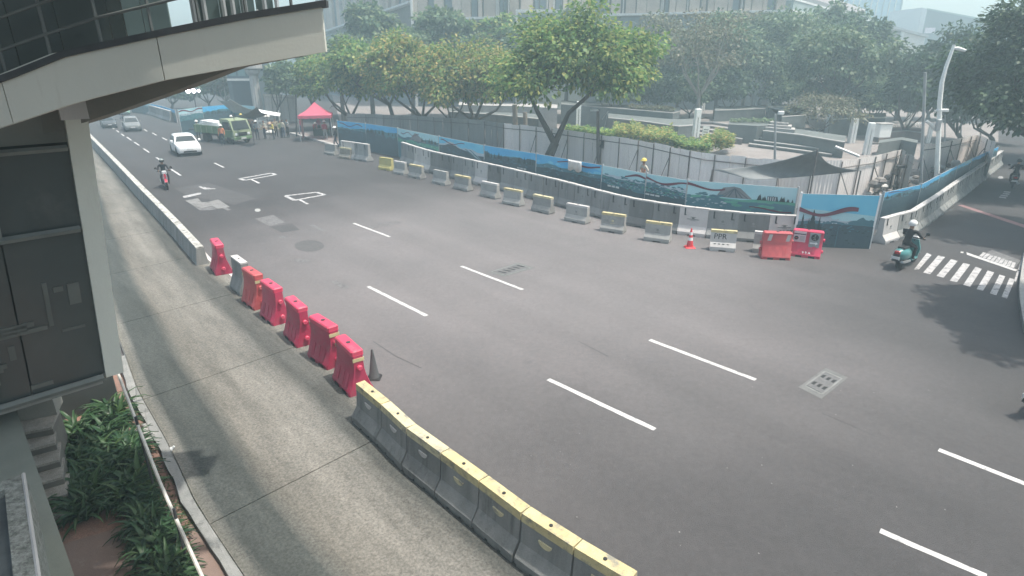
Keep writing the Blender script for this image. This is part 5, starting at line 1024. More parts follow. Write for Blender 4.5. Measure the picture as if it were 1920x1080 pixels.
M_pillar = mat('pale_metal_pillar', (.86,.87,.84), (.78,.79,.76), 2, .55)
def lamp_pillar(px_base, px_top, w, label, z0=0):
    p = at(*px_base,z0); q = at_y(*px_top,p.y); dep = p.y*math.cos(CAM_PITCH)+CAM_H*math.sin(CAM_PITCH); r_ = w*dep/CAM_F/2; h = q.z-z0
    t = thing('lamp_pillar', label, 'lamp pillar', p, random.uniform(-.2,.2), 'square lamp pillars of the plaza')
    for s in (-1,1):
        b = MB(); b.box(-r_ if s<0 else r_*.15, -r_*.15 if s<0 else r_, -r_, r_, 0, h*.8); obj('side_panel', b, M_pillar, t)
    b = MB(); b.box(-r_*.14,r_*.14,-r_*.6,r_*.6,0,h*.795); obj('light_strip', b, M_terr, t)
    b = MB(); b.rbox(-r_,r_,-r_,r_,h*.802,h,.03); obj('head', b, M_pillar, t)
for a,c,w,l in (((1301,283),(1301,204),10,'tall pale lamp pillar right behind the fence with a notice beside it'),((1408,232),(1407,163),9,'tall lamp pillar standing in the grey green planter'),((1436,236),(1435,185),6,'lamp pillar beside a leaning trunk'),
                ((1550,254),(1549,198),7,'lamp pillar beside the small red fire box'),((1595,268),(1594,222),10,'lamp pillar left of the tall one at the fence corner'),((1623,291),(1623,230),10,'tall lamp pillar at the fence corner behind the rail'),
                ((1083,262),(1083,190),8,'pale lamp pillar just right of the forked trunk'),((1233,190),(1232,157),6,'slim lamp pillar behind the long dark terrace'),((1258,204),(1256,146),11,'broad ribbed lamp pillar on the dark terrace'),((1318,208),(1318,150),5,'slim lamp pillar behind the bare tree'),
                ((1700,240),(1700,205),6,'slim lamp pillar in shade before the thin pole'),((1739,268),(1738,232),6,'lamp pillar behind the curved street lamp'),((948,228),(948,196),7,'lamp pillar between two street tree trunks')): lamp_pillar(a,c,w,l)
p = at(1316,284,.2); t = thing('notice_board','white notice leaning beside the tall pale lamp pillar','sign',(p.x,p.y,.0),.25); b = MB(); b.box(-.28,.28,-.02,.02,.9,2.1); obj('board', b, M_white, t, rot=(0,.08,0)); b = MB()
for i in range(5): b.box(-.2,.2,-.026,-.022,1.1+i*.18,1.16+i*.18)
obj('printed_line', b, M_terr, t, rot=(0,.08,0)); b = MB(); b.box(-.03,.03,.021,.05,0,.95); obj('stake', b, M_pipe, t)
p = at(1555,240); t = thing('fire_box','small red box on a post by the lamp pillar in the plaza','box',p); b = MB(); b.rbox(-.16,.16,-.1,.1,.75,1.45,.03); obj('box', b, M_cone, t); b = MB(); b.box(-.04,.04,-.04,.04,0,.749); obj('post', b, M_dark, t)
p = at(1649,270); t = thing('utility_cabinet','pale utility cabinet with slanted lid behind the zinc fence','cabinet',(p.x,p.y,.6),.2); b = MB(); b.rbox(-.6,.6,-.4,.4,0,1.1,.04); obj('body', b, M_pillar, t); b = MB(); b.rbox(-.66,.66,-.46,.46,1.101,1.18,.03); obj('lid', b, M_edge, t)
# sloping white rail and bicycle racks
for k,(a,c,lab) in enumerate((((1566,275,1.6),(1611,293,1.1),'white sloping rail beam at the top of the stone steps'),)):
    b = MB(); b.tube([at(*a),at(*c)], .09, 4); o = obj('rail_beam', b, M_white); tag(o,lab,'rail')
t0 = at(1650,247); t = thing('bicycle_rack','row of slanted bicycle rack hoops in the plaza','rack',t0)
for i in range(14):
    p = at(1652+i*5.2,251-i*.6)-t0; b = MB(); b.tube([(p.x,p.y,0),(p.x+.1,p.y,.5),(p.x+.5,p.y+.2,.75),(p.x+.75,p.y+.3,.3),(p.x+.8,p.y+.3,0)], .035, 5); obj('hoop', b, M_steel, t)
# ------------------------------------------------------------------ buildings behind the plaza
M_clad = mat('beige_cladding_panel', (.46,.385,.325), (.38,.315,.265), 1.2, .7, .25, 2.5, stain=(.29,.24,.20), stain_scale=1.5, stain_lo=.6, per_object=.18); M_fin = mat('dark_fin', (.15,.145,.145), (.11,.105,.105), 2, .6); M_finl = mat('pale_fin', (.5,.48,.45), (.42,.4,.38), 2, .6)
M_recess = mat('recess_glass', (.10,.13,.16), (.14,.17,.19), .3, .3, spec=.5); M_eave = mat('white_eave', (.62,.62,.60), (.52,.52,.5), 1, .6); M_tower = mat('tower_glass', (.20,.33,.42), (.30,.44,.50), .12, .25, spec=.5); M_green_box = mat('grey_green_box', (.27,.32,.30), (.23,.27,.26), 1, .6)
def facade(t, O, pa, pb, z0e, z1e, ztop, n, seed, depth=14):
    """wall from pa to pb (ground points); eave height z0e..z1e; panelled band above, glazed recess below"""
    a, c = Vector((pa.x,pa.y,0))-O, Vector((pb.x,pb.y,0))-O; d = (c-a); L_ = d.length; d.normalize(); nn = Vector((-d.y,d.x,0))
    if nn.y < 0: nn = -nn
    r = random.Random(seed)
    def quadbox(u0,u1,o0,o1,zl0,zl1,zh,m,name,parent=t):
        b = MB(); P = lambda u,o,z: a+d*u+nn*o+Vector((0,0,z))
        b.loft([[P(u0,o0,zl0),P(u1,o0,zl1),P(u1,o1,zl1),P(u0,o1,zl0)],[P(u0,o0,zh),P(u1,o0,zh),P(u1,o1,zh),P(u0,o1,zh)]]); return obj(name,b,m,parent)
    ze = lambda u: z0e+(z1e-z0e)*u/L_
    quadbox(.0,L_,.9,depth,0,0,ztop,M_fin,'wall'); quadbox(.02,L_-.02,.86,.89,0,0,min(z0e,z1e)-.1,M_recess,'glazing')
    b = MB(); P = lambda u,o,z: a+d*u+nn*o+Vector((0,0,z))
    b.loft([[P(0,-.25,z0e-.28),P(L_,-.25,z1e-.28),P(L_,.85,z1e-.28),P(0,.85,z0e-.28)],[P(0,-.25,z0e),P(L_,-.25,z1e),P(L_,.85,z1e),P(0,.85,z0e)]]); obj('eave', b, M_eave, t)
    u = .05
    while u < L_-.5:
        w = r.choice((.55,.8,1.3,1.3,1.7)); k = r.random(); w = min(w, L_-u-.02)
        if k < .62: quadbox(u,u+w,.05+.1*r.random(),.88,ze(u)+.02,ze(u+w)+.02,ztop-.02,M_clad,'cladding_panel')
        elif k < .80: quadbox(u,u+w*.6,.55,.88,ze(u)+.02,ze(u+w*.6)+.02,ztop-.02,M_recess,'window'); w *= .6
        else: quadbox(u,u+.16,-.05,.88,ze(u)+.02,ze(u+.16)+.02,ztop-.02,M_finl,'fin'); w = .16
        u += w+r.choice((.07,.07,.16,.28))
pk = at_y(773,40,96); t = thing('mall_building','long mall with beige slatted upper facade behind the trees','building',(pk.x,pk.y,0)); O = Vector((pk.x,pk.y,0))
pe = at_y(1478,20,88); pl_ = at_y(596,60,128)
facade(t,O,pk,pe, at_y(874,34,95.5).z, at_y(1100,22,92).z, 26, 60, 1)
zA1 = at_y(771,2,96.4).z; zA0 = at_y(615,61,124).z
facade(t,O,pl_,at_y(770,40,96.3),zA0,zA1,26,30,2)
b = MB(); p = at_y(773.5,40,95.9)-O; b.box(p.x-.16,p.x+.16,p.y-.35,p.y+.2,0,26); obj('corner_trim', b, M_eave, t)
a = at_y(971,30,90)-O; c = at_y(1105,30,90)-O; z1 = at_y(971,18,90).z; b = MB(); b.box(a.x,c.x,a.y,a.y+3.2,0,z1-.4); obj('canopy_box', b, M_green_box, t); b = MB(); b.box(a.x-.3,c.x+.2,a.y-.25,a.y+3.2,z1-.39,z1); obj('canopy_fascia', b, M_eave, t); b = MB(); b.box(a.x-.3,a.x-.01,a.y-.2,a.y+.1,0,z1-.395); obj('added_slab_post', b, M_eave, t)
t = thing('mall_wing','mall wing with long grey bands receding towards the glass tower','building',(pe.x,pe.y,0)); O = Vector((pe.x,pe.y,0))
q0 = at_y(1479,20,88); q1 = at_y(1648,40,150); a = q0-O; c = q1-O; a.z=c.z=0; d = (c-a).normalized(); L_ = (c-a).length; nn = Vector((-d.y,d.x,0)); nn = nn if nn.y>0 else -nn
zb0 = at_y(1479,18,88).z; zb1 = at_y(1479,1,88).z
def wing(u0,u1,o0,o1,z0,z1,m,name): b = MB(); P = lambda u,o: a+d*u+nn*o; b.loft([[P(u0,o0)+Vector((0,0,z)),P(u1,o0)+Vector((0,0,z)),P(u1,o1)+Vector((0,0,z)),P(u0,o1)+Vector((0,0,z))] for z in (z0,z1)]); return obj(name,b,m,t)
wing(0,L_,.6,15,0,zb1+1.2,M_fin,'wall'); wing(-.2,L_,-.5,.59,zb0,zb1,M_green_box,'band'); wing(-.25,L_,-.6,.58,zb1+.01,zb1+.25,M_eave,'coping'); wing(-.25,L_,-.55,.58,zb0-.25,zb0-.01,M_eave,'coping')
r = random.Random(4); u = .1
while u < L_-1: w = r.choice((.7,1.1,1.8)); wing(u,u+w,.1+.2*r.random(),.59,2,zb0-.3,r.choice((M_clad,M_clad,M_finl,M_recess)),'cladding_panel'); u += w+r.choice((.1,.2,.35))
wing(2,L_-1,3,14,zb1+1.21,zb1+3.2,mat('pink_parapet',(.5,.42,.40),(.44,.37,.36),1,.7),'upper_parapet')
p = at_y(1578,60,190); q = at_y(1679,60,190); t = thing('glass_tower','pale blue glass tower rising behind the mall wing','building',(p.x,p.y,0)); w = q.x-p.x
b = MB(); b.box(0,w,0,w*.8,0,34); obj('core', b, M_tower, t)
for i in range(10): b = MB(); b.box(w*i/9-.12,w*i/9+.12,-.35,-.01,0,34); obj('mullion', b, M_finl if i%3 else M_recess, t)
for i in range(7): b = MB(); b.box(.2,w-.2,-.2,-.012,12+i*3.3,12.5+i*3.3); obj('spandrel', b, mat('spandrel_blue',(.22,.36,.46),(.18,.3,.4),.5,.4), t)
p = at_y(1640,60,118); q = at_y(1737,60,118); t = thing('white_hall','white walled hall with slatted brown panel beside the glass tower','building',(p.x,p.y,0)); w = q.x-p.x
z0 = at_y(1652,46,118).z; z1 = at_y(1720,66,118).z; x0 = at_y(1652,50,118).x-p.x; x1 = at_y(1691,50,118).x-p.x
b = MB(); b.loft([[(0,0,0),(w,0,0),(w,12,0),(0,12,0)],[(0,0,z0),(w,0,z1-.4),(w,12,z1-.4),(0,12,z0)]]); obj('wall', b, mat('cream_wall',(.56,.53,.50),(.5,.475,.45),.6,.8), t)
b = MB(); b.loft([[(-.3,-.6,z0+.01),(w+.2,-.6,z1-.39),(w+.2,12,z1-.39),(-.3,12,z0+.01)],[(-.3,-.6,z0+.4),(w+.2,-.6,z1),(w+.2,12,z1),(-.3,12,z0+.4)]]); obj('roof_edge', b, mat('grey_roof_edge',(.33,.33,.33),(.27,.27,.27),1,.7), t)
zp0 = at_y(1660,105,118).z; b = MB(); b.box(x0+.2,x1,-.05,-.01,max(.2,zp0),z0-1.0); pn = obj('slatted_panel', b, mat('brown_panel',(.20,.18,.175),(.16,.145,.14),1,.7), t)
for i in range(11): z = max(.4,zp0)+i*(z0-1.3-max(.4,zp0))/11; b = MB(); b.box(x0+.3,x1-.1,-.14,-.052,z,z+.28); obj('slat', b, mat('brown_slat',(.27,.245,.235),(.22,.2,.195),2,.7), pn)
b = MB(); b.box(x1+.05,x1+.5,-.3,-.01,0,z0-.9); obj('downpipe', b, M_eave, t)
p = at_y(1720,60,165); q = at_y(1842,60,165); t = thing('dark_hall','dark slab sided hall with sloping roofline under the open sky','building',(p.x,p.y,0)); w = q.x-p.x; z0 = at_y(1722,14,165).z; z1 = at_y(1832,39,165).z; xs = at_y(1738,14,165).x-p.x
b = MB(); b.loft([[(0,-.0,0),(xs,-.4,0),(xs,14,0),(0,14,0)],[(0,0,z0),(xs,-.4,z0-.4),(xs,14,z0-.4),(0,14,z0)]]); obj('pale_end_wall', b, mat('pale_end_wall',(.55,.53,.52),(.5,.48,.47),.6,.8), t)
b = MB(); b.loft([[(xs+.02,-.3,0),(w,-.3,0),(w,14,0),(xs+.02,14,0)],[(xs+.02,-.3,z0-.5),(w,-.3,z1),(w,14,z1),(xs+.02,14,z0-.5)]]); obj('dark_wall', b, mat('dark_cladding',(.03,.035,.045),(.022,.027,.035),.4,.6), t)
b = MB(); b.loft([[(xs-.2,-.6,z0-.49),(w+.1,-.6,z1+.01),(w+.1,-.31,z1+.01),(xs-.2,-.31,z0-.49)],[(xs-.2,-.6,z0-.2),(w+.1,-.6,z1+.3),(w+.1,-.31,z1+.3),(xs-.2,-.31,z0-.2)]]); obj('roof_trim', b, mat('green_trim',(.16,.24,.21),None,1,.6), t)
b = MB(); z = at_y(1745,52,165).z; b.box(xs+.5,xs+3.0,-.5,-.31,z-1.3,z); obj('wall_sign', b, mat('pink_wall_sign',(.55,.45,.5),None,1,.6), t)
p = at_y(1163,78,90); t = thing('mall_sign','small red and white lit sign glimpsed through the sparse branches','sign',p); b = MB(); b.box(-1.0,1.0,-.1,.1,-.5,.55); obj('red_board', b, M_cone, t); b = MB(); b.box(-1.05,1.05,-.08,.08,.56,.85); b.box(-.8,.9,-.08,.08,-.95,-.51); obj('white_edge', b, M_white, t); b = MB(); b.box(-.06,.06,.11,.3,-p.z,.5); obj('sign_post', b, M_steel, t)
# left background: column, dark doorway building, zinc gate, hoardings, tarps, floodlights
p = at(488,232); t = thing('white_column','pale fluted column with wide capital standing by the dark doorway','column',p); z = at_y(488,120,p.y).z
b = MB(); b.lathe([(.75,0),(.75,.3),(.6,.45)],12); obj('plinth', b, M_edge, t); b = MB(); n=24; b.loft([[((.5 if k%2 else .45)*s*math.cos(6.283*k/n),(.5 if k%2 else .45)*s*math.sin(6.283*k/n),zz) for k in range(n)] for zz,s in ((.452,1.05),(z*.5,1),(z-1.2,.92))]); obj('shaft', b, M_edge, t); b = MB(); b.lathe([(.5,z-1.199),(.72,z-.9),(.8,z-.6),(1.05,z-.45),(1.05,z)],16); obj('capital', b, M_edge, t)
p = at(462,222); t = thing('dark_gatehouse','dark blue grey building with tall doorway behind the tarps','building',p); b = MB(); b.box(-1.6,2.2,0,4,0,7.2); obj('wall', b, mat('slate_wall',(.08,.11,.13),(.06,.085,.10),.6,.6), t); b = MB(); b.box(-1.1,1.7,-.05,-.005,.2,4.3); obj('door', b, mat('dark_door',(.035,.05,.065),None,1,.4), t); b = MB(); b.box(-1.6,2.2,-.1,-.004,4.4,4.65); obj('lintel', b, M_eave, t)
for i in range(3):
    for j in range(2): b = MB(); b.box(-1.3+i*1.1,-.45+i*1.1,-.06,-.006,4.95+j*1.05,5.75+j*1.05); obj('window', b, mat('teal_window',(.13,.22,.24),None,1,.3), t)
zinc_fence('beige zinc gate between the white column and the red tent',[(494,176),(554,179)],3.0,mat('beige_zinc_sheet',(.44,.40,.35),(.38,.34,.30),1.5,.65,.05,20,stain=(.28,.25,.22),stain_scale=1.5,stain_lo=.6,streak=True,per_object=.08),.75,False)
hoarding('painted_hoarding','distant teal printed hoarding behind the green truck',[(333,206),(380,200),(430,196),(478,199)],2.5,[333,378,430,478],[5,4,5],ribs=[(0,0,1,.86,.07,2.6,.07,0),(2,.1,.9,.62,.1,3,.09,1)])
hoarding('painted_hoarding','distant grey blue printed hoarding behind the barrier row at the bend',[(243,190),(275,193),(305,199),(328,206)],1.45,[243,262,283,305,328],[1,5,4,1])
M_tarp = mat('pale_tarp',(.40,.41,.40),(.32,.33,.325),2,.8,.1,20,trans=.15); M_tarp_b = mat('blue_tarp',(.16,.27,.33),(.12,.22,.28),1.5,.7); M_tarp_g = mat('dark_grey_tarp',(.20,.21,.205),(.16,.17,.165),2,.85)
s1 = [at(404,184,3.4),at(437,211,2.2),at(500,214,2.3),at(432,186,3.5)]; sail('pale tarp stretched over the works left of the white column',[s1[0],s1[1],s1[2],s1[3]],.3,m=M_tarp,name='tarpaulin',cat='tarp',poles=(s1[1],s1[2]))
s2 = [at(438,218,2.3),at(482,200,3.3),at(502,214,2.4),at(470,224,2.1)]; sail('dark grey peaked tarp in front of the pale one behind the green truck',s2,.2,m=M_tarp_g,name='tarpaulin',cat='tarp',poles=(s2[0],s2[3]))
p = at(372,226); t = thing('floodlight_mast','mast with three bright floodlights under the ramp edge','floodlight',p); z = at_y(362,172,p.y).z; b = MB(); b.tube([(0,0,0),(0,0,z)],.06,6); b.tube([(-.5,0,z),(.8,0,z+.05)],.04,5); obj('mast', b, M_dark, t)
M_lamp = mat('lit_lamp',(.9,.9,.95),None,1,.3,emit=((.95,.9,1.0),14.0))
for x,rr in ((-.5,.26),(.17,.24),(.75,.15)): b = MB(); b.ball((x,-.2,z+.12),(rr,.12,rr),10,6); obj('lamp', b, M_lamp, t); b = MB(); b.rbox(x-rr*1.05,x+rr*1.05,-.08,.12,z-.15,z+.4,.04); obj('lamp_housing', b, M_dark, t)
# ------------------------------------------------------------------ poles
def pole(name,label,cat,pb,pt,r,m,z0=0,group=None):
    p = at(*pb,z0); q = at_y(*pt,p.y); t = thing(name,label,cat,p,0,group); b = MB(); b.tube([(0,0,-.1),(q.x-p.x,0,q.z-z0)],r,8,r2=r*.8); obj('pole', b, m, t, True); return t, p, q
t,p,q = pole('utility_pole','dark utility pole rising behind the hoarding right of the forked tree','pole',(1122,325),(1121,205),.13,M_pipe)
b = MB(); b.box(.05,.22,-.12,-.0,1.6,2.1); obj('junction_box', b, M_dark, t); b = MB(); b.tube([(.05,-.05,q.z-.6),(.35,-.3,q.z-.1),(.15,-.4,q.z-1.2)],.03,5); obj('cable_loop', b, M_steel, t); b = MB(); b.rbox(-.7,-.2,-.12,.12,q.z-.1,q.z+.0,.02); obj('lamp', b, M_white, t)
t,p,q = pole('wooden_post','stout pale wooden post by the old zinc fence left of the forked tree','post',(968,290),(965,196),.24,mat('weathered_wood',(.30,.27,.23),(.2,.18,.155),4,.9,.3,20,streak=True)); b = MB(); b.tube([(.75,.1,-.1),(.65,.1,q.z*.85)],.17,7); obj('second_post', b, MATS['weathered_wood'], t)
t,p,q = pole('camera_pole','slim grey pole topped by a white camera in the paved plaza','pole',(1453,312),(1454,214),.09,M_steel); b = MB(); b.rbox(-.35,.05,-.1,.1,q.z-.02,q.z+.2,.04); obj('camera', b, M_white, t)
t,p,q = pole('camera_pole','thin dark pole with white camera left of the curved street lamp','pole',(1726,372),(1735,136),.085,M_steel); b = MB(); zc_ = at_y(1733,206,p.y).z; b.rbox(-.28,.3,-.1,.1,zc_-.08,zc_+.05,.03); obj('camera', b, M_white, t); b = MB(); b.rbox(-.2,.05,-.16,.0,zc_-1.0,zc_-.45,.03); obj('control_box', b, M_steel, t)
p = at(1754,372); t = thing('street_lamp','tall white street lamp with bent top and curved lower arm','street lamp',p); V = lambda x,y: at_y(x,y,p.y)-p
b = MB(); b.tube([(0,0,-.1),V(1757,320),V(1761,225),V(1762,190),V(1766,155),V(1774,125),V(1789,84)],[.13,.12,.11,.11,.10,.09,.07],8); obj('pole', b, M_pillar, t, True)
b = MB(); b.tube([V(1787,90),V(1796,91),V(1810,95)],[.06,.09,.07],6); obj('lamp_head', b, M_white, t); b = MB(); b.tube([V(1760,246),V(1753,243),V(1745,233),V(1737,227)],.07,6); b.tube([V(1737,227),V(1760,235)],.03,5); obj('lower_arm', b, M_white, t)
t,p,q = pole('sign_post','dark pole with small round signs behind the beige zinc gate','post',(556,256),(555,177),.08,M_dark)
for k,(x,y0,y1) in enumerate(((1772,268,215),(1802,262,232),(1839,262,228))): pole('thin_pole',f'{("left","middle","right")[k]} of three thin poles in the dark trees beyond the far zinc fence','pole',(x,y0),(x,y1),.06,M_steel)
# reel on stand behind the hoarding, sprayer-like bracing clutter and rubble bags in the works
p = at(1268,352); z = at_y(1268,287,p.y).z; t = thing('hose_reel','round hose reel on two legs against the long zinc fence','hose reel',p); b = MB(); b.lathe([(.1,-.08),(.26,-.08),(.26,.08),(.1,.08)],12,(0,0,z),0,'y'); obj('reel', b, M_pipe, t); b = MB(); b.tube([(-.12,0,0),(-.08,0,z)],.035,5); b.tube([(.14,0,0),(.08,0,z)],.035,5); obj('leg', b, M_pipe, t)
b = MB(); r = random.Random(12)
for (x0,x1,y0,y1,n) in ((1590,1668,350,362,26),(1672,1720,333,350,30),(1740,1830,296,330,60)):
    for _ in range(n):
        q = at(r.uniform(x0,x1),r.uniform(y0,y1),.5); s = r.uniform(.12,.4); b.ball((q.x,q.y,r.uniform(.2,1.2)),(s,s*r.uniform(.5,1),s*r.uniform(.4,.8)),6,4,0 if r.random()<.45 else 1)
o = obj('rubble', b, [mat('white_bag',(.6,.59,.57),(.5,.49,.47),4,.9),mat('grey_rubble',(.24,.22,.21),(.17,.16,.15),4,.95)]); tag(o,'white bags and grey rubble heaped inside the hoarding on the side street','rubble',kind='stuff')
p = at(1785,305); t = thing('steel_canopy','small flat white roofed site canopy inside the side street works','canopy',p); z = at_y(1785,276,p.y).z; b = MB(); b.rbox(-1.9,1.9,-.7,.7,z,z+.14,.03); obj('roof', b, M_white, t)
for x in (-1.5,1.4): b = MB(); b.tube([(x,0,0),(x,0,z)],.06,5); obj('leg', b, M_pipe, t)
t,p,q = pole('site_lamp','thin black work lamp stand in front of the curving zinc bay','lamp stand',(1682,372),(1683,313),.035,M_dark); b = MB(); b.rbox(-.4,.1,-.1,.1,q.z-.05,q.z+.08,.03); obj('lamp_head', b, M_dark, t)
# red tent
M_tent = mat('red_tent_cloth',(.60,.13,.20),(.53,.11,.17),1.5,.8,trans=.2); M_tent_p = mat('faded_pink_cloth',(.50,.30,.30),(.42,.25,.25),1.5,.85)
p = at(597,262); t = thing('red_tent','red pop up gazebo with peaked roof beside the hoarding end','tent',p,R(12)); s = 1.4; e = 2.25; pk_ = 3.3
for k in range(4):
    c = [(-s,-s),(s,-s),(s,s),(-s,s)]; a_,c_ = c[k],c[(k+1)%4]; n=5; b = MB(); v=[]
    for i in range(n+1):
        f = i/n; q = 1-f; z = e+(pk_-e)*f**1.35
        v += [(a_[0]*q,a_[1]*q,z),(c_[0]*q,c_[1]*q,z)]
    b.add(v,[(2*i,2*i+1,2*i+3,2*i+2) for i in range(n)]); obj('roof_panel', b, M_tent, t)
    b = MB(); d_ = (c_[0]-a_[0],c_[1]-a_[1]); b.add([(a_[0]+d_[0]*i/8,a_[1]+d_[1]*i/8,z) for i in range(9) for z in (e-.28+(.05 if i%2 else 0),e)],[(2*i,2*i+2,2*i+3,2*i+1) for i in range(8)]); obj('valance', b, M_tent, t)
    b = MB(); b.tube([(c[k][0]*.97,c[k][1]*.97,0),(c[k][0]*.97,c[k][1]*.97,e)],.03,5); obj('leg', b, M_steel, t)
b = MB(); b.add([(-s*.93,-s*.2,.1),(-s*.93,s*.88,.1),(-s*.95,s*.88,e),(-s*.95,-s*.2,e)],[(0,1,2,3)]); o = obj('side_curtain', b, M_tent_p, t); sm = o.modifiers.new('th','SOLIDIFY'); sm.thickness = .015
p = at(604,256); t = thing('folding_table','dark cloth covered table under the red tent','table',p,R(15)); b = MB(); b.box(-.7,.7,-.35,.35,.7,.74); obj('tabletop', b, M_dark, t); b = MB(); b.box(-.69,.69,-.36,-.34,.05,.699); b.box(-.71,-.69,-.33,.33,.05,.699); b.box(.69,.71,-.33,.33,.05,.699); obj('cloth_skirt', b, mat('dark_green_cloth',(.05,.08,.07),None,2,.9), t)
b = MB(); f = [at(543,251),at(632,276)]; d = (f[1]-f[0]).normalized(); n = Vector((-d.y,d.x,0)); b.sheet([f[0]+n*.35+Vector((0,0,.13)),f[0]+Vector((0,0,.13)),f[1]+Vector((0,0,.13)),f[1]+n*.35+Vector((0,0,.13))],.13); struct('pavement_kerb', b, M_edge)
b = MB(); b.sheet([f[0]+n*.36+Vector((0,0,.115)),f[1]+n*.36+Vector((0,0,.115)),f[1]+n*5+Vector((0,0,.115)),f[0]+n*5+Vector((0,0,.115))],.115); struct('pavement', b, mat('reddish_paving',(.25,.21,.20),(.2,.17,.165),1.5,.9))
# right pavement with kerb at the edge of the picture
kp = [at(1921,470,.14),at(1915,505,.14),at(1911,535,.14),at(1912,560,.14),at(1916,588,.14),at(1921,612,.14),at(1960,690,.14)]
b = MB(); b.sheet(kp+[Vector((40,10,.14)),Vector((60,40,.14)),at(1990,400,.14)],.14); struct('corner_pavement', b, mat('slab_paving',(.26,.255,.25),(.19,.185,.18),2,.9,.2,20,grain=.15))
b = MB()
for a,c in zip(kp,kp[1:]): d = (c-a).normalized(); n = Vector((d.y,-d.x,0))*.09; b.sheet([a-n*0+Vector((0,0,.012)),c+Vector((0,0,.012)),c-n*1.6+Vector((0,0,.012)),a-n*1.6+Vector((0,0,.012))][::-1],.15)
struct('corner_kerb', b, M_conc)
# ------------------------------------------------------------------ people: one skinned body each, clothing colours by body zone
dg = None
M_shoe = mat('dark_shoe',(.03,.03,.03),None,4,.6); M_hair = mat('black_hair',(.012,.011,.010),None,8,.6)
def cloth(name,c): return mat('cloth_'+name,c,tuple(x*.75 for x in c),5,.9)
CL = {'navy':cloth('navy',(.035,.045,.07)),'black':cloth('black',(.02,.02,.023)),'white':cloth('white',(.6,.6,.58)),'grey':cloth('grey',(.25,.26,.27)),'blue':cloth('blue',(.07,.13,.22)),'jeans':cloth('jeans',(.06,.085,.13)),'khaki':cloth('khaki',(.30,.26,.19)),'red':cloth('red',(.34,.05,.09)),'orange':cloth('orange',(.55,.20,.10)),'green':cloth('green',(.16,.22,.14)),'cream':cloth('cream',(.5,.46,.38)),'brown':cloth('brown',(.16,.10,.07)),'yellow':cloth('yellow',(.6,.5,.12)),'maroon':cloth('maroon',(.22,.05,.08))}
STAND = dict(pelvis=(0,0,.95),waist=(0,0,1.10),chest=(0,.01,1.32),neck=(0,.01,1.49),head=(0,-.015,1.62),crown=(0,0,1.72),
  shL=(.17,.01,1.42),elL=(.23,.03,1.14),wrL=(.24,-.05,.90),shR=(-.17,.01,1.42),elR=(-.23,.03,1.14),wrR=(-.24,-.05,.90),
  hipL=(.09,0,.90),knL=(.10,-.02,.49),anL=(.10,.03,.09),toL=(.12,-.13,.045),hipR=(-.09,0,.90),knR=(-.10,-.02,.49),anR=(-.10,.03,.09),toR=(-.12,-.13,.045))
WALK = dict(STAND, knL=(.10,-.16,.52),anL=(.10,-.20,.10),toL=(.11,-.35,.07),knR=(-.10,.02,.50),anR=(-.10,.24,.13),toR=(-.11,.12,.05),elL=(.22,.10,1.16),wrL=(.22,.08,.92),elR=(-.22,-.04,1.15),wrR=(-.2,-.2,.98))
CARRY = dict(STAND, elL=(.25,-.02,1.15),wrL=(.16,-.26,1.12),elR=(-.25,-.02,1.15),wrR=(-.16,-.26,1.12))
BEND = dict(STAND, waist=(0,-.06,1.08),chest=(0,-.22,1.22),neck=(0,-.34,1.32),head=(0,-.45,1.38),crown=(0,-.50,1.48),shL=(.17,-.27,1.28),shR=(-.17,-.27,1.28),elL=(.2,-.36,1.02),wrL=(.14,-.46,.82),elR=(-.2,-.36,1.02),wrR=(-.14,-.46,.82))
POINT = dict(STAND, elL=(.34,-.12,1.30),wrL=(.42,-.34,1.24))
HIPS = dict(STAND, elL=(.36,.06,1.18),wrL=(.17,-.06,1.02),elR=(-.36,.06,1.18),wrR=(-.17,-.06,1.02))
# seated rider, facing -Y; seat top at z = .80
RIDE = dict(pelvis=(0,.10,.88),waist=(0,.09,1.02),chest=(0,.03,1.23),neck=(0,-.01,1.40),head=(0,-.05,1.52),crown=(0,-.04,1.62),
  shL=(.18,.0,1.33),elL=(.27,-.20,1.13),wrL=(.27,-.42,1.05),shR=(-.18,.0,1.33),elR=(-.27,-.20,1.13),wrR=(-.27,-.42,1.05),
  hipL=(.10,.06,.85),knL=(.19,-.28,.72),anL=(.17,-.22,.33),toL=(.18,-.38,.29),hipR=(-.10,.06,.85),knR=(-.19,-.28,.72),anR=(-.17,-.22,.33),toR=(-.18,-.38,.29))
RAD = dict(pelvis=(.145,.11),waist=(.13,.10),chest=(.155,.11),neck=(.058,.058),head=(.082,.098),crown=(.06,.07),sh=(.068,.068),el=(.047,.047),wr=(.033,.033),hip=(.085,.09),kn=(.060,.064),an=(.042,.046),to=(.035,.03))
EDG = [('pelvis','waist'),('waist','chest'),('chest','neck'),('neck','head'),('head','crown')]+[(a+s,b+s) for s in 'LR' for a,b in (('sh','el'),('el','wr'),('hip','kn'),('kn','an'),('an','to'))]+[('chest','shL'),('chest','shR'),('pelvis','hipL'),('pelvis','hipR')]
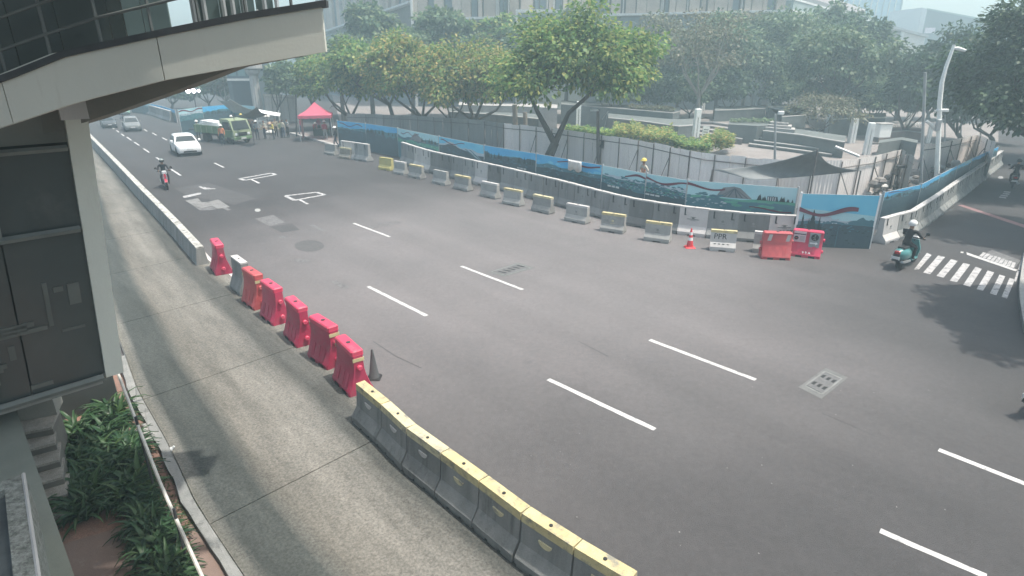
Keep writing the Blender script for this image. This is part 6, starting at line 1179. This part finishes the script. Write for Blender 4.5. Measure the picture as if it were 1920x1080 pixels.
def person(label, loc, rz, pose, shirt, legs, helmet=None, vest=None, h=1.68, group=None, hair=True, sleeves=True, name='person'):
    J = {k:Vector(v) for k,v in pose.items()}; names = list(J); s = h/1.72
    me = bpy.data.meshes.new('tmp'); me.from_pydata([J[n]*s for n in names],[(names.index(a),names.index(b)) for a,b in EDG],[]); o = bpy.data.objects.new('tmp',me); C.objects.link(o)
    sk = o.modifiers.new('s','SKIN'); sk.use_smooth_shade = True; sk.branch_smoothing = .6; o.modifiers.new('u','SUBSURF').levels = 1; o.modifiers['u'].render_levels = 1
    for i,n in enumerate(names):
        r_ = RAD.get(n) or RAD[n[:-1]]; d = me.skin_vertices[0].data[i]; d.radius = (r_[0]*s,r_[1]*s); d.use_root = n == 'pelvis'
    dg = bpy.context.evaluated_depsgraph_get(); body = bpy.data.meshes.new_from_object(o.evaluated_get(dg)); bpy.data.objects.remove(o); bpy.data.meshes.remove(me)
    segs = [(J[a]*s,J[b]*s,a,b) for a,b in EDG]; mats_ = [M_skin, CL[shirt], CL[legs], M_shoe, CL[vest] if vest else CL[shirt], M_hair]
    for m in mats_: body.materials.append(m)
    mi = []
    for p in body.polygons:
        c = p.center; best = 9; w = None
        for a,b_,na,nb in segs:
            ab = b_-a; t = max(0,min(1,(c-a).dot(ab)/ab.length_squared)); d = (c-(a+ab*t)).length
            if d < best: best = d; w = (na,nb,t)
        na,nb,t = w; k = 1
        if nb in ('head','crown') : k = 0
        elif nb == 'neck': k = 0 if t > .75 else (4 if vest else 1)
        elif na[:2] == 'el': k = 0 if (not sleeves or t > .85) else 1
        elif na[:3] in ('hip',) or na[:2] == 'kn': k = 2
        elif nb[:3] == 'hip': k = 2
        elif na[:2] == 'an': k = 3
        elif nb in ('waist','chest') : k = (4 if vest else 1) if not (nb == 'waist' and t < .35) else 2
        if nb in ('crown','head') and hair and not helmet and (c - J['head']*s).dot((J['crown']-J['head'])*s) > .0025: k = 5
        if nb in ('crown','head') and hair and not helmet and c.y > (J['head'].y+.035)*s: k = 5
        mi.append(k)
    body.polygons.foreach_set('material_index', mi); body.polygons.foreach_set('use_smooth',[True]*len(mi))
    # hands with fingers and the face, joined into the body mesh
    b = MB(); b.m = []
    for sd_ in 'LR':
        w = J['wr'+sd_]*s; e = J['el'+sd_]*s; d = (w-e).normalized(); side = Vector((1,0,0)) if sd_=='L' else Vector((-1,0,0)); q = d.cross(side).normalized() if abs(d.dot(side))<.95 else Vector((0,0,1)); u = q.cross(d).normalized()
        b.ball(tuple(w+d*.045*s),(.026*s,.026*s,.036*s),8,5,0)
        for i,(o_,l_) in enumerate(((-.024,.065),(-.008,.075),(.008,.072),(.024,.058))):
            st_ = w+d*.07*s+q*o_*s; mid = st_+d*l_*.5*s; en = mid+(d*.75+u*.6*(-1 if (q.cross(d)).dot(u)<0 else 1)).normalized()*l_*.5*s; b.tube([st_,mid,en],.0085*s,5,0,.006*s)
        st_ = w+d*.035*s+q*.026*s; b.tube([st_,st_+(d*.6+q*.7).normalized()*.035*s,st_+(d+q*.5).normalized()*.065*s],.010*s,5,0,.007*s)
    hd = J['head']*s; fwd = (Vector((0,-1,0))); b.tube([hd+fwd*.088*s+Vector((0,0,.03*s)),hd+fwd*.112*s+Vector((0,0,-.008*s)),hd+fwd*.09*s+Vector((0,0,-.018*s))],.012*s,5,0)
    for x in (-1,1): b.ball(tuple(hd+fwd*.086*s+Vector((x*.032*s,0,.028*s))),.010*s,6,4,5); b.ball(tuple(hd+Vector((x*.085*s,.005,0.0))),(.012*s,.022*s,.032*s),6,4,0)
    b.box(hd.x-.025*s,hd.x+.025*s,hd.y-.100*s,hd.y-.085*s,hd.z-.048*s,hd.z-.038*s,5)
    ex = b.mesh('ex', mats_, True); import bmesh
    bm = bmesh.new(); bm.from_mesh(body); bm.from_mesh(ex); bm.to_mesh(body); bm.free(); bpy.data.meshes.remove(ex)
    body.name = 'person'; o = mesh_obj(name, body, None, loc, (0,0,rz)); tag(o,label,'person',group)
    if helmet:
        b = MB(); c = J['crown']*s*.45+J['head']*s*.55; full = helmet[1]; rr = .135*s; n = 12; prof = []
        for i in range(8): a = (math.pi/2)*(i/7)*(1.28 if full else 1.0); prof.append((max(.002,rr*math.sin(a)), rr*1.02*math.cos(a)))
        rings = [[(c.x+r_*math.cos(6.283*k/n), c.y+r_*1.12*math.sin(6.283*k/n), c.z+z) for k in range(n)] for r_,z in prof]; inn = [[(c.x+r_*.9*math.cos(6.283*k/n), c.y+r_*1.0*math.sin(6.283*k/n), c.z+z*.9) for k in range(n)] for r_,z in prof[::-1]]
        b.loft(rings+inn)
        if not full: b.lathe([(rr*.98,-.005),(rr*1.28,-.012),(rr*1.28,.002),(rr*.98,.012)],12,(c.x,c.y-.015,c.z))
        obj('helmet', b, helmet[0], o, True)
        if full: b = MB(); b.loft([[(c.x+rr*1.04*math.cos(a), c.y+rr*1.16*math.sin(a), c.z+z) for a in [math.pi*(1.15+.7*i/8) for i in range(9)]]+[(c.x+rr*.96*math.cos(a), c.y+rr*1.08*math.sin(a), c.z+z) for a in [math.pi*(1.85-.7*i/8) for i in range(9)]] for z in (-.045,.055)]); obj('visor', b, M_glass, o, True)
    return o
M_helm_w = mat('white_helmet',(.72,.72,.70),None,3,.35); M_helm_y = mat('yellow_helmet',(.66,.52,.12),None,3,.35); M_helm_k = mat('black_helmet',(.03,.03,.033),None,3,.25); M_helm_g = mat('grey_helmet',(.22,.26,.26),None,3,.3)
FC = 0.0                                                                     # rz = 0 faces the camera
def face_to(p): return math.atan2(p.x,-p.y)*0 + math.atan2(-p.x,p.y)*-1      # turn towards the camera
cam_rz = lambda p: -math.atan2(p.x,p.y)*-1 if 0 else math.atan2(p.x,-p.y) + math.pi
def put(label,bpx,pose,shirt,legs,helmet=None,vest=None,turn=0,h=1.68,hair=True,z=0,group='people around the truck and tent'):
    p = at(*bpx,z); return person(label,p,turn,pose,shirt,legs,helmet,vest,h,group,hair)
put('person in grey top and white helmet standing right of the truck cab',(484,262),HIPS,'grey','navy',(M_helm_w,False),None,.3)
put('person in orange vest leaning beside the grey topped one, right of the truck',(498,261),CARRY,'cream','navy',None,'orange',-.6)
put('person in khaki shirt holding papers left of the pole with signs',(519,257),CARRY,'khaki','black',None,None,.8)
put('person in pale shirt and jeans beside the pole with signs, facing away',(532,259),STAND,'cream','jeans',None,None,2.9)
put('person in dark trousers pointing, just right of the pole with signs',(541,258),POINT,'grey','black',None,None,-.5)
put('person in dark clothes left of the pale shirted one',(528,259),STAND,'green','black',None,None,1.4,1.6)
put('worker in red jacket and white helmet walking on the kerb by the tent',(611,264),WALK,'red','grey',(M_helm_w,False),None,.5,1.74)
put('worker in maroon jacket and white helmet behind the tent table',(600,254),STAND,'maroon','black',(M_helm_w,False),None,-.2)
put('person in red top seated low at the left end of the tent table',(591,256),BEND,'red','black',(M_helm_w,False),None,.6,1.5)
put('tall person in dark blue standing at the back right of the tent',(622,258),STAND,'navy','black',None,None,2.0,1.75)
put('person in dark clothes with white cap at the end of the painted hoarding',(631,277),WALK,'black','navy',(M_helm_w,False),None,-1.2)
put('worker in white shirt and white helmet with a dark tray behind the truck bed',(374,262),CARRY,'white','black',(M_helm_w,False),None,.4)
put('worker in orange vest and dark trousers standing against the side of the truck',(419,273),STAND,'orange','navy',(M_helm_w,False),'orange',.2,1.72)
put('person in white shirt among the goods behind the truck load',(396,243),HIPS,'white','black',None,None,.2)
put('person in black clothes behind the truck, left of the white shirted one',(383,240),STAND,'black','black',None,None,-.4)
put('small figure in dark clothes bending at the roadside left of the truck',(353,243),BEND,'black','navy',None,None,.9,1.5); put('crouching figure in brown beside the bending one left of the truck',(364,244),BEND,'brown','black',None,None,-.9,1.35)
put('worker in yellow helmet behind the painted hoarding beside the zinc fence',(1203,362),HIPS,'cream','navy',(M_helm_y,False),'orange',-1.2,1.85,group='people in the works')
put('small person on the plaza near the bicycle racks',(1725,262),WALK,'grey','navy',None,None,.5,1.6,group='people in the works')
put('person in blue shirt near the left end of the pale tarp',(438,250),STAND,'blue','navy',(M_helm_w,False),None,.7)
put('person in brown shirt half hidden behind the truck cab',(473,252),HIPS,'brown','black',None,None,.2)
put('worker in yellow shirt carrying something beside the sack pile',(514,262),CARRY,'yellow','navy',None,None,-1.0,1.62)
put('person in white shirt under the front edge of the dark tarp',(456,246),STAND,'white','jeans',(M_helm_y,False),None,-.3)
put('person in maroon shirt at the kerb corner left of the tent',(566,254),WALK,'maroon','jeans',None,None,1.2,1.64)
# tray, sacks, load behind the truck
p = at(374,262); b = MB(); b.rbox(-.5,.5,-.28,.02,.98,1.06,.02); o = obj('tray', b, M_dark, loc=(p.x,p.y-.38,0)); tag(o,'dark tray carried by the white shirted worker behind the truck','tray')
M_sack = [mat('cream_sack',(.5,.44,.34),(.4,.35,.27),4,.9),mat('white_sack',(.62,.6,.56),(.5,.48,.45),4,.9),mat('brown_sack',(.40,.29,.21),(.3,.22,.16),4,.9)]
for k,(x,y,z,m,lab) in enumerate(((508,252,0,1,'white sack at the bottom of the pile left of the pole with signs'),(505,246,.0,2,'brown sack behind the bottom white one in the pile'),(512,246,.02,0,'cream sack at the right of the pile'),(507,248,.32,0,'cream sack on top of the brown one'),(509,248,.62,2,'topmost brown sack of the pile'),(503,238,.9,1,'white bundle on the rack above the sack pile'))):
    p = at(x,y); b = MB(); b.ball((0,0,.2),(.5,.34,.21),10,6); o = obj('sack', b, M_sack[m], None, True, loc=(p.x,p.y,z), rot=(0,0,.4*k)); tag(o,lab,'sack','sacks by the roadside')
p = at(506,243); t = thing('white_rack','white draped rack of goods behind the sack pile','rack',p,.2); 
for x in (-1.1,1.1): b = MB(); b.tube([(x,0,0),(x,0,1.9)],.04,5); obj('leg', b, M_white, t)
b = MB(); b.add([(-1.15,-.3,1.75),(1.2,-.3,1.35),(1.2,.5,1.6),(-1.15,.5,2.05)],[(0,1,2,3)]); o=obj('cover', b, M_white, t); sm=o.modifiers.new('t','SOLIDIFY'); sm.thickness=.03
for i in range(4): b = MB(); b.rbox(-1+.5*i,-.62+.5*i,-.1,.3,.02,.5+.35*(i%2),.04); obj('carton', b, M_sack[i%3], t)
# ------------------------------------------------------------------ vehicles (front towards +X)
M_tyre = mat('tyre',(.018,.018,.019),None,6,.85); M_rim = mat('alloy_rim',(.30,.31,.32),None,4,.35,metal=.6); M_wind = mat('car_glass',(.030,.038,.042),(.045,.055,.058),1.0,.18,spec=.3); M_lampc = mat('headlight_glass',(.55,.57,.58),None,4,.15); M_tail = mat('tail_light',(.35,.02,.02),None,4,.25); M_trim = mat('black_trim',(.02,.021,.022),None,4,.5); M_plate = mat('number_plate',(.55,.55,.54),None,4,.5)
def wheel(root, x, y, r, w):
    t = bpy.data.objects.new('wheel', None); C.objects.link(t); t.parent = root; t.location = (x,y,r)
    b = MB(); b.lathe([(r*.62,-w/2),(r*.93,-w/2),(r,-w*.36),(r,w*.36),(r*.93,w/2),(r*.62,w/2)],20,(0,0,0),0,'y'); obj('tyre', b, M_tyre, t, True)
    b = MB(); s = 1 if y > 0 else -1; b.lathe([(.001,-w*.3),(r*.63,-w*.3),(r*.63,w*.3),(.001,w*.3)],16,(0,0,0),0,'y'); obj('rim', b, M_rim, t)
def car(name,label,p,rz,paint,L_=4.5,Wd=1.84,H_=1.52,hood=.96,belt=1.0,cat='car',rear_slope=.45,wind=.95,cab_f=.62,cab_r=-1.75,grille=M_trim,roof=None,group='cars on the road'):
    t = thing(name,label,cat,p,rz,group); w = Wd/2; f = L_/2
    st_ = [(-f,.80,.42,.86),(-f+.06,.93,.30,.97),(-f+.5,.985,.22,belt+.02),(-.9,1,.20,belt),(.4,1,.20,belt-.02),(cab_f+.25,.995,.20,hood+.03),(f-.75,.98,.21,hood-.03),(f-.22,.93,.24,hood-.13),(f-.05,.85,.30,hood-.22),(f,.76,.40,hood-.34)]
    b = MB(); rings = []
    for x,k,z0,z1 in st_:
        q = w*k; zm = z0+(z1-z0)*.55
        rings.append([(x,-q*.88,z0),(x,-q*.99,z0+.10),(x,-q,zm),(x,-q*.96,z1-.09),(x,-q*.86,z1-.015),(x,-q*.4,z1+.015),(x,q*.4,z1+.015),(x,q*.86,z1-.015),(x,q*.96,z1-.09),(x,q,zm),(x,q*.99,z0+.10),(x,q*.88,z0)])
    b.loft(rings); obj('body', b, paint, t, True)
    base = [(cab_r,.84),(cab_f+.35,.90)]; xr,xf = cab_r+rear_slope, cab_f-wind*.55+.1
    def cabring(z, k): 
        u = max(0.0,(z-belt+.06)/(H_-belt+.06)); x0 = cab_r+(xr-cab_r)*u**1.1; x1 = cab_f+.38+(xf-cab_f-.38)*u; q = w*(.93-.19*u)*k; c = .10
        return [(x0,-q+c,z),(x0+c,-q,z),((x0+x1)/2,-q*1.015,z),(x1-c*1.6,-q,z),(x1,-q+c*1.8,z),(x1+.03,0,z),(x1,q-c*1.8,z),(x1-c*1.6,q,z),((x0+x1)/2,q*1.015,z),(x0+c,q,z),(x0,q-c,z),(x0-.03,0,z)]
    zb = belt-.06; b = MB(); b.loft([cabring(zb,1),cabring(H_-.10,1),cabring(H_-.03,.95),cabring(H_,.80)]); obj('cabin', b, roof or paint, t, True)
    g0,g1 = cabring(belt+.03,1.012),cabring(H_-.12,1.012)
    def pane(i,j,name,e0=.04,e1=.04,out=(0,0,0)):
        A,B_,C_,D = [Vector(v) for v in (g0[i],g0[j],g1[j],g1[i])]; Q = [A.lerp(B_,e0),A.lerp(B_,1-e1),D.lerp(C_,1-e1),D.lerp(C_,e0)]; o = Vector(out); b = MB(); b.loft([[q+o*.012 for q in Q],[q-o*.02 for q in Q]]); return obj(name,b,M_wind,t)
    for (i,j,o_) in ((1,2,(0,-1,0)),(2,3,(0,-1,0)),(8,9,(0,1,0)),(7,8,(0,1,0))): pane(i,j,'side_window',.06,.06,o_)
    b = MB(); e = Vector((.012,0,.006)); A = [Vector(g0[k])+e for k in (4,5,6)]; D = [Vector(g1[k])+e for k in (4,5,6)]; sq = lambda v,k: Vector((v.x,v.y*k,v.z)); b.add([sq(v,1.12) for v in A]+[sq(v,1.05) for v in D],[(0,1,4,3),(1,2,5,4)]); obj('windscreen', b, M_wind, t)
    b = MB(); e = Vector((-.012,0,.004)); A = [Vector(g0[k])+e for k in (10,11,0)]; D = [Vector(g1[k])+e for k in (10,11,0)]; b.add(A+D,[(0,1,4,3),(1,2,5,4)]); obj('rear_window', b, M_wind, t)
    for x in (-f+.82,f-.86):
        for s in (-1,1):
            wheel(t,x,s*(w-.10),.33,.22); b = MB(); b.lathe([(.30,-.012),(.385,-.012),(.385,.012),(.30,.012)],18,(x,s*(w*.985),.34),0,'y'); obj('wheel_arch', b, M_trim, t)
    for s in (-1,1):
        b = MB(); b.rbox(f-.30,f-.055,s*w*.62-.20,s*w*.62+.20,hood-.36,hood-.22,.03); obj('headlight', b, M_lampc, t)
        b = MB(); b.rbox(-f-.01,-f+.14,s*w*.62-.2,s*w*.62+.2,.72,.88,.03); obj('tail_light', b, M_tail, t)
        b = MB(); b.rbox(cab_f-.05,cab_f+.12,s*(w+.10)-.10,s*(w+.10)+.10,belt+.01,belt+.17,.04); obj('wing_mirror', b, paint, t)
        for dx in (-.85,.15): b = MB(); b.box(dx-.09,dx+.09,s*(w+.003)-.012,s*(w+.003)+.012,belt-.2,belt-.17); obj('door_handle', b, M_trim, t)
    b = MB(); b.rbox(f-.14,f+.012,-w*.52,w*.52,.33,.47,.03); obj('lower_grille', b, M_trim, t); b = MB(); b.rbox(f-.17,f-.02,-w*.36,w*.36,hood-.33,hood-.26,.02); obj('grille', b, grille, t)
    b = MB(); b.box(f+.0,f+.022,-.23,.23,.48,.60); obj('number_plate', b, M_plate, t); b = MB(); b.box(-f-.02,-f+.01,-.23,.23,.52,.64); obj('number_plate', b, M_plate, t)
    b = MB(); b.rbox(-f+.1,f-.1,-w*.80,w*.80,.17,.29,.04); obj('underbody', b, M_trim, t)
    for s in (-1,1): b = MB(); b.box(-f+1.2,f-1.25,s*w*.985-.02,s*w*.985+.02,.20,.30); obj('sill', b, M_trim, t)
    return t
M_pw = mat('white_car_paint',(.72,.72,.72),None,1,.25,spec=.5); M_pg = mat('silver_grey_paint',(.20,.21,.21),None,1,.3,spec=.5); M_pk = mat('dark_grey_paint',(.075,.08,.085),None,1,.3,spec=.5); M_pt = mat('taxi_green_paint',(.30,.52,.42),None,1,.3)
toward = math.atan2(-RD.y,-RD.x)
def veh(px): p = at(*px); return Vector((p.x,p.y,0))
car('white_car','white hatchback driving towards the camera beside the green truck',veh((350,287)),toward-.10,M_pw,4.45,1.88,1.56,1.0,1.04,rear_slope=.5).scale = (.93,.93,.93)
car('grey_car','silver grey crossover following behind the white hatchback near the left wall',veh((249,244)),toward-.13,M_pg,4.5,1.84,1.66,1.02,1.06).scale = (.8,.8,.8)
car('dark_car','dark sedan in the far left lane partly beyond the ramp post',veh((205,238.5)),toward-.08,M_pk,4.5,1.78,1.48,.95,.98).scale = (.74,.74,.74)
car('taxi','small pale green taxi farthest up the road below the ramp',veh((231,214)),toward+.0,M_pt,4.3,1.75,1.5,.95,.98,roof=M_pw).scale = (.74,.74,.74)
# green tipper truck with white boards
M_tg = mat('truck_green',(.11,.19,.09),(.09,.15,.075),1.5,.5,stain=(.2,.2,.15),stain_scale=2,stain_lo=.6); M_tgl = mat('truck_pale_green',(.25,.29,.185),(.20,.245,.15),1.5,.5)
p = veh((424,266)); t = thing('green_truck','green tipper truck loaded with white boards, parked by the works','truck',p,toward+.34)
b = MB(); pr = [(-1,.45),(.55,.45),(.66,.75),(.62,1.15),(.30,1.98),(.10,2.08),(-.95,2.08)]
b.loft([[(x+1.75,y,z) for x,z in pr] for y in (-.92,-.90,.90,.92)]); cabin = obj('cab', b, M_tgl, t)
b = MB(); A = [(2.368,-.80,1.20),(2.368,.80,1.20),(2.085,.72,1.92),(2.085,-.72,1.92)]; b.loft([[Vector(q)+Vector((.014,0,.006)) for q in A],[Vector(q)-Vector((.03,0,.01)) for q in A]]); obj('windscreen', b, M_wind, t)
for s in (-1,1):
    A = [(1.15,s*.925,1.22),(2.2,s*.925,1.22),(1.96,s*.925,1.86),(1.15,s*.925,1.86)]; b = MB(); b.loft([[Vector(q)+Vector((0,s*.006,0)) for q in A],[Vector(q)-Vector((0,s*.03,0)) for q in A]]); obj('side_window', b, M_wind, t)
    b = MB(); b.rbox(2.33,2.43,s*.62-.14,s*.62+.14,.74,.93,.03); obj('headlight', b, M_lampc, t); b = MB(); b.rbox(2.15,2.3,s*1.12-.08,s*1.12+.08,1.25,1.6,.03); b.tube([(2.2,s*.92,1.6),(2.22,s*1.1,1.55)],.02,5); obj('wing_mirror', b, M_trim, t)
    b = MB(); b.box(.95,2.25,s*.935-.008,s*.935+.008,.60,1.16); obj('door_panel', b, M_tg, t)
    wheel(t,1.75,s*.80,.38,.24); wheel(t,-1.45,s*.72,.38,.44)
b = MB(); b.rbox(2.28,2.46,-.92,.92,.38,.62,.04); obj('bumper', b, M_tg, t); b = MB(); b.box(2.40,2.425,-.42,.42,.70,.98); obj('grille', b, M_trim, t); b = MB(); b.box(2.463,2.48,-.25,.25,.42,.55); obj('number_plate', b, M_plate, t)
b = MB(); b.box(-2.6,.65,-.42,.42,.55,.80); obj('chassis', b, M_trim, t)
for x0,x1,y0,y1,nm in ((-2.75,.60,-.95,-.90,'side_board'),(-2.75,.60,.90,.95,'side_board'),(.60,.66,-.95,.95,'front_board'),(-2.81,-2.752,-.95,.95,'tail_board')): b = MB(); b.box(x0,x1,y0,y1,.81,1.45); obj(nm, b, M_tg, t)
for s in (-1,1):
    for k in range(5): b = MB(); b.box(-2.6+k*.75,-2.52+k*.75,s*.952-.022,s*.952+.022,.84,1.43); obj('board_rib', b, M_tgl, t)
b = MB(); b.box(-2.74,.59,-.89,.89,.802,.86); obj('bed_floor', b, M_trim, t)
for k in range(5): b = MB(); b.box(-2.6+k*.05,.45-k*.1,-.75+k*.04,-.0+k*.12,1.30+k*.075,1.37+k*.075); o = obj('white_board', b, M_white, None, loc=p, rot=(0,.03*(k-2),toward+.34)); tag(o,f'{ORD[k]} from the bottom of the long white boards stacked on the truck bed','board','boards on the truck')
# scooter and motorcycles with riders (front towards +X, rider faces -Y so turned by 90 degrees)
M_teal = mat('teal_scooter_paint',(.055,.21,.21),(.05,.18,.185),1,.3,spec=.5); M_rp = mat('red_motorcycle_paint',(.40,.03,.06),None,1,.3); M_kp = mat('black_motorcycle_paint',(.03,.03,.035),None,1,.3); M_seat = mat('seat_vinyl',(.025,.025,.027),None,6,.55)
def motorbike(name,label,p,rz,paint,cat='motorcycle',scooter=False,plate_white=True,box=False):
    t = thing(name,label,cat,p,rz,'two wheelers on the road'); r = .24 if scooter else .28; xf,xr = (.62,-.55) if scooter else (.66,-.58)
    for x,nm in ((xf,'front_wheel'),(xr,'rear_wheel')):
        b = MB(); b.lathe([(r*.55,-.05),(r*.9,-.055),(r,-.03),(r,.03),(r*.9,.055),(r*.55,.05)],18,(x,0,r),0,'y'); wl = obj(nm, b, M_tyre, t, True); b = MB(); b.lathe([(.001,-.035),(r*.56,-.035),(r*.56,.035),(.001,.035)],14,(x,0,r),0,'y'); obj('rim', b, M_rim, wl)
    if scooter:
        b = MB(); rings=[]
        for x,w,z0,z1 in ((-.95,.06,.52,.66),(-.88,.15,.42,.74),(-.65,.23,.32,.78),(-.35,.23,.28,.76),(-.12,.17,.26,.70),(-.02,.10,.26,.55)):
            rings.append([(x,w*math.cos(a)*1.0,(z0+z1)/2+(z1-z0)/2*math.sin(a)) for a in [6.283*k/14 for k in range(14)]])
        b.loft(rings); obj('rear_body', b, paint, t, True)
        b = MB(); b.rbox(-.06,.46,-.19,.19,.24,.32,.04); obj('floorboard', b, paint, t)
        b = MB(); b.loft([[(.42+.0*k,y,z) for y,z in ((-.18,.28),(.18,.28),(.23,.6),(.14,.95),(-.14,.95),(-.23,.6))] if 0 else [(.40-(z-.28)*.18+dx,y,z) for y,z in ((-.17,.28),(.17,.28),(.23,.6),(.14,.93),(-.14,.93),(-.23,.6))] for dx in (0,.07)]); obj('leg_shield', b, paint, t)
        b = MB(); b.loft([[(xf+(r+.05)*math.cos(a),y,r+(r+.05)*math.sin(a)) for y in (-.08,.08)]+[(xf+(r+.02)*math.cos(a),y,r+(r+.02)*math.sin(a)) for y in (.08,-.08)] for a in [.3+.32*k for k in range(8)]]); obj('mudguard', b, paint, t)
        b = MB(); b.tube([(xf,0,r),(.30,0,.93)],.035,6); obj('steering_column', b, M_trim, t)
    else:
        b = MB(); rings=[]
        for x,w,z0,z1 in ((-.98,.04,.66,.76),(-.85,.11,.58,.80),(-.5,.14,.46,.78),(-.1,.12,.40,.70),(.15,.13,.42,.72),(.38,.12,.50,.86),(.52,.06,.62,.86)): rings.append([(x,w*math.cos(a),(z0+z1)/2+(z1-z0)/2*math.sin(a)) for a in [6.283*k/12 for k in range(12)]])
        b.loft(rings); obj('fairing', b, paint, t, True); b = MB(); b.rbox(-.25,.25,-.14,.14,.22,.48,.05); obj('engine', b, M_trim, t)
        for s in (-1,1): b = MB(); b.tube([(xf,s*.07,r),(.42,s*.07,.92)],.028,6); obj('fork', b, M_rim, t)
        b = MB(); b.loft([[(xf+(r+.05)*math.cos(a),y,r+(r+.05)*math.sin(a)) for y in (-.07,.07)]+[(xf+(r+.02)*math.cos(a),y,r+(r+.02)*math.sin(a)) for y in (.07,-.07)] for a in [.6+.3*k for k in range(7)]]); obj('mudguard', b, paint, t)
    b = MB(); b.loft([[(x,y,z) for y,z in ((-.12,.755),(.12,.755),(.10,.82),(-.10,.82))] for x in (-.72,-.15,.02)]); obj('seat', b, M_seat, t)
    b = MB(); b.tube([(.22,-.36,1.0),(.32,-.12,.99),(.32,.12,.99),(.22,.36,1.0)],.02,6); obj('handlebar', b, M_trim, t)
    b = MB(); b.rbox(.33,.45,-.12,.12,.86,1.04,.04); obj('headlamp', b, M_lampc, t)
    for s in (-1,1): b = MB(); b.tube([(.30,s*.26,1.0),(.30,s*.36,1.18)],.01,5); b.rbox(.285,.31,s*.38-.06,s*.38+.06,1.14,1.24,.02); obj('mirror', b, M_trim, t)
    b = MB(); b.rbox(-.99,-.90,-.09,.09,.62,.72,.02); obj('tail_light', b, M_tail, t); b = MB(); b.box(-1.03,-1.015,-.14,.14,.42,.53); obj('number_plate', b, M_plate if plate_white else M_trim, t); b = MB(); b.loft([[(-.98,-.1,.63),(-.98,.1,.63),(-.94,.1,.63),(-.94,-.1,.63)],[(-1.05,-.1,.36),(-1.05,.1,.36),(-1.035,.1,.36),(-1.035,-.1,.36)][::1]]); obj('rear_guard', b, M_trim, t)
    b = MB(); b.tube([(-.2,-.17,.26),(-.7,-.2,.30),(-.95,-.2,.36)],.05,7); obj('exhaust', b, M_rim, t)
    return t
a,c = at(1684,505),at(1719,495); rz = head(a,c)+.12; mid = (a+c)/2+Vector((0,.15,0)); motorbike('teal_scooter','teal scooter with white plate turning into the side street by the zebra crossing',mid,rz,M_teal,'scooter',True)
def rider(label,mid,rz,dx,dz,shirt,legs,helmet,h=1.68):
    d = Vector((math.cos(rz),math.sin(rz),0)); p = mid+d*dx; p.z = dz; return person(label,p,rz+math.pi/2,RIDE,shirt,legs,helmet,None,h,'riders')
rider('rider in black clothes and white helmet on the teal scooter',mid,rz,-.22,-.01,'black','black',(M_helm_w,True),1.74)
mid = veh((313,352)); rz = toward-.17; motorbike('red_motorcycle','red motorcycle with pale front coming down the left lane',mid,rz,M_rp); rider('rider in dark jacket and grey helmet on the red motorcycle',mid,rz,-.22,-.02,'black','black',(M_helm_g,True))
mid = veh((237,243)); motorbike('black_motorcycle','black motorcycle squeezed left of the silver grey crossover',mid,toward,M_kp); rider('rider in dark clothes beside the silver grey crossover',mid,toward,-.22,-.02,'navy','black',(M_helm_k,True))
mid = veh((1897,350)); rz = math.atan2(1.0,.75); motorbike('black_motorcycle','black motorcycle riding away up the side street in tree shade',mid,rz,M_kp); rider('rider in dark jacket and black helmet riding away up the side street',mid,rz,-.22,-.02,'black','black',(M_helm_k,True))
mid = at(1996,778); motorbike('black_motorcycle','dark motorcycle cut off by the right edge of the picture',mid,R(8),M_kp); rider('rider in dark clothes cut off by the right edge of the picture',mid,R(8),-.22,-.02,'black','navy',(M_helm_k,True))
# ------------------------------------------------------------------ haze
b = MB(); b.box(-195,195,-62,256,-2,46); o = obj('haze', b, []); o['kind'] = 'stuff'; tag(o,'thin pale daylight haze over the whole street','haze')
m = bpy.data.materials.new('haze'); m.use_nodes = True; N = m.node_tree.nodes; N.remove(N['Principled BSDF']); v = N.new('ShaderNodeVolumePrincipled'); v.inputs['Color'].default_value = (.70,.92,1.0,1); v.inputs['Density'].default_value = .0036; v.inputs['Anisotropy'].default_value = .25
m.node_tree.links.new(v.outputs[0], N['Material Output'].inputs['Volume']); o.data.materials.append(m)
